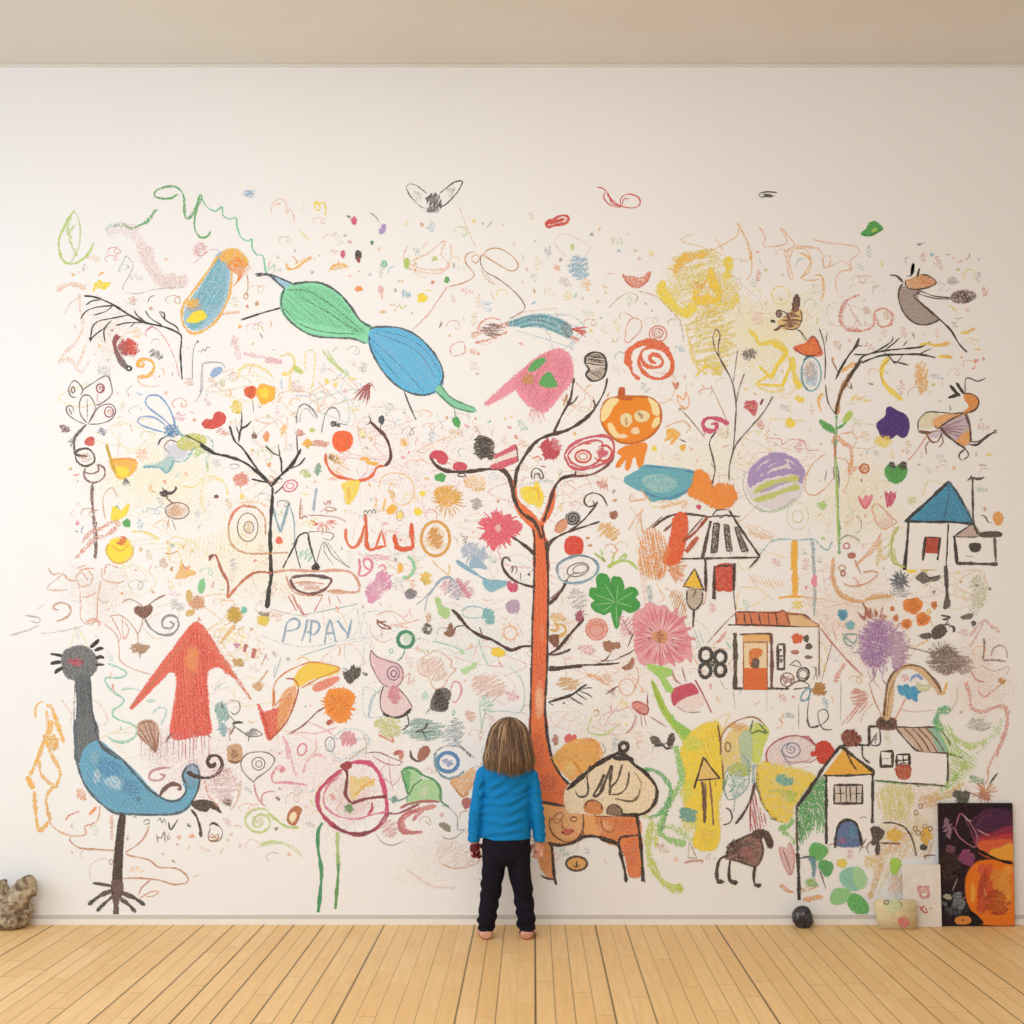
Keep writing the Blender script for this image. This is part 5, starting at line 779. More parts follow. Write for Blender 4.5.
N('flower_drawing', 'brown curled heart flower on a thin stem, left side', 'flower drawing', tile='C0'); fill('#7a4a3c', "625,325 640,308 665,315 690,305 708,312 700,340 670,362 640,345", .85, .6); s('#9a6a4c', 1.8, "680,315 720,280 770,255", .7); s('#b58a68', 1.6, "570,290 600,275 640,290 665,310", .6); s('#9a6a4c', 1, "668,355 655,410 640,440", .7)
N('spiral_drawing', 'grey spiral shell right of the brown heart flower', 'spiral drawing', tile='C0'); s('#8d8d93', 2.4, "675,365 700,410 750,440 800,438 830,405 825,365 790,350 758,370 760,405 795,410 808,390 790,378", .8, .6)
N('flower_drawing', 'faint tan leafy stem left of the red arrow figure', 'flower drawing', tile='C0'); s('x', 1.2, "510,355 560,350 610,390 640,440 640,480", .6); s('x', 1.2, "480,385 540,440 555,500 560,560 620,600 700,625", .5); s('S', 1.2, "520,360 560,440 550,480", .45); s('S', 1.2, "570,360 575,460 600,420 580,380", .45); scrib('#b58a68', 2, 650, 505, 50, 22, 8, .65, .7); s('n', 1.6, "650,520 652,550", .7)
N('squiggle_drawing', 'mint green winding line right of the dark necked bird', tile='C0'); s('#8ed2ba', 2.4, "500,575 545,590 590,620 560,640 490,645 520,700 575,740 565,765 525,795 540,830 620,860 640,890", .65, .8); T('D0'); s('#8ed2ba', 3, "640,40 630,75 590,100 540,100 505,78", .65, .8); T('C0'); s('#8ed2ba', 2, "560,700 600,690 655,700", .4); blob('#9fd8c6', 700, 748, 30, 12, .5); s('#9fd0e0', 2.4, "710,805 740,780 775,795 750,860", .5, .9)
N('shell_drawing', 'brown ribbed fan shell pointing down, left side', 'shell drawing', tile='C0'); fill('#c99a82', "640,870 655,845 690,838 725,850 740,900 725,988 690,950 650,920", .6, .7)
for q in ("645,870 725,985", "665,845 725,985", "690,840 728,985", "715,850 725,985", "740,890 728,985", "640,900 690,950 725,988", "648,860 680,845 720,850"): s('#8a5a48', 1.2, q, .8)
N('outline_drawing', 'orange yellow chalk outline of a tall animal at the left edge', tile='C0'); s('Y', 5, "215,770 240,780 265,850 290,920 295,945", .75, .85); s('Y', 3, "165,830 165,790 180,760 205,750", .6, .9); scrib('Y', 3, 235, 940, 40, 40, 7, .55, .8); s('Y', 4, "215,790 225,870 200,940", .6, .9); T('D0'); s('Y', 5, "240,0 230,60 200,110 180,170 140,260", .7, .85); s('Y', 4, "210,90 240,160 280,240 265,300 230,330 215,380 235,470", .65, .85); s('Y', 4, "185,190 190,250 240,300 270,310", .6, .9); s('Y', 6, "125,260 145,300 155,320", .8, .8); s('Y', 4.5, "160,330 165,420 180,510 205,500 230,470", .7, .85)
N('string_drawing', 'orange brown wandering line between the bird leg and the floor', tile='D0'); s('#e0a678', 1.6, "220,400 235,480 290,525 350,540 400,530 395,495 440,480 460,450 465,400", .8, .7); s('#c98d68', 2.2, "330,545 325,560 370,595 450,602 535,608", .75, .8); s('#c98d68', 1.8, "585,615 640,580 675,540 695,490", .75, .7); s('#c98d68', 1.8, "585,615 600,630 690,650 740,685 820,690 870,725 870,755 810,765 740,745 640,735 570,738", .8, .7); s('#c98d68', 1.5, "700,745 660,780 645,815", .7); s('x', 1.4, "650,830 700,800 740,800 710,820 680,820", .6); s('x', .8, "420,740 420,680 460,650 500,645", .4)
N('smudge_drawing', 'salmon vertical smear beside the blue bird leg', tile='D0'); s('S', 5, "520,440 520,500 520,560", .35, 1); s('S', 2.4, "305,470 320,445 370,425", .6, .8); scrib('o', 2, 380, 350, 24, 30, 4, .4); s('#ec9a4c', 5, "415,440 450,405", .8, .7); s('#c46a70', 1, "600,530 590,560 605,550", .6); ell('#c46a70', 1, 518, 660, 9, 11, .6)
N('tail_drawing', 'brown curl growing over the blue bird back', tile='D0'); s('#6a4a40', 4, "745,355 760,325 800,298 835,305 840,322 825,320", .85, .5)
N('curl_drawing', 'plum red spiral hook above the blue bird tail', tile='D0'); s('#c48a9c', 2.6, "795,222 740,225 700,245 698,275 740,280 765,262 745,250", .75, .6)
N('spiral_drawing', 'dark brown spiral at the tip of the blue bird tail', 'spiral drawing', tile='D1'); s('#46322f', 3.6, "-60,240 -20,262 40,268 85,245 103,205 85,168 50,168 35,195 50,215 70,208 68,195", .92, .4)
N('feather_drawing', 'dark brown feather strokes below the blue bird tail', tile='D0'); fill('#4a3833', "895,385 920,375 985,380 1020,420 975,405 960,425 910,410", .9, .5); s('#4a3833', 2.8, "890,415 915,450 932,500 935,545", .85, .5); T('D1'); s('#4a3833', 3, "0,385 40,385 80,415 100,432", .85, .5)
N('writing_drawing', 'row of small grey marks resembling writing under the blue bird', 'writing', tile='D0'); s('G', 1, "620,455 630,445 635,460", .7); s('G', 1, "665,475 690,460 695,480 670,485", .7); s('G', 1, "735,470 745,455 755,480 765,460 775,490", .7); s('K', 1.6, "785,475 795,510 830,460", .8); s('#a08a80', 1.4, "730,530 735,570 735,545 750,550 765,520 768,570", .7); s('#a08a80', 1.2, "785,525 780,560 795,540", .7); blob('#eaa98a', 835, 545, 14, 12, .8); blob('#eaa98a', 893, 540, 20, 13, .8); scrib('G', 1, 880, 490, 12, 9, 3, .8); s('n', 1.6, "975,495 985,480 1010,485", .8); s('#a0785a', 1.2, "975,545 985,530 1000,540 1015,530 1015,555 985,560", .8)
# C1 column
M('bag_drawing', 'orange lined bag shape with a dark oval opening, left of centre', tile='C1')
P('outline', 'orange red outline'); s('#d99a7c', 3, "340,150 420,140 540,145 640,140 700,150 735,190 740,235 700,245 640,235 590,240", .7, .7); s('#d08a70', 2, "400,165 420,220 450,248 510,258 575,255", .75, .7); s('#e0a688', 2.2, "600,240 650,248 720,240", .6, .8)
P('opening', 'dark oval opening'); s('#7a4a48', 3, "425,175 480,165 560,168 610,182 600,210 570,235 520,250 460,238 430,210 422,180", .85, .5); s('#5a4a50', 3, "440,172 520,165 605,178", .7); s('#d98a70', 1.6, "440,200 500,195 580,205", .7); scrib('#e5b49a', 1.6, 510, 212, 60, 20, 8, .5)
P('fringe'); 
for q in ("430,250 460,320 485,355", "410,260 450,330", "570,260 550,300 530,335", "600,260 605,300", "635,255 655,295", "460,300 485,345 520,340"): s('#c46a60', 1.3, q, .7)
N('check_drawing', 'brown tick mark line running into the bag outline', tile='C1'); s('#b5644c', 3, "60,70 75,75 100,140 130,200 128,270", .85, .5); s('#d07a4c', 3, "128,270 180,210 230,165 280,148 335,155", .85, .6, c2='#b5604a'); s('#8a4a3c', 4, "45,98 48,80 62,70", .9, .5)
N('writing_drawing', 'pale blue hand drawn word PIPAY in a thin frame, left of centre', 'writing', tile='C1')
for q in ("405,380 395,430 385,475", "405,385 435,365 462,380 455,410 405,425", "500,370 490,420 475,470", "520,370 515,430 512,475", "500,425 530,440 555,410 550,385 520,375", "580,480 590,420 605,375 620,420 632,475", "585,435 620,432", "640,375 665,410 690,440", "705,370 695,420 685,455"): s('#88a9c4', 2.4, q, .85, .7, tp=False)
s('#b5cad2', 1.4, "350,580 345,640 380,540", .5); s('#b5cad2', 1.4, "280,440 380,480 520,495 720,440 735,320", .4, .9); s('#9cc0bc', 1.2, "500,345 600,325 700,305 735,295", .6); s('#9cc0bc', 1, "470,540 560,510 640,485", .7); s('#c9d2d2', 1.2, "330,320 420,345 500,355", .5)
M('flower_drawing', 'golden round flower on a slanted orange stem, left of the word', 'flower drawing', tile='C1'); P('bloom', 'golden scribbled bloom'); blob('#dcb83a', 160, 348, 48, 44, .85, .7); scrib('#c99c28', 1.4, 160, 348, 40, 38, 9, .7); P('leaf', 'teal leaf'); blob('#6dbfae', 205, 325, 18, 20, .85, .6); P('stem', 'orange stem'); s('#e6b870', 4, "165,395 130,435 90,485", .75, .8)
N('acorn_drawing', 'golden acorn shape with a grey cap', tile='C1'); blob('#e3c94a', 295, 372, 36, 32, .85, .6); scrib('#8a7a6a', 1.5, 298, 345, 26, 14, 5, .8)
N('leaf_drawing', 'mauve pink oval in the row of red strokes', 'leaf drawing', tile='C1'); blob('#c98aa4', 172, 490, 20, 16, .85)
for q, lab in (("215,485 205,520", 'left of the two short brick red strokes'), ("255,505 245,550", 'bold brick red double stroke'), ("310,530 285,585", 'thin faded brick red slanted stroke')): N('dash_drawing', lab, tile='C1'); s('#bf6a60', 4 if 'thin' not in lab else 2, q, .85 if 'thin' not in lab else .5, .6, tp=False)
s('#c47a6a', 2, "300,535 320,560", .3)
N('paw_drawing', 'brown ochre scribbled paw shape below the red strokes', tile='C1'); scrib('#c9a25a', 2, 178, 572, 28, 24, 7, .75)
N('flower_drawing', 'pale orange brush shape beside the yellow and red beak', tile='C1'); blob('#ecc08a', 270, 680, 32, 26, .8, .8); scrib('#c99a68', 1, 270, 680, 28, 20, 5, .6); s('#c99a68', 2.6, "275,660 300,630 315,605", .7, .7)
M('beak_drawing', 'yellow and red long beak shapes, left of centre', tile='C1'); P('upper', 'yellow upper beak'); fill('#f2cc3c', "440,650 470,600 520,575 580,580 650,600 600,630 520,645 460,680", .85, .6); s('#d98a3c', 1.5, "340,780 345,680 380,630 440,595 510,570 580,575 650,600 560,640 470,690", .8); s('Y', 1.4, "450,560 480,545 520,570", .7)
P('lower', 'orange hooked lower beak'); fill('#e0583f', "270,760 300,800 380,770 400,730 430,710 420,780 380,860 325,930 300,880", .8, .7); fill('#eda45c', "380,730 440,680 440,760 390,860 360,880", .6, .8); s('#b5502c', 1.6, "400,645 440,650 458,690 440,760 400,850 320,935", .85, .5); s('#d9733c', 1.6, "345,700 350,770 370,745 395,740", .7); s('r', 3, "290,800 310,870 325,930", .6)
P('stripe', 'coral stripe'); fill('#e8866c', "525,695 550,665 640,635 640,655 560,700", .8, .7)
N('flower_drawing', 'bright orange ragged flower, left of centre', 'flower drawing', tile='C1'); fill('#f0921f', "585,750 600,700 640,695 690,700 720,730 700,780 690,830 650,850 610,820 590,800", .9, .6); burst('#ef8a1c', 2, 645, 770, 25, 85, 34, .9, .6); burst('#d9701a', 1, 645, 770, 10, 60, 16, .6)
s('#8a4a3c', 1.6, "410,905 470,870 510,835 545,800 580,780", .7); blob('#b5503c', 602, 848, 18, 13, .9, .5, -40)
N('bug_drawing', 'black ragged splotch right of the yellow beak', tile='C1'); fill('#4e4946', "670,625 700,605 715,580 725,600 745,595 740,630 715,650 700,668 680,650", .9, .6); burst('K', 1.4, 705, 625, 10, 45, 8, .8); scrib('K', 1, 768, 622, 12, 14, 3, .7)
N('flower_drawing', 'pink lace scribble flower below the orange letters', 'flower drawing', tile='C1'); scrib('#e293bd', 1.8, 805, 245, 38, 48, 16, .8); scrib('#e293bd', 1.8, 855, 190, 40, 46, 14, .8); blob('#ecb4d0', 825, 225, 60, 55, .5, .9, -40); s('p', 2, "830,130 850,115 865,135 840,140", .7)
N('letter_drawing', 'pink double loop like a letter B, below the orange letters', 'writing', tile='C1'); s('#e08098', 2.6, "740,85 745,125 740,165 775,160 800,130 795,95 765,90 765,120 790,140", .8, .6)
N('scribble_drawing', 'small pink grey scribbles above the pink lace flower', tile='C1'); scrib('p', 1, 830, 80, 60, 16, 8, .4); scrib('G', .8, 910, 90, 15, 10, 3, .5)
N('eye_drawing', 'faint orange eye with brown lashes, centre left', tile='C1'); s('#8a4a3c', 1.6, "820,370 850,390 890,412 850,410 825,385 870,380", .8); s('#e3b898', 1.4, "820,350 880,330 930,350 960,380", .5); s('#eab79c', 3, "900,400 960,385 1023,370", .5, 1); s('#e3b898', 1, "790,390 800,440 850,475 900,455", .5)
M('ring_drawing', 'dark green round ring with a pale centre on a thin string', tile='C1'); P('ring', 'dark green ring'); ell('#2f8a66', 4, 957, 463, 36, 36, .92, .5); blob('#cfe3d2', 965, 458, 24, 28, .85, .5); P('string'); s('#4a8a74', 1.2, "955,510 940,545 915,565", .7); ell('m', 1, 890, 517, 8, 10, .7)
M('bird_drawing', 'pink owl-like bird with a dark triangular skirt, centre left', 'bird drawing', tile='C1'); P('head', 'pink head'); fill('#eac0d0', "795,515 830,545 900,565 940,600 940,650 905,685 850,672 815,610", .6, .7); s('#8a5a68', 1.2, "795,510 820,540 880,565 925,580 945,620 935,665 900,685 850,670 810,610 792,560 795,510", .8); P('eye'); ell('#8a5a68', 1.3, 900, 620, 28, 32, .8); ell('#5a5060', 1.3, 902, 622, 13, 15, .8)
P('skirt', 'pink skirt with a dark hem'); fill('#f0cfd4', "855,690 920,690 985,775 950,815 870,815 840,780 840,720", .5, .7); s('#6a4a50', 1.3, "855,680 840,730 845,790 880,820", .8); s('#6a4a50', 1.3, "920,690 960,730 990,780", .8); s('K', 2.8, "850,808 900,826 945,818 985,785", .85); scrib('#d98a98', 2, 905, 720, 32, 40, 10, .7); s('K', 1.6, "965,810 970,860 940,885", .7); s('#9cc0d0', 3, "840,700 800,740 785,830", .5, .9)
N('smudge_drawing', 'pale lime smudge under the pink bird skirt', tile='C1'); scrib('#d3d98a', 2.5, 880, 870, 70, 45, 12, .5, .9); s('#d98a68', 2, "830,905 880,930 900,940 890,910", .6)
N('scribble_drawing', 'teal grey splatter scribbles below the red arrow arm', tile='C1'); scrib('#7fb5b0', 2, 100, 800, 32, 55, 10, .6, .8); blob('#4a6a72', 103, 770, 10, 14, .8); s('#8fc0c0', 3, "60,700 100,670 120,660", .4, 1); scrib('#8fb5c4', 2, 105, 880, 24, 30, 6, .6)
N('bird_drawing', 'grey line bird swinging from a thin curl, left side', 'bird drawing', tile='C1'); s('G', 1.1, "140,745 180,755 185,790 160,812 140,795", .7); s('G', 1, "130,810 170,850 200,850", .7); s('#6a6a70', 1.2, "150,860 200,895 240,915 290,905 240,880 225,940", .8); s('K', 2.4, "150,855 175,848 200,850", .8); scrib('#8a8a92', 1, 240, 900, 35, 16, 6, .6); s('#8a5a48', 2, "140,905 155,880 160,860", .7)
T('D1')
N('block_drawing', 'small brown striped barrel block, left side', tile='D1'); fill('#c9a07a', "133,125 188,120 190,185 165,198 135,190", .85, .6); burst('n', 1.2, 160, 158, 4, 26, 9, .7); s('#7a5038', 2.4, "135,188 165,198 190,188", .8); s('#a0705a', 1, "150,60 135,40 140,100", .7)
M('eye_drawing', 'pink and grey bird head outline with a spiral eye, left of the pink ring', 'bird drawing', tile='D1'); P('outline'); s('#8a7078', 1.4, "250,290 205,245 190,200 215,160 270,148 320,155 348,185 320,230 265,270 250,290", .8); P('eye', 'spiral eye'); ell('G', 1.2, 272, 203, 30, 30, .8); ell('G', 1, 274, 204, 14, 15, .8); P('neck', 'rose line'); s('#d08a94', 2, "252,290 260,340 285,385 310,405", .7, .7); s('#c46a78', 1.2, "290,385 290,350 320,332 350,335", .7); scrib('n', 1, 362, 365, 10, 14, 3, .8)
M('house_drawing', 'faint pink slanted house outline, left of the pink ring', 'house drawing', tile='C1'); P('wall'); s('#eba8b8', 3, "385,910 400,960 410,1023", .6, .9); s('#eba8b8', 1.6, "400,905 470,895 540,900 640,870", .6, .8); s('#eba8b8', 1.2, "540,900 540,1000", .5); s('#eba8b8', 1.2, "500,845 580,880 630,915", .5); P('loop'); ell('#d97088', 1.8, 475, 975, 20, 28, .7, .6, 20); ell('#9a8a9c', 1.3, 605, 950, 22, 34, .7)
T('D1'); P('wall'); s('#eba8b8', 3, "400,90 420,160 440,240 450,255", .6, .9); s('#eba8b8', 3, "480,250 500,190 540,160 590,180", .6, .9); s('#e38aa0', 3, "360,215 335,260 345,290 400,290 500,303", .65, .8); blob('#e08098', 380, 233, 20, 18, .7); s('#eba8b8', 2, "360,215 390,218 400,240", .6)
N('blush_drawing', 'faint rose patch of curls below the dark spiral', tile='D1'); scrib('#e3b0b4', 1.6, 110, 300, 75, 80, 18, .35); s('#e0937c', 2.6, "20,270 40,350 85,400", .5, .9); s('#dfae88', 3, "190,280 175,370 140,420", .5, .9); scrib('n', 1.4, 130, 380, 28, 20, 5, .5)
N('penguin_drawing', 'tiny brown outlined bottle figure under the dark spiral', tile='D1'); s('#8a6a58', 1.3, "45,490 60,475 85,490 105,520 90,560 50,562 38,540 50,500", .8); s('K', 2.4, "45,490 65,480 85,495", .7); s('C', 2, "45,545 80,548 70,560", .6)
M('snail_drawing', 'lime green snail curl line, below the pink bird head', 'snail drawing', tile='D1'); P('shell'); s('#c3d487', 3, "320,420 270,412 225,435 210,470 235,510 280,522 320,500 322,460 290,440 255,455 250,490 280,500", .75, .8); scrib('#d3dba0', 1.6, 270, 470, 30, 30, 5, .5); P('tail'); s('#b8cf6a', 3.4, "315,430 350,460 400,495 460,500", .7, .8)
N('block_drawing', 'small orange box with a cream middle beside the green snail tail', tile='D1'); fill('#b5683a', "415,430 445,402 470,415 460,450 440,488 408,470", .85, .6); fill('#f4e3c4', "420,450 438,430 445,445 430,475", .9, .4)
N('stroke_drawing', 'lime green arching stroke low on the wall', tile='D1'); s('#bcd47a', 5, "285,580 330,570 390,572", .65, .95, tp=False); s('#cddd96', 4, "390,572 440,600 480,640", .4, 1)
M('tree_drawing', 'magenta ringed round tree on two green stalks, lower left of centre', 'tree drawing', tile='D1')
P('stalk', 'dark green left stalk'); s('#3f9464', 3.4, "570,478 550,520 550,600 565,700 560,800 550,895", .92, .4, tp=False); P('stalk', 'green right stalk fading lime at the top'); s('#b9cf7a', 4.4, "640,520 640,600 645,680", .7, .7, c2='#7fb35c'); s('#5c9a50', 3.2, "645,670 640,760 630,880", .9, .5, tp=False)
P('ring', 'magenta ring'); s('#cf4f7c', 4.4, "660,215 700,200 750,195 795,205 830,245 855,310 870,400 865,450", .9, .4); s('#c4486c', 4, "665,230 600,280 555,330 548,390 570,440 620,490 680,522 750,532 820,505 865,450 880,430", .9, .4, c2='#a83a5c'); s('#d97a98', 2.2, "650,265 600,300 575,360 590,410 650,450 730,460 800,440 880,425", .75, .6); blob('#f3d4d9', 710, 360, 135, 145, .5, .8, 0, .6); s('#7a3040', 3, "620,490 680,522 750,532 810,510", .6)
P('arrow', 'brown arrow line inside the ring'); s('#7a3a34', 3.2, "665,215 685,250 680,310 678,350 705,388", .9, .4); s('#8a3f40', 3, "705,388 780,365 870,355", .9, .4); fill('#9a2f3c', "655,215 690,195 705,215 680,230", .9, .5)
P('patch', 'golden patch inside the ring'); fill('#efcf7a', "700,265 730,270 790,270 810,300 760,320 720,365 700,360", .65, .8); s('Y', 3, "815,275 760,310 720,350", .6, .8); s('#e0a848', 2, "660,380 630,420", .5)
P('leaf', 'small green leaf inside the ring'); scrib('#6a9a58', 2, 695, 412, 28, 18, 6, .75); s('#c4486c', 3, "800,380 800,415 780,440", .7); scrib('S', 1.6, 618, 358, 16, 18, 4, .5)
N('leaf_drawing', 'pale pink veined leaf above the magenta ring', 'leaf drawing', tile='D1'); s('#8a5a60', 1.2, "770,155 830,150 890,175 945,195", .7); s('#c9808c', 1.2, "800,165 860,200 920,210 945,190", .7); s('#c9808c', .9, "880,180 885,260 900,330", .6); s('#d9a0a8', .9, "880,200 840,240 900,300 940,250", .6); blob('#b8544c', 920, 152, 25, 14, .9, .6, -20); s('#c9a07a', 1.2, "690,190 740,150 775,120 760,60", .6); s('#a08a80', 1, "775,120 770,170", .6)
N('scribble_drawing', 'rose scribbled blossom above the magenta ring', 'flower drawing', tile='C1'); scrib('#e090a0', 2, 690, 925, 40, 40, 10, .6, .8)
N('string_drawing', 'teal blob and line right of the magenta ring', tile='D1'); s('#7aa5a0', 1.8, "870,360 900,375 940,370 975,350", .7); scrib('#7aa5a0', 2.2, 905, 370, 20, 14, 5, .75); s('#a0505c', 2.4, "870,430 920,435 1000,400 1023,392", .8)
M('mouth_drawing', 'red double curved mouth shape right of the magenta ring', tile='D2'); P('lip', 'red lip line'); s('#b5606a', 2.6, "0,410 50,388 110,378 185,380", .85, .5); s('#d98a8a', 5, "170,400 100,415 40,440 10,470 20,510 60,525 105,520", .75, .7); s('#cf6a74', 5, "60,470 85,440 110,420", .6, .8); T('D1'); s('#c46a70', 3.6, "1023,415 960,435 930,465 930,505 960,525 1023,520", .8, .6); s('#cf6a74', 3, "990,470 1005,440", .7)
P('scribble'); scrib('#e3b0b0', 1.2, 880, 500, 50, 50, 9, .5); s('q', 1.2, "820,530 850,570 900,582 950,560", .7); s('r', 1.4, "855,520 875,505", .6)
N('face_drawing', 'faint grey outlined face with a dark nose, left of the child', tile='D2'); s('#a9a9a2', 1.2, "190,395 230,410 265,450 270,510 300,510 250,550 210,550 190,535", .7); fill('#8a8474', "182,485 200,480 230,495 228,520 205,505", .85, .6); blob('#dfa08a', 195, 440, 12, 16, .5)
N('flower_drawing', 'golden orange leaf shape between the blue ring and the child', 'leaf drawing', tile='D2'); fill('#edb067', "235,285 290,260 340,220 345,270 330,320 295,360", .6, .8); s('#c9803c', 1.4, "235,285 290,355 320,320 335,290", .7); fill('#b5605c', "290,380 310,362 328,375 322,400 305,412", .85, .6)
N('curl_drawing', 'brown round curl mark left of the green fan leaf', tile='D1'); s('#6a4038', 2, "980,140 985,170 1010,190 1023,190", .8); T('D2'); fill('#c98070', "0,145 14,150 10,175 0,180", .7)
N('smudge_drawing', 'faint orange chalk curls at the child left hand', tile='D2'); scrib('#ebb896', 1.6, 260, 620, 100, 70, 9, .3, .9); s('#eab898', 4, "30,695 80,730 160,775 260,780", .35, 1); s('#d98a60', 1.4, "180,660 250,690 350,670 380,620", .5); s('n', 1, "365,740 378,745 372,770", .6)
# ================================================================ right half, lower bands
M('house_drawing', 'house with a striped orange and black slanted roof and a red door, right of centre', 'house drawing', tile='B3')
P('roof', 'white roof with dark sketchy edges'); fill('#f4f1ef', "215,830 350,765 600,745 745,962 480,970 370,970", 1, .1, True, .6)
s('#4a2f28', 2.4, "240,830 300,785 350,765 400,762 520,778", .85, .5); s('#7a3f30', 1.6, "215,840 290,775", .7); s('#7a3f30', 3, "295,845 340,805 365,770", .8, .6); s('K', 1.4, "520,778 545,745 600,745", .6); s('#4a2f28', 2.4, "600,745 660,840 745,962", .85, .5); s('#4a2f28', 2, "365,972 480,970 745,965", .85, .5); s('K', 1.6, "525,775 580,770 650,775", .7); s('K', 1, "545,765 560,780 590,765 600,782", .7)
P('stripe', 'orange red roof stripe'); fill('#e35c2a', "350,775 395,765 400,850 365,985 300,985 330,880", .92, .5, e=3); P('stripe', 'dark red roof stripe'); s('#a8452c', 3, "500,778 440,850 385,890", .85, .5); s('#7a3a2c', 1.4, "480,778 400,870", .7); P('stripe', 'rust red short stripe'); s('#bf5330', 4.4, "455,870 400,940", .85, .6, tp=False)
for q in ("515,795 475,970",): P('stripe', 'brown roof edge stripe'); s('#4a2f28', 3.4, q, .9, .5, tp=False)
for q in ("530,805 555,808 545,940 515,945", "575,812 598,815 615,935 590,935", "625,825 640,825 690,935 660,938"): P('stripe', 'black hatched roof bar'); fill('#6a5a52', q, .65, .8, True, .8); sl('K', 1.3, q+" "+q.split()[0], .85); hatch('K', q, 80, 2, 1, .7)
T('C3')
P('wall', 'thin dark wall lines'); s('#4a2f28', 2.8, "490,90 492,180 492,240", .9, .4, tp=False); s('#5a4a48', 1.5, "625,110 622,240 632,330", .7); s('#4a2f28', 2.4, "745,75 695,128", .85, .5); s('x', 1, "470,180 480,300 500,220", .5)
P('door', 'red door'); fill('#cf4a38', "540,125 620,122 618,228 575,232 540,225", .92, .5); s('#4a2f28', 3, "532,122 530,275", .9, .4, tp=False); s('#4a2f28', 2, "532,122 625,118", .9); s('K', 3, "624,108 622,235", .85, .4, tp=False)
N('bush_drawing', 'orange brushy bush scribble beside the striped roof house', 'bush drawing', tile='C3'); 
hatch('#ee9a48', "190,-30 250,-60 300,-20 330,60 310,100 290,180 240,190 190,160 180,60", 80, 2.6, 2, .75); hatch('#ef9038', "230,20 300,60 300,170 250,180", 100, 3, 2, .6); burst('#eb9550', 1.8, 310, 130, 10, 95, 14, .6, .8, -20, 60); s('#f3b45e', 3, "200,-150 170,-60 180,0", .4, 1); s('s', 2, "140,-160 190,-80 200,-20", .4, 1)
s('#f0b070', 2.5, "300,220 360,260 400,330", .4, 1); hatch('#d79a48', "330,240 380,240 405,330 400,360 350,330 325,270", 110, 2.4, 1.6, .7); hatch('s', "160,100 200,120 230,280 200,300", 80, 4, 2, .35); s('a', 6, "225,210 235,260 232,290", .45, 1)
N('scribble_drawing', 'pale orange hatching between the two house roofs', tile='C3'); hatch('#f3c891', "690,160 760,170 850,190 840,220 720,210", 60, 3, 1.6, .5); T('B3'); s('#f3c891', 8, "690,840 760,870 810,865", .4, 1); hatch('#f0ba80', "680,800 800,850 800,890 700,860", 30, 3, 2, .3)
N('curl_drawing', 'pale orange ribbon curls between the fish and the striped roof', tile='B3'); s('#f0c078', 4, "280,735 330,720 400,705 380,740", .5, .9); s('#e8b888', 1.6, "150,660 140,700 210,690 190,650 230,700", .6); s('#e8b888', 1.4, "130,840 180,760 190,800 195,850", .5)
N('leaf_drawing', 'lime green arched leaf strokes above the big green leaf', 'leaf drawing', tile='C3'); s('#b5cf62', 3.4, "35,128 80,100 130,98 175,135", .8, .8); s('#b5cf62', 2, "50,85 75,60", .7); s('#b5cf62', 2, "90,85 120,65 115,90", .7); s('#9fb85a', 1.6, "0,60 25,105", .7); s('l', 2, "0,40 15,70", .6); T('C2'); s('#a9bf5a', 2, "905,60 955,100 940,75", .7); s('#b5cf62', 3, "965,125 1000,105 1040,90", .8); s('#b5cf62', 2, "985,105 1000,60", .7)
M('lantern_drawing', 'yellow triangle capped lantern on a short stick, beside the red door', 'lantern drawing', tile='C3'); P('cap', 'yellow triangle'); fill('#efc23a', "440,140 480,228 388,215", .9, .5, True); sl('#4a2f28', 1.6, "440,132 482,232 388,215 440,132", .85); P('body', 'grey oval'); fill('#c9b8a4', "405,240 420,225 460,230 475,260 465,300 435,325 410,300", .6, .6); s('#4a2f28', 1.8, "405,235 405,290 435,325 470,295 478,240", .8); s('n', 1.4, "420,230 445,235 430,270", .7); P('stick'); s('#4a2f28', 2.4, "437,325 432,405", .85, .4, tp=False)
M('house_drawing', 'small shop house with an orange tiled roof and an orange door, right of centre', 'house drawing', tile='C3')
P('roof', 'orange tiled roof'); fill('#d9733a', "630,338 830,335 940,345 1000,395 880,402 630,395", .75, .6, True); fill('#e6bf8a', "880,345 950,348 1000,400 890,400", .8, .6, True); s('#7a3f2a', 1.6, "632,335 720,335 820,338 850,328 880,345 950,348 985,375", .85); s('#4a2f28', 1.8, "595,395 740,395 880,402 1010,405", .85)
for x in (630, 670, 700, 740, 782, 818): s('#5a3024', 2, f"{x},340 {x+8},398", .85)
s('#5a3024', 2, "865,340 885,400", .8); s('n', 1, "630,340 570,400 500,480", .7); T('C4'); fill('#e6bf8a', "0,345 40,370 85,400 0,400", .8, .6, True); s('#a8724c', 1.4, "0,345 30,362 90,402 0,404", .7); T('C3')
P('wall', 'white front wall'); fill('#f4f1ef', "640,405 1010,408 1010,690 640,692", 1, .1, True, .6); s('#4a3a34', 4.6, "628,432 630,560 628,692", .92, .5, tp=False); s('#4a3a34', 2.6, "620,692 700,690 880,692", .9, .5); s('n', 1.2, "1020,408 1018,640", .6)
P('door', 'orange door with a brown frame'); fill('#eab46c', "665,440 790,438 790,475 665,475", .85, .6, True); fill('#f0dab2', "672,475 778,470 778,600 672,600", .8, .4, True); fill('#df6a26', "670,598 776,600 774,695 672,695", .95, .5, True); s('#6a4030', 2, "650,440 720,436 798,436", .85); s('#6a4030', 3.6, "796,436 800,560 798,690", .85, .5, tp=False); sl('#b06a3c', 1.6, "668,690 668,476 778,474 778,690", .8); P('window', 'small arched orange pane in the door'); fill('#e07c34', "700,515 720,510 750,512 750,535 735,545 735,590 702,588", .85, .5); fill('#5a4a48', "712,560 735,555 735,590 708,590", .7, .5)
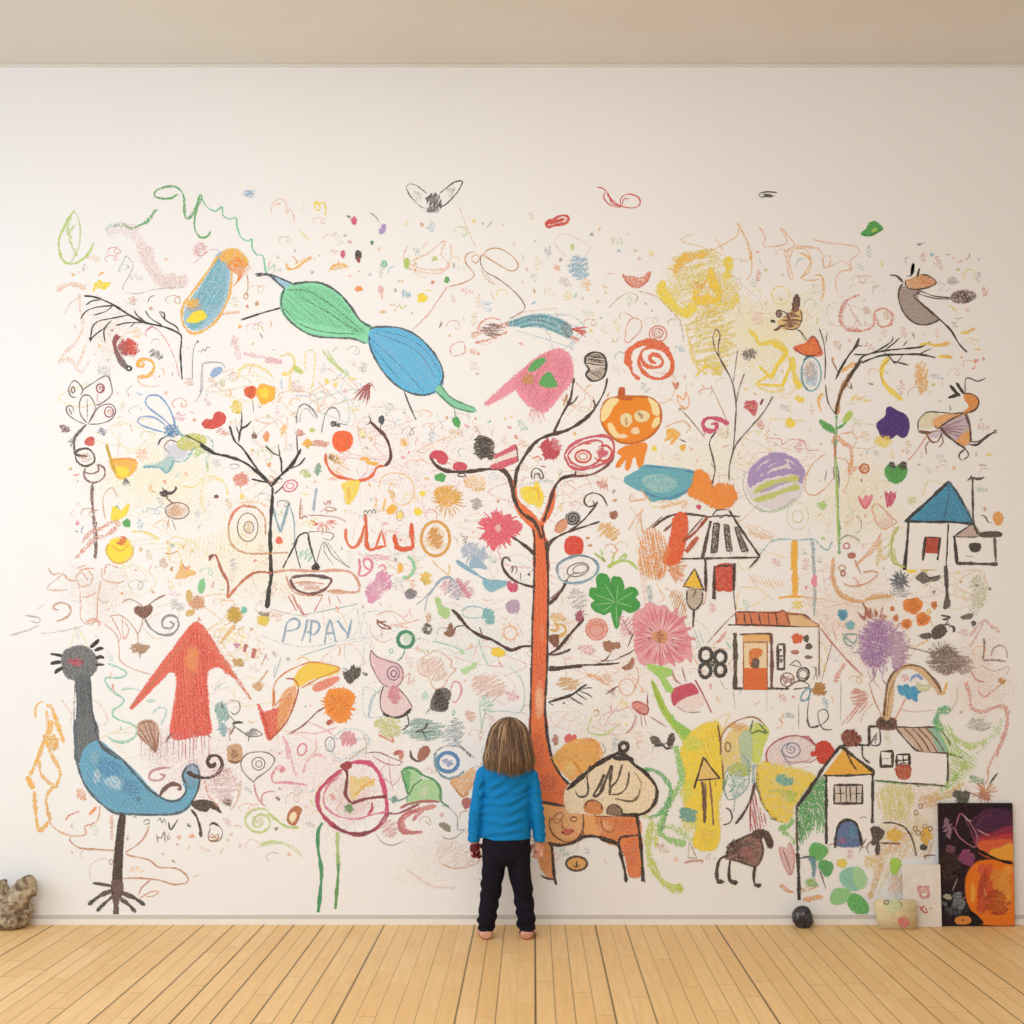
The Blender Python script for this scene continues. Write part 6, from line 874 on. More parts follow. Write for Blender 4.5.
P('window', 'dark barred window'); sl('#4a3a38', 3, "828,485 858,485 858,600 828,600 828,485", .9); sl('#4a3a38', 3, "828,540 858,540", .9); blob('#4a3a38', 843, 560, 12, 14, .8); blob('#4a3a38', 840, 512, 8, 10, .8)
for x, y, rx, ry, c, lab in ((918, 458, 28, 26, '#dd5f35', 'orange ball on the shop wall'), (960, 458, 15, 19, '#4f4a3c', 'dark round pot on the shop wall'), (972, 495, 18, 16, '#5a4a46', 'dark splotch on the shop wall'), (908, 522, 22, 11, '#b07060', 'brown bar on the shop wall'), (970, 545, 20, 9, '#7a6a64', 'grey brown bar on the shop wall')): P('ornament', lab); blob(c, x, y, rx, ry, .9, .5, 0, .25)
P('wheel', 'grey scribbled wheel'); ell('#4a3a38', 1.8, 945, 625, 28, 30, .85); ell('#4a3a38', 1.1, 945, 625, 20, 20, .7); P('wheel', 'brown scribbled wheel'); ell('#7a4a40', 1.4, 872, 650, 32, 32, .75); scrib('#9a5a48', 1.2, 872, 650, 28, 28, 6, .7); s('#5a4a48', 1.4, "840,700 880,680 930,655 975,680 900,695", .8); s('#5a4a48', 1.2, "880,585 915,560 935,590 890,580", .7); s('K', 1, "985,590 1010,600 990,650", .6); s('n', .9, "620,700 630,790", .35); s('n', .9, "775,700 778,800", .35)
N('dot_drawing', 'brown round scribble at the right corner of the shop house', 'dot', tile='C3'); blob('#b5803c', 1010, 700, 30, 28, .85, .6); T('C4'); scrib('#b5803c', 2, 95, 692, 32, 30, 9, .85, .6)
N('string_drawing', 'thin grey lines hanging off the right side of the shop house', tile='C4'); s('K', 1.1, "50,690 35,800 45,865 80,870 130,830 120,790 85,800 90,850 110,880 150,882", .75); s('G', 1.2, "0,740 30,745 50,700 20,690", .7); s('n', 1, "90,410 92,640", .6); s('n', 1, "150,480 100,655", .6); s('K', 1.2, "0,600 30,595 45,620 20,650", .7); s('G', 1.2, "70,590 80,650", .7); T('C3'); s('T', 1.6, "930,745 945,710 975,690 970,740 930,750", .7); s('K', 1.1, "960,830 975,870 1020,860", .7); s('G', .8, "925,760 925,880", .5)
M('butterfly_drawing', 'black four-lobed clover butterfly shape, left of the shop house', 'insect drawing', tile='C3')
for x, y, rx, ry in ((492, 535, 28, 32), (560, 545, 26, 30), (490, 607, 26, 32), (560, 605, 24, 28)): P('lobe', 'black looped lobe'); ell('#33302f', 4.2, x, y, rx, ry, .92, .5); 
P('middle'); blob('#33302f', 525, 572, 18, 20, .9); blob('p', 515, 680, 8, 22, .6); s('q', 1, "560,650 580,690 600,690", .5)
s('S', 4, "545,480 590,425", .5, .8)
N('patch_drawing', 'pale teal smudge above the black clover shape', tile='C3'); hatch('#a8cfc6', "435,420 470,430 480,490 440,500", 70, 3, 1.6, .5)
M('flower_drawing', 'magenta and white cup flower leaning on two stems, below the pink daisy', 'flower drawing', tile='C3'); P('cup', 'magenta half'); fill('#c93f60', "335,740 340,700 380,680 430,670 455,715 400,735 350,770", .9, .55); P('half', 'pale half'); fill('#f3e2e0', "355,770 400,738 470,720 490,750 440,790 380,790", .7, .5); s('n', 1, "360,772 400,800 470,800", .5); P('stem'); s('#b5806a', 2, "330,600 350,650 380,672", .7); s('#b5806a', 1.6, "380,590 400,660", .7); P('line', 'thin rose line'); s('#b5505c', 1.6, "442,650 480,720 520,805", .8)
N('leaf_drawing', 'lime green curved leaf below the pink daisy', 'leaf drawing', tile='C3'); fill('#a5d46a', "220,590 240,582 330,605 325,630 300,640 340,700 310,700 285,650 250,615", .9, .5)
M('arrow_drawing', 'lime green long blade stroke sweeping down into a yellow patch', tile='C3'); P('blade'); fill('#a9c94a', "242,655 270,700 310,790 360,850 420,890 440,960 400,930 340,870 290,800 260,730", .9, .55); s('#8aa83a', 1.2, "245,660 280,760 350,860", .6)
P('sweep', 'bright green stroke'); T('D3'); s('#7fcf4a', 8, "320,-20 370,30 420,80 440,110", .7, .9); s('#a8d848', 5, "300,-50 350,40 400,110", .6, .9)
N('patch_drawing', 'large yellow patch with lime edges behind the pointed tower', 'patch', tile='D3')
fill('#f5d92e', "430,60 545,15 560,150 575,280 545,400 550,540 520,600 440,580 450,480 400,400 395,250 380,150", .85, .65, e=5); hatch('#ecc51e', "470,80 540,40 550,150 480,200", 70, 4, 2, .5); blob('#cfe04a', 430, 110, 60, 50, .7, .9); blob('#d9e24a', 400, 330, 40, 80, .6, 1); blob('#e9e04a', 420, 480, 60, 60, .6, 1); blob('#f5cf2e', 500, 540, 50, 60, .6, 1)
N('squiggle_drawing', 'bright green wide stroke winding left of the yellow patch', tile='D3'); s('#8fd068', 8, "350,120 370,200 380,280 330,360 300,440 280,520 330,560 400,575", .7, .85); s('#58b868', 5, "195,232 250,235 300,270 330,330 310,400 270,440 225,455", .7, .8); s('#a8d848', 7, "290,500 340,500 430,560", .5, 1); s('#4fae5e', 4, "330,350 310,430 285,520", .6, .9)
N('squiggle_drawing', 'lime yellow stroke trailing down to the right of the orange table leg', tile='D3'); s('#c9dc4a', 8, "240,470 225,560 230,640 260,710 300,760 350,785 385,795", .7, .9); s('#d9e05a', 5, "190,440 250,480 260,600", .5, 1); blob('#b8d83c', 370, 780, 22, 26, .8)
N('scribble_drawing', 'teal curly scribble on the lime patch', tile='D3'); scrib('#6aada0', 1.4, 410, 442, 50, 34, 12, .85, .6)
M('tower_drawing', 'pointed spire tower outline on two brown posts, on the yellow patch', 'tower drawing', tile='D3'); P('roof', 'dark triangular roof outline'); fill('#efc97c', "482,180 560,275 455,278", .6, .6, True); s('#4a2f28', 2, "437,320 460,245 482,170", .9, .4); s('#4a2f28', 2, "482,172 520,225 560,275", .9, .4); s('#4a2f28', 1.6, "455,280 520,275 558,272", .85); P('post'); s('#6a3f34', 4, "475,285 485,360 487,480", .85, .5); s('#8a6a60', 2, "490,290 495,360", .6); P('post'); s('#8a5a44', 2, "510,280 520,380 528,490", .85, .5); s('n', 1.2, "535,280 540,310", .6)
N('boat_drawing', 'tiny faint triangle boat doodle under the yellow patch', 'boat drawing', tile='D3'); sl('#b5a58c', 1.2, "415,565 450,645 410,640 415,565", .6); s('#c99a82', 2, "390,665 430,655 480,655 470,668", .6)
M('pear_drawing', 'yellow and pale blue arched figure with a teal centre, lower right', tile='C3'); P('outline', 'brown arched outline'); s('#a87848', 1.6, "560,1000 565,920 600,865 660,832 720,825 770,865 785,905", .8); T('D3'); s('#7a4a38', 1.8, "548,20 560,100 570,200 575,330", .8); P('fill', 'golden and lime fill'); fill('#f2d56a', "570,130 600,60 660,20 700,60 700,200 640,260 575,210", .6, .8); fill('#cfe048', "710,30 750,20 785,50 760,120 740,200 710,180", .75, .8); fill('#b5d4b0', "650,80 700,60 700,230 670,240", .6, .7); blob('#e8a84a', 640, 30, 60, 25, .5, .9); ell('#7a5a34', 1.4, 595, 125, 12, 22, .8); s('#5a7a34', 2, "712,0 700,60 740,50 775,60 740,15", .7); scrib('l', 2, 650, 230, 60, 30, 7, .5)
P('lower', 'pale teal loops'); s('#7fa8b0', 1.4, "600,220 580,260 580,330 600,370 650,350 690,300 690,200 660,160", .6); s('#5fb080', 2.4, "580,310 600,250 625,300 600,340", .6, .8); s('#8fb0b8', 1.2, "690,270 640,320 620,430", .6); s('K', 1.6, "585,408 605,420 615,455 600,480 570,488", .8); scrib('t', 3, 640, 300, 50, 60, 8, .35, .9)
M('figure_drawing', 'thin red and dark legged figure with splayed feet, above the brown horse', 'figure drawing', tile='D3'); P('body', 'rose body'); hatch('#c25a68', "720,310 740,400 775,460 760,500 710,520 705,400", 80, 3, 2, .75); s('#a84a50', 1.6, "715,290 700,400 700,520", .8); P('leg'); s('#4a3a38', 3, "735,215 735,300 755,380 800,440 850,475", .85, .4); s('#4a3a38', 2, "790,455 830,470", .7); P('leg'); s('#4a3a38', 2.6, "725,290 700,370 670,430 630,485", .8, .5); P('head', 'blue top'); s('#7fa8c0', 4, "715,205 715,250 712,300", .6, .8); s('#7fa8c0', 2, "705,215 745,210", .7)
M('horse_drawing', 'dark brown scribbled horse with thin legs, lower right', 'horse drawing', tile='D3')
P('body', 'brown hatched body'); fill('#8a6258', "600,590 650,555 710,535 745,545 755,590 750,640 720,678 680,665 620,650 585,640", .75, .6); scrib('#5a3a34', 1.2, 665, 605, 75, 55, 16, .8, .6); scrib('#a86a60', 1.2, 695, 625, 45, 45, 8, .7); s('#4a302c', 2, "585,630 610,580 660,550 710,530 740,545 758,600 748,650 720,680 640,655 600,645", .85)
P('head', 'dark head and neck'); fill('#4a302c', "705,530 735,513 775,517 800,560 800,590 785,592 765,545 735,550", .92, .5); s('#4a302c', 3.6, "770,525 790,560 793,588", .9, .5)
for q in ("600,630 560,645 545,690 545,740 560,760", "605,650 600,700 605,745 640,758", "722,675 715,730 722,765 742,770"): P('leg'); s('#43302c', 3, q, .9, .4)
for x, y in ((560, 752), (625, 756), (733, 768)): P('hoof'); blob('#43302c', x, y, 20, 12, .95, .4)
M('leaf_drawing', 'pale rose leaf outline hatched, right of the brown horse', 'leaf drawing', tile='D3'); P('blade'); fill('#e3b8b8', "835,590 870,600 880,570 905,610 905,670 885,720 850,660", .6, .7); s('#c98a8a', 1.2, "835,590 845,650 885,720 905,650 885,570", .8); s('#a86a70', 1.4, "850,600 870,650 888,715", .7)
M('eye_drawing', 'pink outlined eye with a blue spiral pupil, right of the arched figure', 'eye drawing', tile='D3'); P('outline', 'red outline'); fill('#f0e0e2', "780,205 780,150 820,100 900,75 970,90 1010,130 990,170 930,195 850,205", .6, .4); s('#b5606a', 1.8, "780,205 775,150 810,105 880,75 950,80 1005,120", .85); s('#d9a0a8', 1.4, "1005,125 990,175 930,195 850,195", .6); P('pupil'); ell('#7f8fb0', 1.4, 890, 140, 42, 34, .85); spiral('#7f8fb0', 1.2, 890, 135, 26, 1.8); s('#8a8a9a', 1.4, "835,130 860,175 880,200 888,215", .7)
N('spade_drawing', 'bright red spade-like cap right of the blue spiral eye', tile='D4'); fill('#c93a2c', "55,150 75,145 78,115 105,100 135,110 158,155 135,185 110,200 85,190 78,165 55,165", .95, .4); s('#b5606a', 1.6, "0,80 40,80 75,125", .8); s('#b5707a', 1.2, "80,175 50,195 0,195", .6)
N('patch_drawing', 'yellow patch with a teal scribble right of the splay-footed figure', 'patch', tile='D3'); fill('#f5d83c', "740,210 850,220 1000,260 960,310 900,400 870,470 790,430 745,330", .7, .75, e=5); blob('#f0e28a', 850, 280, 70, 40, .7, .9); scrib('#6fb5a8', 1.6, 858, 280, 44, 28, 9, .8, .6); blob('#b8d84a', 880, 350, 50, 40, .6, 1); s('l', 4, "780,330 850,330 920,350", .5, 1)
N('patch_drawing', 'green shaded lawn patch left of the tall arched house', 'patch', tile='D4')
T('D3'); hatch('#3f9f58', "915,410 960,340 1023,260 1060,300 1060,500 1000,480 950,560 915,600", 75, 2.4, 2.2, .8); hatch('#5cb858', "915,400 1000,300 1090,300 1110,400 1040,520 960,500", 95, 3, 2.4, .6); s('#7fc860', 8, "830,510 880,490 900,460", .7, .9); s('#7fc860', 6, "850,520 890,550 905,580", .6, 1); T('D4'); hatch('#4aaa5c', "0,400 50,320 112,265 115,400 60,520 30,560 0,500", 80, 2.4, 2.2, .7)
M('house_drawing', 'tall house with a golden hip roof, black window and blue arched door, lower right', 'house drawing', tile='D4')
P('wall', 'white walls with black edges'); fill('#f4f1ef', "120,260 335,255 340,480 330,590 120,590", 1, .1, True, .6); s('K', 2.8, "122,262 122,400 122,578", .9, .4, tp=False); s('K', 2.8, "337,255 337,370 336,480", .85, .4, tp=False); s('n', 1, "125,590 160,575 280,590 320,590", .5); s('G', 1, "275,458 300,450 315,458", .8)
P('roof', 'golden hip roof'); fill('#eeb23a', "205,135 355,248 110,255", .92, .5, True); s('K', 3, "190,118 110,220 50,320 -5,390", .88, .4); s('K', 3, "190,120 250,170 310,215 358,250", .9, .4); s('K', 2.2, "105,258 220,258 360,250", .9); s('#5a3a24', 1.8, "210,135 235,190 265,235", .8); s('K', 2.4, "190,118 270,115 325,118", .85)
T('D3'); s('K', 2.6, "1023,255 970,320 915,405", .88, .4); s('#5a4a3c', 2.2, "915,400 915,500 920,640 925,760 925,838", .85, .4, tp=False); s('K', 3.4, "920,620 925,740 926,838", .85, .4, tp=False); T('D4')
P('window', 'black framed four-pane window'); fill('#d9cfc4', "158,302 290,302 290,388 158,388", .8, .3, True); 
for q in ("158,302 290,302 290,388 158,388 158,302", "215,302 215,388", "232,302 235,388", "160,342 212,340", "236,345 288,340", "186,302 190,388", "262,302 262,388"): sl('#33281f' if len(q) < 40 else 'K', 2.4 if len(q) > 24 else 1.6, q, .92)
P('door', 'blue arched door'); fill('#4f6fa0', "168,580 170,520 185,480 220,465 255,478 278,530 282,582", .92, .5); blob('#8a5a88', 195, 560, 25, 22, .7, .8); blob('#3f8aa8', 245, 520, 22, 40, .6, .8); s('K', 2.8, "163,595 168,530 185,482 220,465 258,480 278,530 285,585", .92, .4)
N('bush_drawing', 'dark red bushy ball on the ridge of the tall house', 'bush drawing', tile='D4'); fill('#8a3f30', "195,80 210,52 240,48 270,70 285,90 255,115 215,115", .85, .6); burst('#7a3428', 1.6, 235, 85, 10, 48, 18, .85); blob('C', 225, 90, 6, 6, .6)
M('house_drawing', 'wide white house with a striped slanting roof and two small windows, right side', 'house drawing', tile='D4')
P('roof', 'striped grey and teal roof'); fill('#d3b8a4', "445,35 640,38 690,150 560,148", .8, .6, True); fill('#8fc4ae', "600,38 640,38 690,150 650,150", .8, .6, True); s('#5a3f34', 1.8, "445,32 540,35 640,38 690,95 700,120", .85); s('#5a3f34', 2, "445,35 500,100 560,148 680,155 760,178", .85)
for x in (485, 520, 550, 585): s('#7a5a4c', 1.6, f"{x},38 {x+50},90 {x+88},150", .85)
P('wall', 'thin dark wall lines'); fill('#f4f1ef', "345,130 560,150 685,160 690,300 350,280", 1, .1, True, .6); s('K', 1.8, "345,280 450,290 600,300 690,310", .7); s('#6a8a4a', 2.4, "540,305 620,298 680,310", .5, .9); s('K', 2.2, "686,160 688,240 685,300", .8, .4, tp=False); s('K', 2.2, "290,118 292,170 325,200", .75); s('g', 2, "350,282 500,300", .4)
P('window', 'black square window on the left'); sl('#33281f', 3, "375,145 430,145 430,215 375,215 375,145", .92); s('K', 1, "380,180 425,180", .4); P('window', 'black cross window on the right'); sl('#33281f', 3, "450,160 508,160 508,212 450,212 450,160", .92); sl('#33281f', 2, "480,162 480,210", .9); sl('#33281f', 2, "452,188 506,186", .9); blob('#5a5048', 482, 200, 25, 10, .5); P('pot', 'rust red flower pot under the window'); fill('#b54f30', "448,215 510,215 512,255 490,275 460,268 448,245", .9, .6)
P('chimney', 'dark chimney frame'); sl('K', 3, "320,120 322,30 358,30", .88); s('K', 1.6, "370,35 372,110 330,112 360,60", .8); scrib('G', 1, 350, 90, 16, 18, 4, .6)
P('nest', 'brown nest on the roof'); fill('#6a4230', "355,15 380,0 430,0 445,20 420,42 375,40", .92, .5); T('C4'); fill('#6a4230', "355,850 370,828 430,830 445,850 440,878 380,880 360,868", .8, .6); scrib('#3f2a20', 1.4, 400, 855, 38, 22, 8, .8)
M('arch_drawing', 'tan arched stem with a blue splash under it, growing from the roof nest', tile='C4'); P('arch', 'brown edged arch'); fill('#e2bd8c', "390,825 395,740 410,660 440,610 490,580 550,590 610,640 655,700 650,720 600,660 540,605 480,600 440,650 430,740 415,830", .7, .7); s('#7a5234', 2.2, "390,825 398,740 410,660 445,608 500,582", .85); s('#7a5234', 2, "500,582 560,590 610,635 660,710", .85); s('#7a5234', 1, "405,825 415,720 440,650", .6); s('N', 1.6, "385,650 405,680", .8)
P('splash', 'blue splash'); fill('#3fa0cf', "455,680 480,685 495,672 510,690 545,680 540,700 558,705 540,720 545,750 520,735 500,735 490,720 470,718", .9, .5); P('curl', 'violet blue curl'); s('#7f9fd8', 3, "515,660 520,640 545,630 570,650", .8, .6); s('#d3d4a0', 3, "540,660 570,680 600,675 595,695 560,695 540,680", .75, .7); blob('p', 490, 640, 28, 20, .35)
P('frill', 'yellow tip'); s('Y', 3.4, "665,720 680,680 685,660", .7, .8); s('S', 1.4, "490,735 470,780 440,835", .6); s('C', 1.2, "320,660 340,730 370,800 380,830", .6); s('x', 1, "470,790 540,800 620,790", .4); s('#b8c8a0', 1.2, "730,680 730,740 700,800", .5)
M('dandelion_drawing', 'large violet scribbled bloom on the right side', 'flower drawing', tile='C4'); P('bloom', 'violet hatched bloom'); scrib('#b583bd', 2, 350, 480, 80, 110, 20, .6, .8); hatch('#b07fc0', "270,450 300,400 360,370 430,385 440,470 420,560 350,600 300,590 275,520", 75, 2.2, 1.6, .7); hatch('#a870b8', "300,420 380,390 400,520 320,560", 50, 2.4, 1.6, .6); P('bloom', 'paler right side'); scrib('#c9a0c4', 1.8, 450, 510, 55, 90, 14, .6); burst('#b583bd', 1.4, 380, 500, 90, 135, 34, .5)
P('fringe', 'brown fringe on top'); burst('#b0684c', 2, 345, 430, 70, 120, 11, .7, .7, -130, -50); s('#b0684c', 2, "300,370 305,320 290,290 310,330 330,370", .7); P('stem'); s('#9a7090', 1.2, "340,590 345,640 325,660", .6); s('n', 1.2, "500,500 550,510 600,525", .5); s('#b08a8a', 1, "310,600 330,650", .6); P('petal', 'rust pink roots'); s('#b0684c', 1.5, "330,640 380,700 ", .3)
for x, y, r, lab in ((525, 305, 50, 'large orange scribbled ball, biggest of the cluster under the grey splash'), (572, 368, 36, 'orange ball, lower right in the cluster'), (495, 390, 26, 'small orange ball, lowest of the cluster'), (625, 303, 16, 'slim orange oval right of the cluster'), (445, 363, 14, 'little brownish orange dot left of the cluster'), (430, 320, 11, 'tiny brownish orange dot, upper left of the cluster')):
    N('ball_drawing', lab, 'ball drawing', tile='C4'); blob('#ec8a2c' if r > 20 else '#d98a54', x, y, r, r*.82 if r > 45 else r*.95 if r > 20 else r*1.3, .9, .5, 0, .25); scrib('#c96a1c', 1.2, x, y, r*.75, r*.6, 6, .5)
blob('#f2d37a', 600, 335, 20, 20, .5)
N('splash_drawing', 'dark blue grey ink splash above the orange balls', tile='C4'); burst('#5a6272', 1.4, 465, 190, 6, 52, 26, .75, .7); scrib('#5a6272', 1.4, 468, 185, 28, 28, 7, .8); scrib('#8a8f9c', 1, 470, 245, 60, 20, 6, .4)
N('flower_drawing', 'small golden ring flowers above the orange balls', 'flower drawing', tile='C4'); ell('#d9b83c', 2.2, 582, 125, 22, 18, .8); ell('#d9b83c', 2.2, 625, 118, 20, 18, .8); scrib('#d9b83c', 1.4, 600, 125, 40, 16, 5, .7); blob('y', 518, 142, 28, 16, .9, .6); T('B4'); ell('#cfb03c', 1.8, 605, 1005, 30, 16, .8)
N('bird_drawing', 'dark grey winged smudge beneath the golden ring flowers', 'bird drawing', tile='C4'); fill('#5f5c58', "540,175 575,150 585,165 620,180 650,165 640,185 600,190 575,200 560,190", .85, .6); s('K', 1.2, "585,150 600,175 650,165", .7)
M('bug_drawing', 'black shoe-like beetle with hooked legs, right of the orange balls', 'insect drawing', tile='C4'); P('body'); fill('#4a4340', "615,430 630,405 665,395 680,425 650,455 620,455", .9, .5); P('leg', 'dark flat foot'); fill('#5a504a', "558,445 600,435 612,450 580,458", .85, .5); P('leg'); s('#4a4340', 2, "670,400 690,375 665,370 700,360 655,350", .8, .6); s('#4a4340', 3, "690,400 715,405 715,430", .85, .5); s('#4a4340', 2, "660,400 700,390", .8)
M('house_drawing', 'house with a blue triangular roof and a red window, right side', 'house drawing', tile='B4')
P('roof', 'blue triangular roof'); fill('#2f93be', "690,612 810,805 650,798 495,795", .95, .45, True); hatch('#1f7aa8', "690,615 740,680 800,800 560,795 690,650", 60, 2.6, 1.6, .45); s('#2f2f38', 3, "485,800 560,735 630,670 695,610", .92, .4); s('#2f4a5a', 2.6, "695,612 740,680 808,808", .9, .5); s('#2f2f38', 2.6, "490,797 600,800 700,800 810,810", .92, .4); s('#2a5f80', 1.4, "690,620 690,700 665,795", .7)
P('wall', 'dark wall lines'); s('K', 2.8, "508,800 500,880 490,1023", .88, .4, tp=False); s('K', 1.2, "660,805 655,880", .7); s('K', 2, "690,810 685,900 678,1010", .85, .4, tp=False); fill('#f4f1ef', "512,805 685,812 675,1020 498,1020", 1, .1, True, .6)
P('window', 'red window with dark side bars'); fill('#b53a2a', "585,875 650,875 645,945 582,942", .95, .5, True); s('K', 2.6, "584,870 576,935 572,980", .9, .4, tp=False); s('K', 2.4, "652,875 645,940 640,978", .88, .4, tp=False); s('K', 1.4, "582,870 655,873", .8); T('C4'); s('K', 2.8, "500,0 492,60 484,140", .88, .4, tp=False); 
P('post', 'dark post ending in a foot'); s('#4a4441', 3.8, "678,120 682,200 685,270", .9, .4, tp=False); fill('#5a524c', "672,320 678,270 690,268 697,300 690,308", .9, .5); s('K', 1.6, "668,122 690,122", .8)
M('house_drawing', 'small flat box house with a dark vent and a tall antenna, far right', 'house drawing', tile='B4'); P('wall', 'box outline'); fill('#f4f1ef', "728,870 905,868 912,995 730,990", 1, .1, True, .6); s('K', 3.2, "718,865 725,930 730,990", .92, .4, tp=False); s('K', 3.2, "725,992 830,995 920,997", .9, .6, tp=False); s('#5a504a', 2.8, "905,870 908,930 912,985", .85, .5, tp=False); s('K', 1.8, "725,868 780,870 830,868", .85)
P('roof', 'dark roof flap'); fill('#c4aaa0', "735,862 790,825 820,822 830,860", .6, .5); s('K', 1.8, "720,865 770,830 805,812 830,858", .88); fill('#4a403c', "835,858 870,848 930,850 932,865 850,868", .9, .5); P('vent', 'dark vent'); fill('#3f3835', "792,905 838,905 832,932 812,937 795,928", .95, .4); s('K', 1, "770,960 810,962", .5)
P('antenna', 'antenna pole with a hooked top'); s('#4a4441', 2.2, "803,598 804,700 808,800 828,858", .92, .4, tp=False); s('#4a4441', 2.8, "778,608 800,595 830,600 858,592", .88, .6); s('K', 1.8, "785,605 800,582", .8)
N('dash_drawing', 'small dark curved dash above the flat box house', tile='B4'); s('K', 1.6, "842,768 862,775 875,800 895,805", .8)
N('leaf_drawing', 'small orange smudged bloom, far right above the box house', 'leaf drawing', tile='B4'); fill('#e8a04a', "903,765 925,755 942,770 942,795 925,815 905,800", .8, .7); s('o', 1.4, "900,750 908,770", .6)
N('smudge_drawing', 'faint grey marks under the orange headed bird', tile='B4'); scrib('q', 1, 850, 535, 20, 6, 4, .5)
N('scribble_drawing', 'yellow green grey cloud scribble, right of the black beetle', tile='C4'); scrib('#c3c48a', 1.6, 830, 240, 50, 75, 14, .45, .9); hatch('#b8b88a', "790,300 850,290 820,350 780,350", 40, 3, 1.4, .5); blob('#8a8a70', 822, 210, 15, 11, .7); blob('#7a8a70', 883, 228, 13, 10, .8); fill('#5f5d58', "745,362 775,348 802,345 795,362 770,367", .8, .6); blob('y', 735, 152, 14, 14, .35)
N('dot_drawing', 'dark round dot right of the black beetle', 'dot', tile='C4'); blob('#4a5055', 808, 388, 13, 14, .9, .5, 0, .25)
M('figure_drawing', 'blue round blossoms on a faint teal frame, right of the shop house', 'flower drawing', tile='C4'); P('bloom', 'blue ball'); blob('#4f9fc0', 198, 348, 26, 28, .9, .6, 0, .25); scrib('#2f7fa0', 1.2, 198, 348, 18, 18, 4, .6); P('bloom', 'teal heart ball'); blob('#6fb5c4', 232, 397, 26, 24, .8, .6); P('frame'); s('#7aa8a8', 1.6, "195,440 260,440 250,480 205,450 215,485 245,495 235,510", .7)
N('star_drawing', 'salmon pink strokes and loops between the shop house and the arch', tile='C4'); s('#e0907c', 6, "210,575 180,620 165,665", .5, .9); s('#c4705c', 1.4, "90,405 150,480 210,550 290,630", .7); s('#e0907c', 2, "150,400 170,470", .4); hatch('#dd8a7c', "190,860 240,790 290,740 325,750 280,800 220,850", 130, 3, 1.6, .6); scrib('#dd8a7c', 1.4, 270, 730, 50, 40, 7, .5); s('q', .9, "190,640 188,850", .4); s('x', 1, "340,760 300,800 280,850", .4)
N('scribble_drawing', 'brown grey tangled furry scribble, far right', tile='C4'); scrib('#8a7068', 1.2, 680, 560, 95, 60, 30, .65, .8); burst('#8a7068', 1, 660, 540, 20, 75, 24, .5, .8, 180, 330); scrib('#a88a80', 1, 760, 580, 60, 40, 12, .5); s('n', 2, "620,640 650,680 655,710", .5)
N('arch_drawing', 'salmon chalk winding line down the far right of the mural', tile='C4'); s('#e0988a', 5, "770,660 790,720 800,780 850,800 900,780 950,775 965,810 960,880 930,960 915,1010", .6, .95); s('#e0988a', 2, "860,370 830,430 790,495 760,500", .5, .9); s('#e0988a', 4, "790,450 850,375 890,400 930,430", .4, 1); s('#d98a7a', 1.6, "790,600 820,650 860,660", .5); T('D4'); s('#e0988a', 2.4, "960,0 950,80 900,170 875,230 880,260", .6, .9)
N('square_drawing', 'dark mauve square corner outline, far right', tile='C4'); s('#8a5f68', 3, "855,455 858,500 850,555", .7, .8); s('#8a5f68', 2.2, "850,560 900,558 960,565", .6, .8); s('#b08a90', 1.4, "890,540 900,505 935,490 960,510 965,550", .6); s('#a89080', 1.2, "840,580 900,610 970,590 960,630", .4)
N('check_drawing', 'orange brown tick line under the mauve square corner', tile='C4'); s('#e0a090', 1.6, "830,700 855,730 900,700 960,650", .6); scrib('#d9a04a', 2, 940, 655, 22, 12, 4, .7)
N('patch_drawing', 'green and lime shading behind the wide white house, far right', 'patch', tile='C4'); s('#5fb878', 9, "700,790 650,800 635,850 660,890", .7, .85); hatch('#a8dc5a', "640,850 700,860 720,930 760,1010 700,1010 660,900", 70, 2.6, 2, .65); hatch('#a8dc6a', "720,930 800,1000 880,900 940,830 930,900 860,960 780,1040", 40, 2.6, 2, .55); scrib('#a8ae98', 1.2, 830, 860, 60, 30, 8, .45); T('D4'); s('#b8dc4a', 7, "700,60 740,100 800,120 870,95", .55, 1); s('#a8cf3c', 6, "770,190 740,240 700,280 680,310", .6, 1); s('#7fc840', 4, "650,330 700,300 740,250", .6, 1); s('#e2c44a', 8, "640,340 600,370 700,340 760,290", .45, 1)
hatch('#b8dc6a', "700,160 800,180 820,220 740,290 695,300", 30, 3, 2, .5)
N('patch_drawing', 'yellow and peach shading under the wide white house', 'patch', tile='D4'); hatch('#e4dc6a', "370,310 520,310 520,420 450,470 380,440", 80, 2.6, 2.2, .6); hatch('#f0d9a0', "380,450 540,430 620,500 600,640 480,650 400,760 330,830 340,700", 110, 3, 2.6, .4); s('#ecc070', 8, "450,590 380,620 370,700 340,780 320,830", .5, 1); blob('#f3cf9a', 470, 560, 90, 90, .5, .9, 0, .8); blob('#f3d06a', 330, 660, 50, 40, .5, 1); blob('#f0c9a0', 450, 760, 60, 80, .5, 1); blob('#ecb86a', 600, 380, 60, 40, .5, 1)
N('flower_drawing', 'ochre spotted yellow blossoms left of the dark canvas', 'flower drawing', tile='D4'); scrib('#ecc24a', 2.6, 440, 535, 40, 28, 8, .8); scrib('#ecb83a', 2.6, 585, 540, 30, 38, 8, .8); 
for x, y in ((535, 505), (550, 525), (580, 495), (605, 505), (570, 530), (540, 430), (560, 400)): ell('#a8804a', 1.2, x, y, 9, 11, .7)
M('creature_drawing', 'small dark creature sitting beside the tall house door', 'animal drawing', tile='D4'); P('body', 'dark brown body'); fill('#4a3a34', "330,505 355,498 390,520 380,545 365,560 370,600 360,628 352,600 355,575 335,580 340,550", .92, .5); P('leg'); s('#7a6a60', 1.6, "335,560 310,590 320,620", .7); s('#7a6a60', 1.4, "310,550 285,590 275,615", .6); P('tail'); s('n', 1.6, "370,572 420,573 470,575", .8)
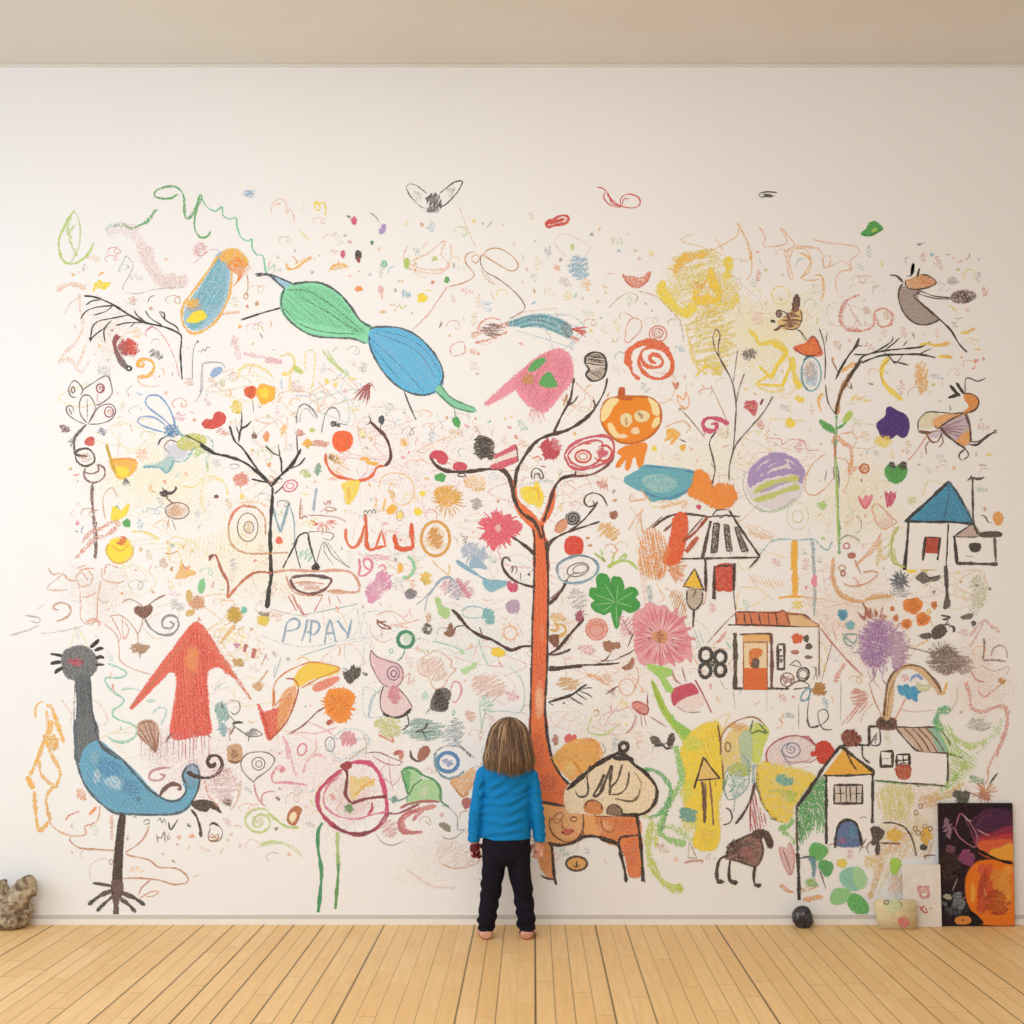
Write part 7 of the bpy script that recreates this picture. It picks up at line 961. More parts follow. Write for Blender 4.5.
N('arch_drawing', 'thin dark arching line left of the dark canvas', tile='D4'); s('#5a4a40', 1.8, "385,478 430,478 480,495 510,530 530,580 540,635", .85); s('#8a5a44', 1.6, "575,635 600,628 630,630", .8); s('n', 1.2, "580,625 580,645", .7)
N('dot_drawing', 'dark green oval dot left of the dark canvas', 'dot', tile='D4'); blob('#3f4434', 574, 591, 18, 16, .95, .4, 0, .25)
N('leaf_drawing', 'lime leaf smudge above the white card', 'leaf drawing', tile='D4'); fill('#a5d83c', "425,650 455,645 468,670 440,720 422,700", .85, .7); s('#a8ccc0', 3, "405,720 415,760", .5, 1)
N('dot_drawing', 'yellow dot between the green leaves, lower right', 'dot', tile='D4'); blob('#e8d048', 195, 666, 30, 26, .85, .6)
for q, c, lab in (("45,610 55,580 85,575 125,600 120,625 95,648 60,645", '#5fb860', 'round green leaf, uppermost under the tall house'), ("85,670 115,655 150,672 148,700 130,725 105,710", '#4faa60', 'round green leaf, second under the tall house'), ("222,830 250,808 290,830 315,870 310,895 270,898 235,875", '#62bb62', 'round green leaf lowest on the wall near the baseboard')):
    N('leaf_drawing', lab, 'leaf drawing', tile='D4'); fill(c, q, .9, .5); hatch('#3f9a50', q, 60, 3, 1.2, .4)
M('leaf_drawing', 'teal and green three-lobed leaf smudge, lower right', 'leaf drawing', tile='D4'); P('lobe', 'teal lobe'); fill('#8fd0bc', "185,720 220,690 270,690 300,720 280,780 230,790 195,755", .85, .6); hatch('#6fbfa8', "185,720 220,690 270,690 300,720 280,780 230,790", 45, 3, 1.6, .5); P('lobe', 'green lobe'); fill('#8fd08a', "145,825 160,790 205,785 230,800 215,840 180,855 150,850", .85, .6); P('lobe', 'pale green lobe'); fill('#a8dca0', "250,690 290,700 310,750 290,780 260,770", .7, .7)
N('arch_drawing', 'blue and dark arched handle beside the house post', tile='D3'); s('#4a5a60', 2, "930,645 960,636 1000,640", .85); s('#4f8fa8', 5, "985,640 1000,680 990,730", .8, .7); blob('#a8c84a', 980, 750, 20, 16, .7); blob('#6fb878', 1000, 765, 20, 18, .8); T('D4'); s('#5f97a4', 5, "40,640 60,665 62,720", .8, .7); blob('#8fc06a', 50, 755, 32, 26, .8); s('#5a4a50', 1.2, "90,700 105,740 120,785", .7); s('#d98aa0', 1.2, "95,690 110,740", .5)
N('stroke_drawing', 'orange brown chalk strokes at the foot of the house post', tile='D3'); s('#e0a070', 5, "840,765 870,795 905,800", .75, .9); s('#ecc0a0', 3, "930,800 980,785 1023,770", .5, .9); s('#e8b078', 5, "945,840 990,830 1030,820", .8, .85); T('D4'); s('#ecae70', 5, "15,835 60,830 110,825", .8, .85); s('x', 2, "0,790 40,775", .5)
# table creature right of the child
M('table_drawing', 'orange table-like shape with black outlines on thick legs, right of the child', 'table drawing', tile='D2')
P('top', 'orange slab'); fill('#eda863', "650,385 860,425 1000,445 1098,446 1106,480 1112,530 1070,545 1060,580 1000,560 880,540 800,575 740,580 690,575 680,500", .9, .5); T('D3'); fill('#e08040', "-20,450 60,445 170,450 185,535 100,545 85,580 20,560", .7, .6); blob('#dd6a2c', 120, 490, 50, 40, .7, .9); blob('#f0c08c', 20, 500, 50, 40, .5, .9)
P('leg', 'orange right leg'); fill('#e57a38', "90,545 185,535 195,640 190,720 140,725 120,640", .8, .6); blob('#de6a28', 145, 620, 35, 80, .6, .9)
P('leg', 'orange left leg beside the child hand'); T('D2'); fill('#e79a58', "650,570 705,585 715,680 718,740 680,720 650,660", .8, .6)
P('outline', 'thick black outlines'); s('#3a2a24', 2.8, "650,380 760,400 860,422 930,435 1023,440", .9, .4); s('#3a2a24', 2.6, "845,322 848,370 858,425", .92, .4); s('#3a2a24', 3.4, "690,572 740,582 800,572 850,545 900,540 960,555 1023,580", .92, .4); s('#3a2a24', 3, "705,582 712,660 718,730 728,768", .92, .4); s('#3a2a24', 2, "655,722 680,735 718,742", .85); s('n', 1.6, "855,430 850,500 855,540", .7)
T('D3'); s('#33261f', 3, "-30,440 60,443 150,442 180,438", .92, .4); s('#33261f', 3.2, "172,445 185,540 195,640 200,750", .92, .4, tp=False); s('#33261f', 3.2, "0,552 50,570 85,582 100,640 115,700 122,755", .92, .4); s('#33261f', 2.4, "88,575 95,548 130,540 185,535", .88); s('#33261f', 3, "195,715 208,755", .9)
P('arc'); s('#c9703c', 1.8, "5,450 10,500 40,525 70,500 75,450", .7); T('D2'); s('#c9703c', 1.6, "935,450 945,500 980,520 1010,500", .6)
P('face', 'round face with red lips on the slab'); T('D2'); blob('#ecb47c', 775, 480, 80, 80, .7, .5, 0, .2, .04); s('#6a3a28', 1.6, "700,450 695,490 720,540 780,568 830,545 855,490 850,430", .75); s('#b0603a', 1.6, "700,470 740,430 760,440 745,465", .7); s('#b0603a', 1.4, "755,450 755,500 780,505", .7); s('#c9564a', 3, "752,520 780,515 805,515 780,532 752,522", .85, .5); ell('#8a4a34', 1.2, 808, 462, 16, 9, .8); ell('#8a4a34', 1.2, 730, 470, 16, 9, .5); s('#b0603a', 1.4, "795,448 825,450", .6)
N('patch_drawing', 'orange shaded leaf shape right of the trunk foot', 'patch', tile='D2'); fill('#f0b04e', "720,170 780,110 850,90 920,105 925,160 890,250 855,310 800,280 740,220", .8, .65, e=3); s('#df9238', 2.4, "735,200 755,180 800,185 840,240 862,290", .8); s('#d9892c', 2, "925,110 910,190 875,275", .8); blob('#f3c97c', 790, 230, 35, 40, .7, .9); burst('O', 1.4, 885, 95, 2, 18, 6, .7); s('K', .9, "930,100 955,130 950,160", .5); T('C2'); fill('#f0b050', "720,1000 800,960 870,930 930,960 925,1023 720,1023", .6, .7)
M('tent_drawing', 'cream triangular tent with a black outline and ring on top, right of the child', 'tent drawing', tile='D3')
P('cloth', 'cream cloth'); fill('#f3e2c4', "-100,430 -150,420 -160,330 -80,250 40,180 120,170 160,210 230,270 265,340 250,410 180,440 0,440", .8, .4)
P('outline', 'thick black outline'); s('#2f2624', 4.2, "-155,325 -80,260 -20,210 60,165 90,150", .95, .35); s('#2f2624', 3.4, "90,155 120,165 150,200 210,245 255,300 265,345 245,400 190,438 60,440", .92, .4); s('#2f2624', 4, "60,172 100,180 145,178 155,205", .92, .4)
P('ring', 'black ring on top'); ell('#2f2624', 4, 110, 125, 20, 20, .95); s('#2f2624', 3, "92,140 85,160 110,165", .95)
P('stripe'); s('#5a4a40', 2.2, "-115,330 -100,355 -70,355 -55,330 -60,250 -45,210", .85); P('stripe'); s('#4a3c34', 3, "20,250 0,300 -30,350 0,340 45,230 55,215 45,300 50,320", .85, .5); P('stripe'); s('#5a4a40', 2.4, "105,205 80,280 50,315 45,350", .85); P('stripe'); s('#5a4a40', 2, "135,240 130,290 115,325 85,345 50,345", .85); P('stripe'); s('#6a5a3c', 2, "185,320 175,360 140,378 70,365", .85); P('stripe'); s('#b89a6a', 1.2, "160,240 190,290 185,340 150,370", .7)
P('patch', 'dark half round at the base'); fill('#8a7058', "35,435 40,405 65,395 95,410 100,438", .85, .5); s('#4a3c34', 1.8, "32,437 40,403 68,393 98,412 100,438", .85); P('patch', 'orange half round at the base'); fill('#d98a4a', "-70,420 -65,385 -30,375 5,395 8,430 -30,435", .8, .5); s('#6a4a34', 1.6, "-68,410 -60,380 -28,373 5,392 8,425", .85)
N('button_drawing', 'orange oval button with a black rim below the table shape', 'button drawing', tile='D2'); blob('#e0a85c', 822, 668, 48, 33, .95, .5, 0, .15, .04); ell('#4a3424', 2.4, 822, 668, 49, 33, .92); s('#4a3424', 1.6, "822,655 820,685 805,675", .85); s('#4a3424', 1.4, "820,685 838,675", .8)
M('insect_drawing', 'salmon winged insect with thin drips, right of the trunk', 'insect drawing', tile='C3'); P('body'); fill('#df7a70', "150,760 185,752 220,775 220,810 190,812 160,790", .6, .7); s('#a8504a', 1.4, "148,760 180,755 225,780 215,810 180,800 155,775", .8); s('#a8504a', 1.4, "220,715 222,790", .8); P('drip'); 
for q in ("170,810 150,870 120,900", "190,815 195,870", "205,815 215,865", "230,820 310,870"): s('#b5786a', 1.2, q, .7)
s('x', 1.6, "170,590 180,640 160,700", .5); ell('#e3b08c', 1.3, 125, 685, 36, 40, .6); s('#8a6a50', 1.3, "30,715 60,700 80,680", .8); s('#8a6a50', 1.2, "60,700 70,725", .8)
N('insect_drawing', 'small black fly with striped wings, under the salmon insect', 'insect drawing', tile='C3'); fill('#55504c', "235,920 260,915 280,935 270,955 245,945", .75, .6); fill('#45403c', "315,950 320,920 335,900 345,915 338,950 325,960", .85, .6); s('K', 2, "250,960 290,955 310,970 340,965", .8); s('K', 1, "270,935 300,950 320,930", .8); s('q', 1, "250,960 240,990", .5)
N('smudge_drawing', 'brown leafy smudge on a thin line, left of the pink daisy', 'leaf drawing', tile='C3'); fill('#a5644c', "105,590 130,580 150,550 158,570 140,600 110,600", .85, .7)
N('curl_drawing', 'orange brown hook mark right of the arched figure', tile='C3'); s('#e8b07c', 2, "845,805 855,820 835,835 850,850 835,875 815,870", .6, .8)
# orange looped shapes right of trunk line of the tall tree
N('loop_drawing', 'orange chalk loop wrapping the thin tree trunk', tile='B4'); s('#ec9c50', 5, "150,440 165,400 200,430 235,460 240,520 230,570 260,550 300,545", .55, .9); s('#ec9c50', 2, "190,390 240,385 265,420 240,460", .5, .9); s('#e8b084', 1.4, "120,480 60,530 25,600 30,660 70,675 120,640 160,590", .6); s('#e8b084', 1.4, "170,500 220,520 230,590 200,670", .5); ell('#c96a34', 2.2, 300, 552, 20, 20, .8); blob('#dd8a4c', 300, 552, 17, 17, .7); s('K', 1.2, "125,560 115,610", .7); s('K', 1.2, "180,560 182,640", .7); s('K', 1.2, "155,545 160,600", .7); s('K', 1.6, "285,600 288,615", .8); s('#e0653a', 2, "165,440 160,500", .7)
N('dot_drawing', 'bright lime green dot left of the thin tree trunk', 'dot', tile='B4'); blob('#a8d86a', 102, 723, 28, 27, .7, .8); N('dot_drawing', 'faint lime smudge dot under the red tulip', 'dot', tile='B4'); blob('#d3dc8a', 522, 700, 28, 25, .5, .9)
N('loop_drawing', 'pale peach looping ribbon left of the blue roof house', tile='B4'); s('#e8ae88', 2.4, "350,780 335,740 355,715 390,740 425,780 450,800 400,830 370,820 345,780", .65, .8); blob('#f0c8a8', 400, 800, 45, 30, .4); s('#e8a878', 2.4, "380,850 350,900 300,960 270,990", .6, .85); s('#e2c860', 4, "440,830 420,900 370,940 360,1010", .5, .95); s('#b8cc5a', 2.4, "460,820 430,880 430,980 490,1010", .6); T('C4'); s('#e8a878', 3.4, "380,0 330,60 280,100 255,120", .55, .9); s('#c8cc50', 5, "400,90 430,40 440,90 480,130", .5, .95); s('#ecd070', 6, "375,0 370,60 400,90", .5, 1)
M('loop_drawing', 'orange chain-like curve with small rings, left below the blue roof house', tile='C4'); P('curve'); s('#eab06c', 4.4, "155,80 150,150 170,220 220,270 290,285 340,265 430,260", .6, .85); s('#eab06c', 2, "160,110 150,190 185,260 250,290", .5); hatch('#e8b868', "330,250 430,245 425,285 330,285", 85, 3, 1.2, .6); P('ring'); ell('#b56a50', 2, 240, 72, 16, 11, .8); ell('#c9a07c', 1.6, 195, 130, 16, 12, .7); s('#c99a7c', 2, "255,90 270,130 285,160", .7); ell('#cf9090', 1.4, 215, 28, 14, 13, .7); ell('#b56a50', 1.8, 200, 155, 9, 12, .8); s('#d9a880', 1.6, "290,150 340,145 360,160 310,200 240,215 200,200", .7); T('B4'); blob('#a8604c', 240, 958, 22, 14, .8); ell('#c98080', 1.4, 218, 912, 14, 14, .6); s('#9aa88a', 2, "180,890 210,865 240,865 280,890", .6); s('G', 1, "260,770 285,800 280,840 250,855", .5)
N('blossom_drawing', 'orange brown flower tuft above the dark canvas', 'flower drawing', tile='D4'); burst('#d9986c', 1.5, 860, 340, 6, 60, 16, .75); scrib('#c9805c', 1.4, 860, 350, 30, 25, 6, .7); s('K', 1.6, "880,300 900,270 920,245", .85); s('n', 1.2, "770,330 820,350 850,365", .7); scrib('g', 1.2, 820, 280, 45, 22, 6, .4); s('#e8a070', 1.4, "870,230 875,270 860,300", .6)
N('blot_drawing', 'dark green ragged blot above the dark canvas', tile='D4'); fill('#44493c', "710,350 725,330 750,335 785,340 780,370 765,385 730,385 740,365", .9, .6); burst('#44493c', 1.2, 750, 358, 15, 42, 12, .8)
# many tiny crayon flecks scattered over the drawings (nobody could count them)
N('crayon_flecks', 'tiny coloured crayon flecks and curls scattered between the drawings', 'crayon flecks', stuff=True); T(); 
def inmural(x, y):
    if y < 250: return 270 < x < 640 and R.random() < .25 and y > 215
    if x < 70 or x > 985: return False
    if y > 860: return 80 < x < 200 and y < 890 and R.random() < .3
    if 300 < x < 460 and y > 830: return False
    return True
pal = ['S', 's', 'p', 'c', 'C', 'x', 'q', 'n', 'y', 'Y', 'm', 'l', 'L', 'S', 'o', 'a', 'u', 's', 'c', 'x']
cnt = 0
while cnt < 640:
    x, y = R.uniform(70, 985), R.uniform(200, 880)
    if not inmural(x, y): continue
    if any(LAY.get((int(x//3)+i_, int(y//3)+j_), 0) > W0.get((int(x//3)+i_, int(y//3)+j_), 0) for i_ in (-1, 0, 1) for j_ in (-1, 0, 1)): continue
    cnt += 1; c_ = R.choice(pal); q_ = R.random()
    if q_ < .3: blob(c_, x, y, R.uniform(1.2, 3), R.uniform(1.2, 3.4), R.uniform(.35, .7), .8, R.random()*180)
    elif q_ < .6: scrib(c_, R.uniform(.8, 1.5), x, y, R.uniform(3, 8), R.uniform(3, 7), R.randint(2, 4), R.uniform(.25, .5))
    elif q_ < .85:
        th = R.random()*6.3; L_ = R.uniform(3, 11); b_ = R.uniform(-1, 1); s(c_, R.uniform(.9, 2.2), [(x+L_*f*math.cos(th+b_*f), y+L_*f*math.sin(th+b_*f)) for f in (0, .33, .66, 1)], R.uniform(.35, .7), .8)
    else: s(c_, 1, [(x+(3+3*R.random())*math.cos(k_*1.3+q_*9)+k_*1.6, y+(2+4*R.random())*math.sin(k_*1.3+q_*9)) for k_ in range(R.randint(3, 9))], R.uniform(.35, .6), .7)
flush()
# ---------------------------------------------------------------- put every origin at its own thing
def world_z(o): return [v.co for v in o.data.vertices]
for o in list(bpy.data.objects):
    if o.parent is None and (o.name.startswith(('baseboard', 'wall', 'floor', 'ceiling', 'window', 'door', 'trim', 'camera', 'rear')) or o.get('keep')): continue
    if o.parent: continue
    ms = [o] if o.type == 'MESH' else [c for c in o.children if c.type == 'MESH' and c.data.materials and c.data.materials[0] is MI]
    ms = [m for m in ms if m.data.materials and m.data.materials[0] is MI]
    if not ms: continue
    A = [v.co for m in ms for v in m.data.vertices]
    if not A: continue
    lo = Vector([min(a[i] for a in A) for i in range(3)]); hi = Vector([max(a[i] for a in A) for i in range(3)])
    c = Vector(((lo.x+hi.x)/2, hi.y, lo.z))
    for m in ms: m.data.transform(Matrix.Translation(-c))
    o.location = c
# ================================================================ things on the floor
def tubes(bm, segs, n=18):
    """closed tube through (x,y,z,rx,ry[,tilt]) rings, ring planes follow the path"""
    rings = []; m = len(segs)
    for i, q in enumerate(segs):
        c = Vector(q[:3]); a = Vector(segs[max(0, i-1)][:3]); b = Vector(segs[min(m-1, i+1)][:3]); d = (b-a).normalized()
        up = Vector((0, 1, 0)) if abs(d.y) < .9 else Vector((0, 0, 1)); ux = up.cross(d).normalized(); uy = d.cross(ux).normalized()
        rings.append([bm.verts.new(c+ux*q[3]*math.cos(2*math.pi*k/n)+uy*q[4]*math.sin(2*math.pi*k/n)) for k in range(n)])
    for A, B_ in zip(rings, rings[1:]):
        for k in range(n): bm.faces.new((A[k], A[(k+1) % n], B_[(k+1) % n], B_[k]))
    bm.faces.new(rings[0][::-1]); bm.faces.new(rings[-1])
def ball(bm, c, r, rot=None):
    mt = Matrix.Translation(c) @ (rot.to_matrix().to_4x4() if rot else Matrix()) @ Matrix.Diagonal((*r, 1)); bmesh.ops.create_icosphere(bm, subdivisions=3, radius=1, matrix=mt)
def remesh(name, bm, vox, mat, parent=None, sm=3, fn=None):
    bmesh.ops.recalc_face_normals(bm, faces=bm.faces); me = bpy.data.meshes.new(name); bm.to_mesh(me); bm.free(); o = bpy.data.objects.new(name, me); C.objects.link(o)
    md = o.modifiers.new('r', 'REMESH'); md.mode = 'VOXEL'; md.voxel_size = vox; s_ = o.modifiers.new('s', 'SMOOTH'); s_.iterations = sm; s_.factor = .6
    dg = bpy.context.evaluated_depsgraph_get(); dg.update(); me2 = bpy.data.meshes.new_from_object(o.evaluated_get(dg)); bpy.data.objects.remove(o); bpy.data.meshes.remove(me)
    if fn:
        ns = [v.normal.copy() for v in me2.vertices]
        for v, n_ in zip(me2.vertices, ns): v.co += n_*fn(v.co, n_)
    me2.materials.clear()
    for p_ in me2.polygons: p_.use_smooth = True
    me2.name = name; return link(name, me2, mat, parent)
def mottled(name, stops, sc, rough, bump, dist=.01, spec=.3, vor=False):
    t = NT(name); co = t.n('ShaderNodeTexCoord').outputs['Object']; f = t.noise(sc, 6, co, .68); cr = t.n('ShaderNodeValToRGB'); t.l(t.maprange(f, .3, .7), cr.inputs[0])
    e = cr.color_ramp.elements
    while len(e) < len(stops): e.new(.5)
    for el, (p_, c_) in zip(e, stops): el.position = p_; el.color = (*lin(c_), 1)
    t.set(Base_Color=cr.outputs[0], Roughness=rough); t.b.inputs['Specular IOR Level'].default_value = spec; t.bump(t.noise(sc*2, 5, co, .7), bump, dist); return t.m
def at(px, py, y): 
    k = (DIST+y)/DIST; return Vector((CAMX+((px-512)/S-CAMX)*k, y, CAMZ+((924-py)/S-CAMZ)*k))
# rough forked stone at the left edge
bm = bmesh.new(); Y0 = -.085
ball(bm, at(8, 916, Y0)+Vector((0, 0, .005)), (.105, .075, .075)); ball(bm, at(20, 912, Y0), (.052, .06, .058)); tubes(bm, [(*at(11, 908, Y0), .03, .045), (*at(17, 899, Y0-.01), .05, .05), (*at(25, 888, Y0), .052, .048), (*at(29, 880, Y0), .034, .036), (*at(30, 876.5, Y0), .014, .018)])
tubes(bm, [(*at(2, 912, Y0), .05, .05), (*at(1, 895, Y0), .042, .042), (*at(3, 884, Y0), .026, .03), (*at(3.5, 879, Y0), .012, .016)]); ball(bm, at(-12, 902, Y0), (.05, .05, .09)); ball(bm, at(16, 904, Y0-.035), (.028, .028, .022))
o = remesh('forked_stone', bm, .006, mottled('weathered_stone', ((0, '#4a372c'), (.35, '#8a7560'), (.6, '#b9a88c'), (1, '#d9cbb0')), 26, .85, .9), None, 4, lambda c, n: .012*noise.noise(c*22)+.006*noise.noise(c*60))
for v in o.data.vertices: v.co.z = max(v.co.z, .0)
tag(o, 'rough mottled tan stone with two rounded prongs, at the left end of the baseboard', 'stone')
# black rock
bm = bmesh.new(); c = at(802.3, 917, -.065); ball(bm, c, (.046, .043, .05)); ball(bm, c+Vector((.006, 0, -.022)), (.044, .04, .028))
o = remesh('black_rock', bm, .004, mottled('black_rock', ((0, '#0d0d10'), (.5, '#25242a'), (.72, '#4a484e'), (1, '#9a979c')), 70, .28, .6, .004, .6), None, 2, lambda c, n: .005*noise.noise(c*40)+.0025*noise.noise(c*110))
zz = min(v.co.z for v in o.data.vertices)
for v in o.data.vertices: v.co.z = max(v.co.z-zz-.002, 0)
tag(o, 'small glossy black speckled rock on the floor against the baseboard', 'rock')
# leaning panels: local frame = bottom edge on the floor, tilted back to the wall
def panel(name, x0, x1, h, yb, th, mat, top=.0):
    a = math.asin(min(.9, (-yb-.0)/h)); e = empty(name, ((x0+x1)/2, yb, .001)); e.rotation_euler = (-a, 0, 0)
    e.rotation_euler = (-math.asin((-yb-th-.004)/h), 0, 0); bm = bmesh.new(); cbox(bm, -(x1-x0)/2, (x1-x0)/2, 0, th, 0, h, .0015); return e, bm, mat
def paint_on(root, hw=9, hh=9, fl=1):
    """ink drawn in wall coordinates is carried along the sight line onto the panel's front"""
    bpy.context.view_layer.update(); mw = root.matrix_world; nrm = (mw.to_3x3() @ Vector((0, -1, 0))).normalized(); p0 = mw.translation; inv = mw.inverted(); cp = Vector((CAMX, -DIST, CAMZ)); [q[0].p.__setitem__(i_, (v_[0], v_[1]*fl, v_[2])) for q in STK for i_, v_ in enumerate(q[0].p)]; before = set(bpy.data.objects); flush()
    for o in set(bpy.data.objects)-before:
        for v in o.data.vertices:
            off = -v.co.y; d = Vector((v.co.x, 0, v.co.z))-cp; k = (p0-cp).dot(nrm)/d.dot(nrm); v.co = inv @ (cp+d*k+nrm*(off+.0003)); v.co.x = max(-hw, min(hw, v.co.x)); v.co.z = max(.001, min(hh, v.co.z))
LAY.clear()
pc0, pc1 = at(933, 924, -.065), at(1009, 924, -.065)
e, bm, _ = panel('painting', at(940.5, 924, -.05).x, at(1015, 924, -.05).x, .552, -.05, .016, None)
tag(e, 'dark abstract canvas painting with an orange orb and purple streaks, leaning against the wall', 'painting')
bmobj('canvas', bm, simple('black_canvas', '#17110f', .5, 60, '#2a1c1c', .2), e, False)
TR[:] = [880, 780, 144/1024]; ROOT[0] = e
def OP(n_, l_=None): P(n_, l_)
OP('paint', 'dark purple ground'); fill('#2a1a22', "388,182 915,182 940,560 958,1015 450,1020 405,560", 1, .2, True, .5); blob('#3f1f38', 760, 330, 150, 110, .9, .5, 0, .7); blob('#301713', 500, 600, 80, 140, .8, .6); blob('#16141a', 560, 880, 120, 110, .9, .5)
OP('paint', 'magenta and plum glow'); fill('#4a1f42', "690,340 740,240 860,230 925,260 940,400 800,420 700,470", .9, .5, e=6); fill('#8a2a44', "700,420 820,390 935,350 942,420 820,450 710,480", .9, .6, e=6); fill('#b8323c', "705,440 800,430 938,400 943,460 820,490 720,490", .85, .7, e=6); fill('#d9603a', "705,470 800,450 942,450 944,540 850,530 760,520", .9, .6, e=6); fill('#eda236', "860,500 943,470 945,580 880,560 790,525", .9, .6, e=5)
OP('paint', 'large orange orb'); fill('#e2761c', "630,760 640,680 690,610 780,590 880,600 948,610 955,800 962,1012 740,1010 680,930 640,850", 1, .4, e=5); blob('#d9542c', 750, 640, 60, 50, .8, .9); blob('#ef9a26', 880, 800, 60, 150, .7, 1); blob('#c8481a', 745, 800, 60, 170, .8, 1, 8); blob('#b33a1a', 730, 740, 30, 110, .5, 1, 10); blob('#f0a02a', 660, 800, 20, 80, .7, 1); blob('#ef9c28', 910, 640, 40, 40, .7, 1); scrib('#b8481c', 2, 830, 870, 100, 90, 12, .35, .9); scrib('#f5b04a', 2, 860, 720, 80, 90, 12, .3, .9)
OP('paint', 'dark branch line'); s('#1f130f', 2.4, "560,420 660,480 760,530 850,570 945,592", .95, .4); s('#1f130f', 3, "620,430 700,490", .8); fill('#16100f', "640,940 720,1005 715,1018 600,1018", .95, .4)
OP('paint', 'pale mauve petals'); s('#a0607c', 1.3, "525,330 560,400 620,450 680,475 690,400 650,320 580,240 555,270 540,330", .8, .7); s('#8a4460', 1, "600,270 640,350 680,450", .6); s('#c9a5b0', 1.4, "600,255 625,285 650,292", .7); s('#c08a90', 1.1, "690,350 740,380 785,398", .8); s('#7a3a5c', 1, "690,320 740,260 790,240 770,290", .6); scrib('#9a4a74', 2, 620, 550, 60, 55, 12, .65, .8); blob('#8a3f6a', 620, 560, 60, 50, .6, .8); scrib('#b58aa4', 1.4, 480, 340, 35, 70, 9, .5, .9); scrib('#8a5570', 1.4, 500, 490, 45, 25, 7, .45, .9)
OP('paint', 'grey scratches'); scrib('#8f949c', 1.2, 560, 860, 50, 70, 10, .5, .9); s('#b0a8a0', .9, "550,700 530,750 515,790", .6); scrib('#7a8088', 1.2, 460, 880, 20, 20, 4, .6); blob('#b0a594', 480, 830, 34, 20, .85, .6, 15); s('#e8b070', 1, "742,770 755,830", .8); scrib('#6a6a78', 1, 520, 930, 60, 40, 8, .4)
OP('paint', 'ochre patch at the bottom edge'); fill('#d98a3c', "545,985 620,975 640,1000 620,1015 550,1015", .9, .6); blob('#b5402c', 590, 995, 10, 10, .8)
paint_on(e, (at(1015, 924, -.05).x-at(940.5, 924, -.05).x)/2-.0015, .5505, .3)
LAY.clear()
e, bm, _ = panel('card', at(904, 926, -.068).x, at(942, 926, -.068).x, .278, -.068, .004, None)
e.rotation_euler = (-.09, 0, 0)
tag(e, 'white card with a red square print, leaning in front of the dark canvas', 'card')
bmobj('board', bm, simple('white_card', '#ece6dd', .6, 20, '#e4dcd0'), e, False); ROOT[0] = e
OP('print', 'red square pattern of tiny strokes')
for yy_ in range(752, 800, 11):
    for xx_ in range(268, 358, 10): s('#cf3a50', 1.5, f"{xx_},{yy_} {xx_+R.randint(-4,5)},{yy_+R.randint(5,9)}", .85, .5)
for k_ in range(9): th = k_*math.pi/8; s('#cf3a50', 1.5, f"{315+22*math.cos(th)},{808+18*math.sin(th)} {315+44*math.cos(th)},{812+38*math.sin(th)}", .85)
OP('print', 'small red curled print'); s('#cf3a50', 1.2, "275,895 290,910 285,930", .85); s('#cf3a50', 1.6, "320,895 300,905 305,935 335,940 325,910 310,920", .9); s('#cf3a50', 1.2, "345,905 360,920 372,905", .85)
paint_on(e)
LAY.clear()
# small cream block with printed flowers
x0, x1 = at(880.5, 928, -.115).x, at(917, 928, -.115).x; w_ = x1-x0; e = empty('printed_block', ((x0+x1)/2, -.115, .001)); e.rotation_euler = (-.05, 0, math.radians(-4))
tag(e, 'small cream block printed with red and green flowers, in front of the white card', 'block')
bm = bmesh.new(); fr = [(-w_/2, 0), (w_/2-.002, -.0), (w_/2, .128), (-w_/2+.05, .126), (-w_/2-.012, .13), (-w_/2-.024, .105), (-w_/2-.012, .05)]
A = [bm.verts.new((x, 0, z)) for x, z in fr]; B_ = [bm.verts.new((x, .035, z)) for x, z in fr]; n = len(fr); bm.faces.new(A); bm.faces.new(B_[::-1])
for i in range(n): bm.faces.new((A[i], B_[i], B_[(i+1) % n], A[(i+1) % n]))
bmesh.ops.recalc_face_normals(bm, faces=bm.faces); bmesh.ops.bevel(bm, geom=bm.edges[:], offset=.005, segments=3, affect='EDGES')
bmobj('block', bm, simple('cream_block', '#ead9b0', .7, 30, '#e2cfa0', .2), e, True); ROOT[0] = e
T('D4'); OP('print', 'pale green patch'); blob('#cfe0b0', 440, 865, 60, 45, .7, .9); OP('print', 'red flower'); scrib('#dd6a68', 1.8, 482, 940, 25, 25, 8, .8); burst('#dd6a68', 1.2, 482, 940, 8, 30, 9, .7); OP('print', 'brown curls')
ell('#7a6a5c', 1.2, 402, 848, 11, 9, .9); s('#8a6a4c', 1.1, "455,845 470,850 475,870", .8)
for k_ in range(34): x_, y_ = R.uniform(390, 540), R.uniform(845, 965); s(R.choice(['#c98a68', '#8a6a4c', '#9ab06a', '#d98a80']), 1, f"{x_},{y_} {x_+R.randint(-9,9)},{y_+R.randint(-9,9)}", .6)
paint_on(e)
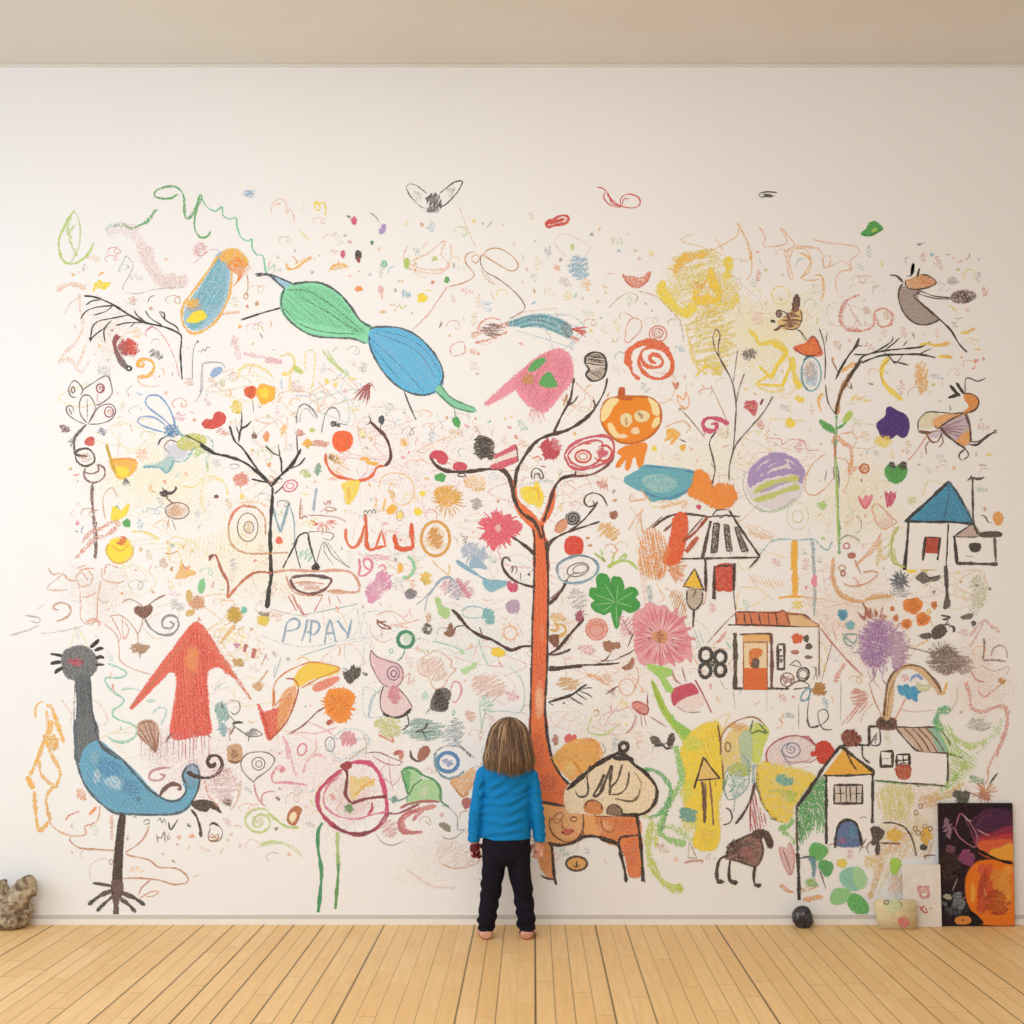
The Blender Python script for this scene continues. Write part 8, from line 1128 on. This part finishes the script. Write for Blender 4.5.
# ================================================================ the child, seen from behind
KS = 231.5; CY = -.285
def px(x, y, yy=CY): return Vector((CAMX+(x-533)/KS, yy, CAMZ-(y-644)/KS))
def seg(x, y, w, d, yy=CY): v = px(x, y, yy); return (v.x, v.y, v.z, w/KS/2, d)
child = empty('person', (px(506.5, 940).x, CY, 0)); tag(child, 'small child from behind with brown bobbed hair, blue long-sleeved top and dark trousers, barefoot', 'person')
child_kids = []
skin = NT('skin'); co = skin.n('ShaderNodeTexCoord').outputs['Object']; skin.set(Base_Color=skin.mix(skin.maprange(skin.noise(30, 3, co), .4, .7), lin('#e2ac92'), lin('#d08c74')), Roughness=.5); skin.b.inputs['Subsurface Weight'].default_value = .1; skin.b.inputs['Subsurface Radius'].default_value = (.01, .004, .002)
bm = bmesh.new(); HC = px(509, 746, CY)
ball(bm, HC+Vector((0, .002, .01)), (.07, .082, .082)); ball(bm, HC+Vector((0, .035, -.035)), (.05, .045, .045)); ball(bm, HC+Vector((0, .086, -.012)), (.009, .012, .009))
for sx in (-1, 1): ball(bm, HC+Vector((sx*.07, .004, -.008)), (.01, .016, .022)); ball(bm, HC+Vector((sx*.03, .06, -.028)), (.022, .02, .018))
ball(bm, HC+Vector((0, .074, -.045)), (.02, .012, .006))
tubes(bm, [seg(508, 756, 22, .046), seg(507.5, 768, 21, .045), seg(507, 776, 30, .05)])
tubes(bm, [seg(507, 772, 26, .042), seg(507, 782, 34, .046), seg(506.5, 800, 36, .05), seg(506, 825, 38, .056), seg(506, 840, 38, .058), seg(506, 852, 34, .05)])
for s1, hip, kn, an in ((-1, 496, 491.5, 486.5), (1, 516.5, 521.5, 526.5)):
    tubes(bm, [seg(hip, 850, 22, .056), seg(hip+s1*1.5, 868, 19, .046), seg(kn, 893, 15, .036), seg(kn+s1*1.5, 905, 14, .036), seg(an, 924, 10, .024, CY-.012), seg(an, 932, 9.4, .024, CY-.014), seg(an, 938, 10, .022, CY-.01)])
    a = px(an, 940, CY); f = s1*.012
    tubes(bm, [(a.x-s1*.001, CY-.046, .020, .020, .016), (a.x, CY-.034, .024, .028, .022), (a.x+f*.3, CY-.002, .024, .027, .022), (a.x+f, CY+.045, .018, .031, .016), (a.x+f*1.3, CY+.078, .012, .030, .010), (a.x+f*1.4, CY+.092, .011, .022, .007)])
    for k in range(5): r_ = (.0105, .0078, .0075, .007, .0062)[k]; ball(bm, Vector((a.x+f*1.4-s1*(.022-k*.0115), CY+.1-k*.004-(.0 if k else .002), .009)), (r_, r_*1.4, r_*.95))
def hand(w0, s1):     # relaxed hand hanging from the cuff, palm to the thigh, thumb towards the wall
    ro = lambda v: w0+Matrix.Rotation(s1*.85, 3, 'Z') @ (v-w0)
    palm = w0+Vector((0, .004, -.034))
    tubes(bm, [(*(w0+Vector((0, 0, .02))), .017, .018), (*w0, .0165, .018), (*(w0+Vector((0, .002, -.014))), .0205, .019), (*palm, .0235, .021), (*(palm+Vector((-s1*.002, 0, -.012))), .0225, .019)], 14)
    for k in range(4):
        L = (.024, .027, .0255, .020)[k]; b0 = palm+Vector((-s1*.001, .020-k*.0134, -.014)); a1 = b0+Vector((s1*.001, -.001, -L*.6)); a2 = a1+Vector((-s1*.008, .001, -L*.4)); a3 = a2+Vector((-s1*.010, .001, L*.05))
        tubes(bm, [(*ro(b0), .0078, .0072), (*ro((b0+a1)/2), .0074, .0068), (*ro(a1), .0072, .0066), (*ro(a2), .0066, .0062), (*ro(a3), .005, .005)], 10)
    t0 = palm+Vector((-s1*.002, .022, .012)); tubes(bm, [(*ro(t0), .009, .009), (*ro(t0+Vector((-s1*.005, .012, -.012))), .008, .008), (*ro(t0+Vector((-s1*.009, .014, -.026))), .007, .007), (*ro(t0+Vector((-s1*.013, .012, -.036))), .0055, .0055)], 10)
WL, WR = px(474.6, 841, CY+.01), px(539, 841, CY+.01)
for w0, s1, sh, el in ((WL, -1, (485.5, 781), (477, 808)), (WR, 1, (528, 782), (537.5, 808))):
    tubes(bm, [seg(*sh, 8, .018), seg((sh[0]*.4+el[0]*.6), 793, 8.4, .02), seg(*el, 10.4, .023, CY-.008), seg(el[0]-s1*0+s1*.4, 824, 9, .021, CY), (*(w0+Vector((0, 0, .012))), .017, .018)]); hand(w0, s1)
body = remesh('body', bm, .0026, skin.m, None, 2)
for v in body.data.vertices: v.co.z = max(v.co.z, .0005)
child_kids.append(body)
pm = simple('crimson_paint', '#7a1f2c', .5, 60, '#5a1520'); body.data.materials.append(pm)
for p_ in body.data.polygons:
    c_ = p_.center
    if c_.x < WL.x+.03 and c_.z < WL.z-.012 and c_.z > .3 and noise.noise(c_*60) > -.25: p_.material_index = 1
em = simple('eye', '#f4f2ee', .2); im = simple('iris', '#3a2a1e', .2)
for sx in (-1, 1):
    bm = bmesh.new(); ball(bm, HC+Vector((sx*.028, .073, .004)), (.010, .008, .008)); o = bmobj('eye', bm, em); child_kids.append(o)
# top
def foldz(c, n_):
    x, z = c.x-px(506.5, 0).x, c.z; back = 1 if n_.y < .3 else .4; a_ = 0
    if abs(x) < .115:
        lo = max(0, min(1, (.31+.1-(z-.1))/.12)); a_ += .0062*math.sin(z*138+x*22*math.sin(z*9)+5.5*noise.noise(Vector((x*9, c.y*5, z*9))))*(1 if z < .62 else .4)*(.6+noise.noise(Vector((x*14, 3, z*10))))
        a_ += .0080*math.sin((z-x*.8)*98+3.2*noise.noise(Vector((x*8, 1, z*8))))*max(0, 1-abs(z-.66)/.1)*(.7+.6*noise.noise(Vector((x*10, 7, z*6))))
    else: a_ += .0030*math.sin(z*175+x*60+3*noise.noise(c*12))*(.6+noise.noise(c*11))*(1 if z < .66 else .5)
    return a_*back*.85
shirt = NT('blue_jersey'); co = shirt.n('ShaderNodeTexCoord').outputs['Object']; shirt.set(Base_Color=shirt.mix(shirt.noise(14, 3, co), lin('#0b84c6'), lin('#0876b4')), Roughness=.75); shirt.b.inputs['Specular IOR Level'].default_value = .2; shirt.bump(shirt.noise(420, 2, co), .15, .002)
bm = bmesh.new()
tubes(bm, [seg(508, 762, 22, .046), seg(508, 764.5, 34, .054), seg(508, 768.5, 45, .060), seg(507, 777, 49, .067), seg(506.8, 795, 46, .070), seg(506, 812, 48, .070), seg(506, 828, 49, .074), seg(506, 838.5, 50, .077)], 32)
for s1, q in ((-1, ((488, 769, 12), (482.5, 774, 14), (479.6, 785, 13), (478, 799, 13.4), (475.8, 812, 13.6), (474.6, 824, 13.4), (474, 837, 12.6), (474, 842, 12))), (1, ((526.5, 770.5, 12), (531.5, 776, 14), (534.2, 787, 13), (535.4, 800, 13.4), (537.2, 812, 13.6), (538.4, 824, 13.4), (539.4, 837, 12.6), (539.4, 842, 12)))):
    tubes(bm, [seg(x_, y_, w_, w_/KS*.6, CY-(.006 if 800 < y_ < 815 else 0)) for x_, y_, w_ in q], 20)
child_kids.append(remesh('blue_top', bm, .0036, shirt.m, None, 3, foldz))
def foldp(c, n_):
    x = c.x-px(506.5, 0).x; z = c.z; low = max(0, 1-z/.30); k = .0014+.0060*low*low+.003*max(0, 1-abs(z-.22)/.07)
    return k*math.sin(z*(120+60*low)+x*28+(7*noise.noise(c*9)))*(.7+.8*noise.noise(Vector((x*18, c.y*10, z*9))))
bm = bmesh.new(); tubes(bm, [seg(506.2, 834, 45, .068), seg(506.2, 840, 48, .073), seg(506.3, 852, 49.5, .079), seg(506.3, 859, 48, .072), seg(506.3, 864, 36, .058)], 32)
for s1, q in ((-1, ((495, 855, 25, .066), (493.6, 868, 23.5, .058), (491.8, 882, 21.5, .05), (489.5, 900, 19.6, .044), (487.6, 914, 18.6, .040), (486.4, 923, 18.8, .038), (486.6, 929, 15, .034), (487, 933, 13, .032))), (1, ((517.6, 855, 25, .066), (519, 868, 23.5, .058), (521, 882, 21.5, .05), (523.8, 900, 19.6, .044), (525.6, 914, 18.4, .040), (526.4, 923, 18.6, .038), (527, 929, 15, .034), (527, 933.5, 13, .032)))):
    tubes(bm, [seg(x_, y_, w_, d_, CY-(.012 if y_ > 910 else 0)) for x_, y_, w_, d_ in q], 24)
tm = NT('dark_trousers'); co = tm.n('ShaderNodeTexCoord').outputs['Object']; tm.set(Base_Color=tm.mix(tm.noise(18, 3, co), lin('#131019'), lin('#1f1a28')), Roughness=.85); tm.b.inputs['Specular IOR Level'].default_value = .15; tm.bump(tm.noise(350, 2, co), .2, .002)
child_kids.append(remesh('trousers', bm, .0034, tm.m, None, 3, foldp))
# hair: scalp cap plus individual locks
hm = NT('hair'); ha = hm.n('ShaderNodeAttribute', attribute_name='tone'); cr = hm.n('ShaderNodeValToRGB'); hm.l(ha.outputs['Fac'], cr.inputs[0]); e_ = cr.color_ramp.elements; e_.new(.5); e_.new(.8)
for el, (p_, c_) in zip(e_, ((0, '#3c281b'), (.4, '#664a34'), (.72, '#957353'), (1, '#cba97f'))): el.position = p_; el.color = (*lin(c_), 1)
hm.set(Base_Color=cr.outputs[0], Roughness=.42); hm.b.inputs['Specular IOR Level'].default_value = .5
prof = [(716.8, 3), (718.2, 12), (721.5, 22), (727, 33), (733.5, 38), (740, 42.5), (752, 46.5), (761, 49), (768, 48)]
def hw_at(y_):
    for (a0, b0), (a1, b1) in zip(prof, prof[1:]):
        if y_ <= a1: f = max(0, (y_-a0)/(a1-a0)); return (b0+(b1-b0)*f)/KS/2
    return prof[-1][1]/KS/2
bm = bmesh.new(); tubes(bm, [seg(509, y_, w_*.93, w_/KS/2*.93, CY) for y_, w_ in prof], 28); bmesh.ops.translate(bm, verts=bm.verts, vec=(0, -.004, 0))
for v in bm.verts:                       # open the fringe in front of the face
    if v.co.y > CY+.055 and v.co.z < HC.z+.045: v.co.y = CY+.055
cap = bmobj('hair', bm, hm.m); at_ = cap.data.attributes.new('tone', 'FLOAT', 'POINT'); at_.data.foreach_set('value', [.12]*len(cap.data.vertices)); child_kids.append(cap)
V, F, Tn = [], [], []; RH = random.Random(5); crown = px(508, 719, CY-.02)
for i in range(2100):
    th = RH.uniform(0, 2*math.pi); front = math.sin(th) > .55
    if front and RH.random() < .5: continue
    end = 765.5+RH.uniform(-5, 4)+7.5*(1-abs(math.cos(th-.1)))*(math.sin(th) < 0)
    if front: end = RH.uniform(733, 738)
    rad = RH.uniform(.93, 1.05); st = RH.uniform(717.5, 722) if RH.random() < .7 else RH.uniform(722, 740); tone = min(1, max(0, .42+.34*noise.noise(Vector((math.cos(th)*3.2, math.sin(th)*3.2, 2)))*2+RH.gauss(0, .2))); wv = RH.uniform(0, 6); flip = RH.uniform(-.003, .006); r0 = RH.uniform(.0011, .0022); n_ = 15; prev = None; tw = RH.uniform(-.25, .25)
    for j in range(n_):
        f = j/(n_-1); y_ = st+(end-st)*(1-math.cos(f*math.pi/2)) if st < 722 else st+(end-st)*f; h = hw_at(y_)*rad; a2 = th+tw*f+.05*math.sin(f*5+wv)
        c_ = px(509, y_, CY-.004)+Vector((math.cos(a2)*h, math.sin(a2)*h*(1.0), 0)); out = Vector((math.cos(a2), math.sin(a2), 0)); c_ += out*(flip*f**4+.0022*math.sin(f*7+wv)); 
        if y_ > 768: c_ -= out*(y_-768)*.0011
        rr = r0*(1-.75*f**3); sd = Vector((-out.y, out.x, 0)); ring = []
        for q in range(4): an_ = q*math.pi/2; V.append(c_+sd*rr*math.cos(an_)+(out+Vector((0, 0, .3)))*rr*math.sin(an_)); Tn.append(min(1, max(0, tone+.18*f**2))); ring.append(len(V)-1)
        if prev:
            for q in range(4): F.append((prev[q], prev[(q+1) % 4], ring[(q+1) % 4], ring[q]))
        prev = ring
me = bpy.data.meshes.new('hair_locks'); me.from_pydata(V, [], F); at_ = me.attributes.new('tone', 'FLOAT', 'POINT'); at_.data.foreach_set('value', Tn)
for p_ in me.polygons: p_.use_smooth = True
o = link('hair_locks', me, hm.m); o.parent = cap; o.matrix_parent_inverse = Matrix()
for o in child_kids: o.parent = child; o.data.transform(Matrix.Translation(-child.location))
me.transform(Matrix.Translation(-child.location))
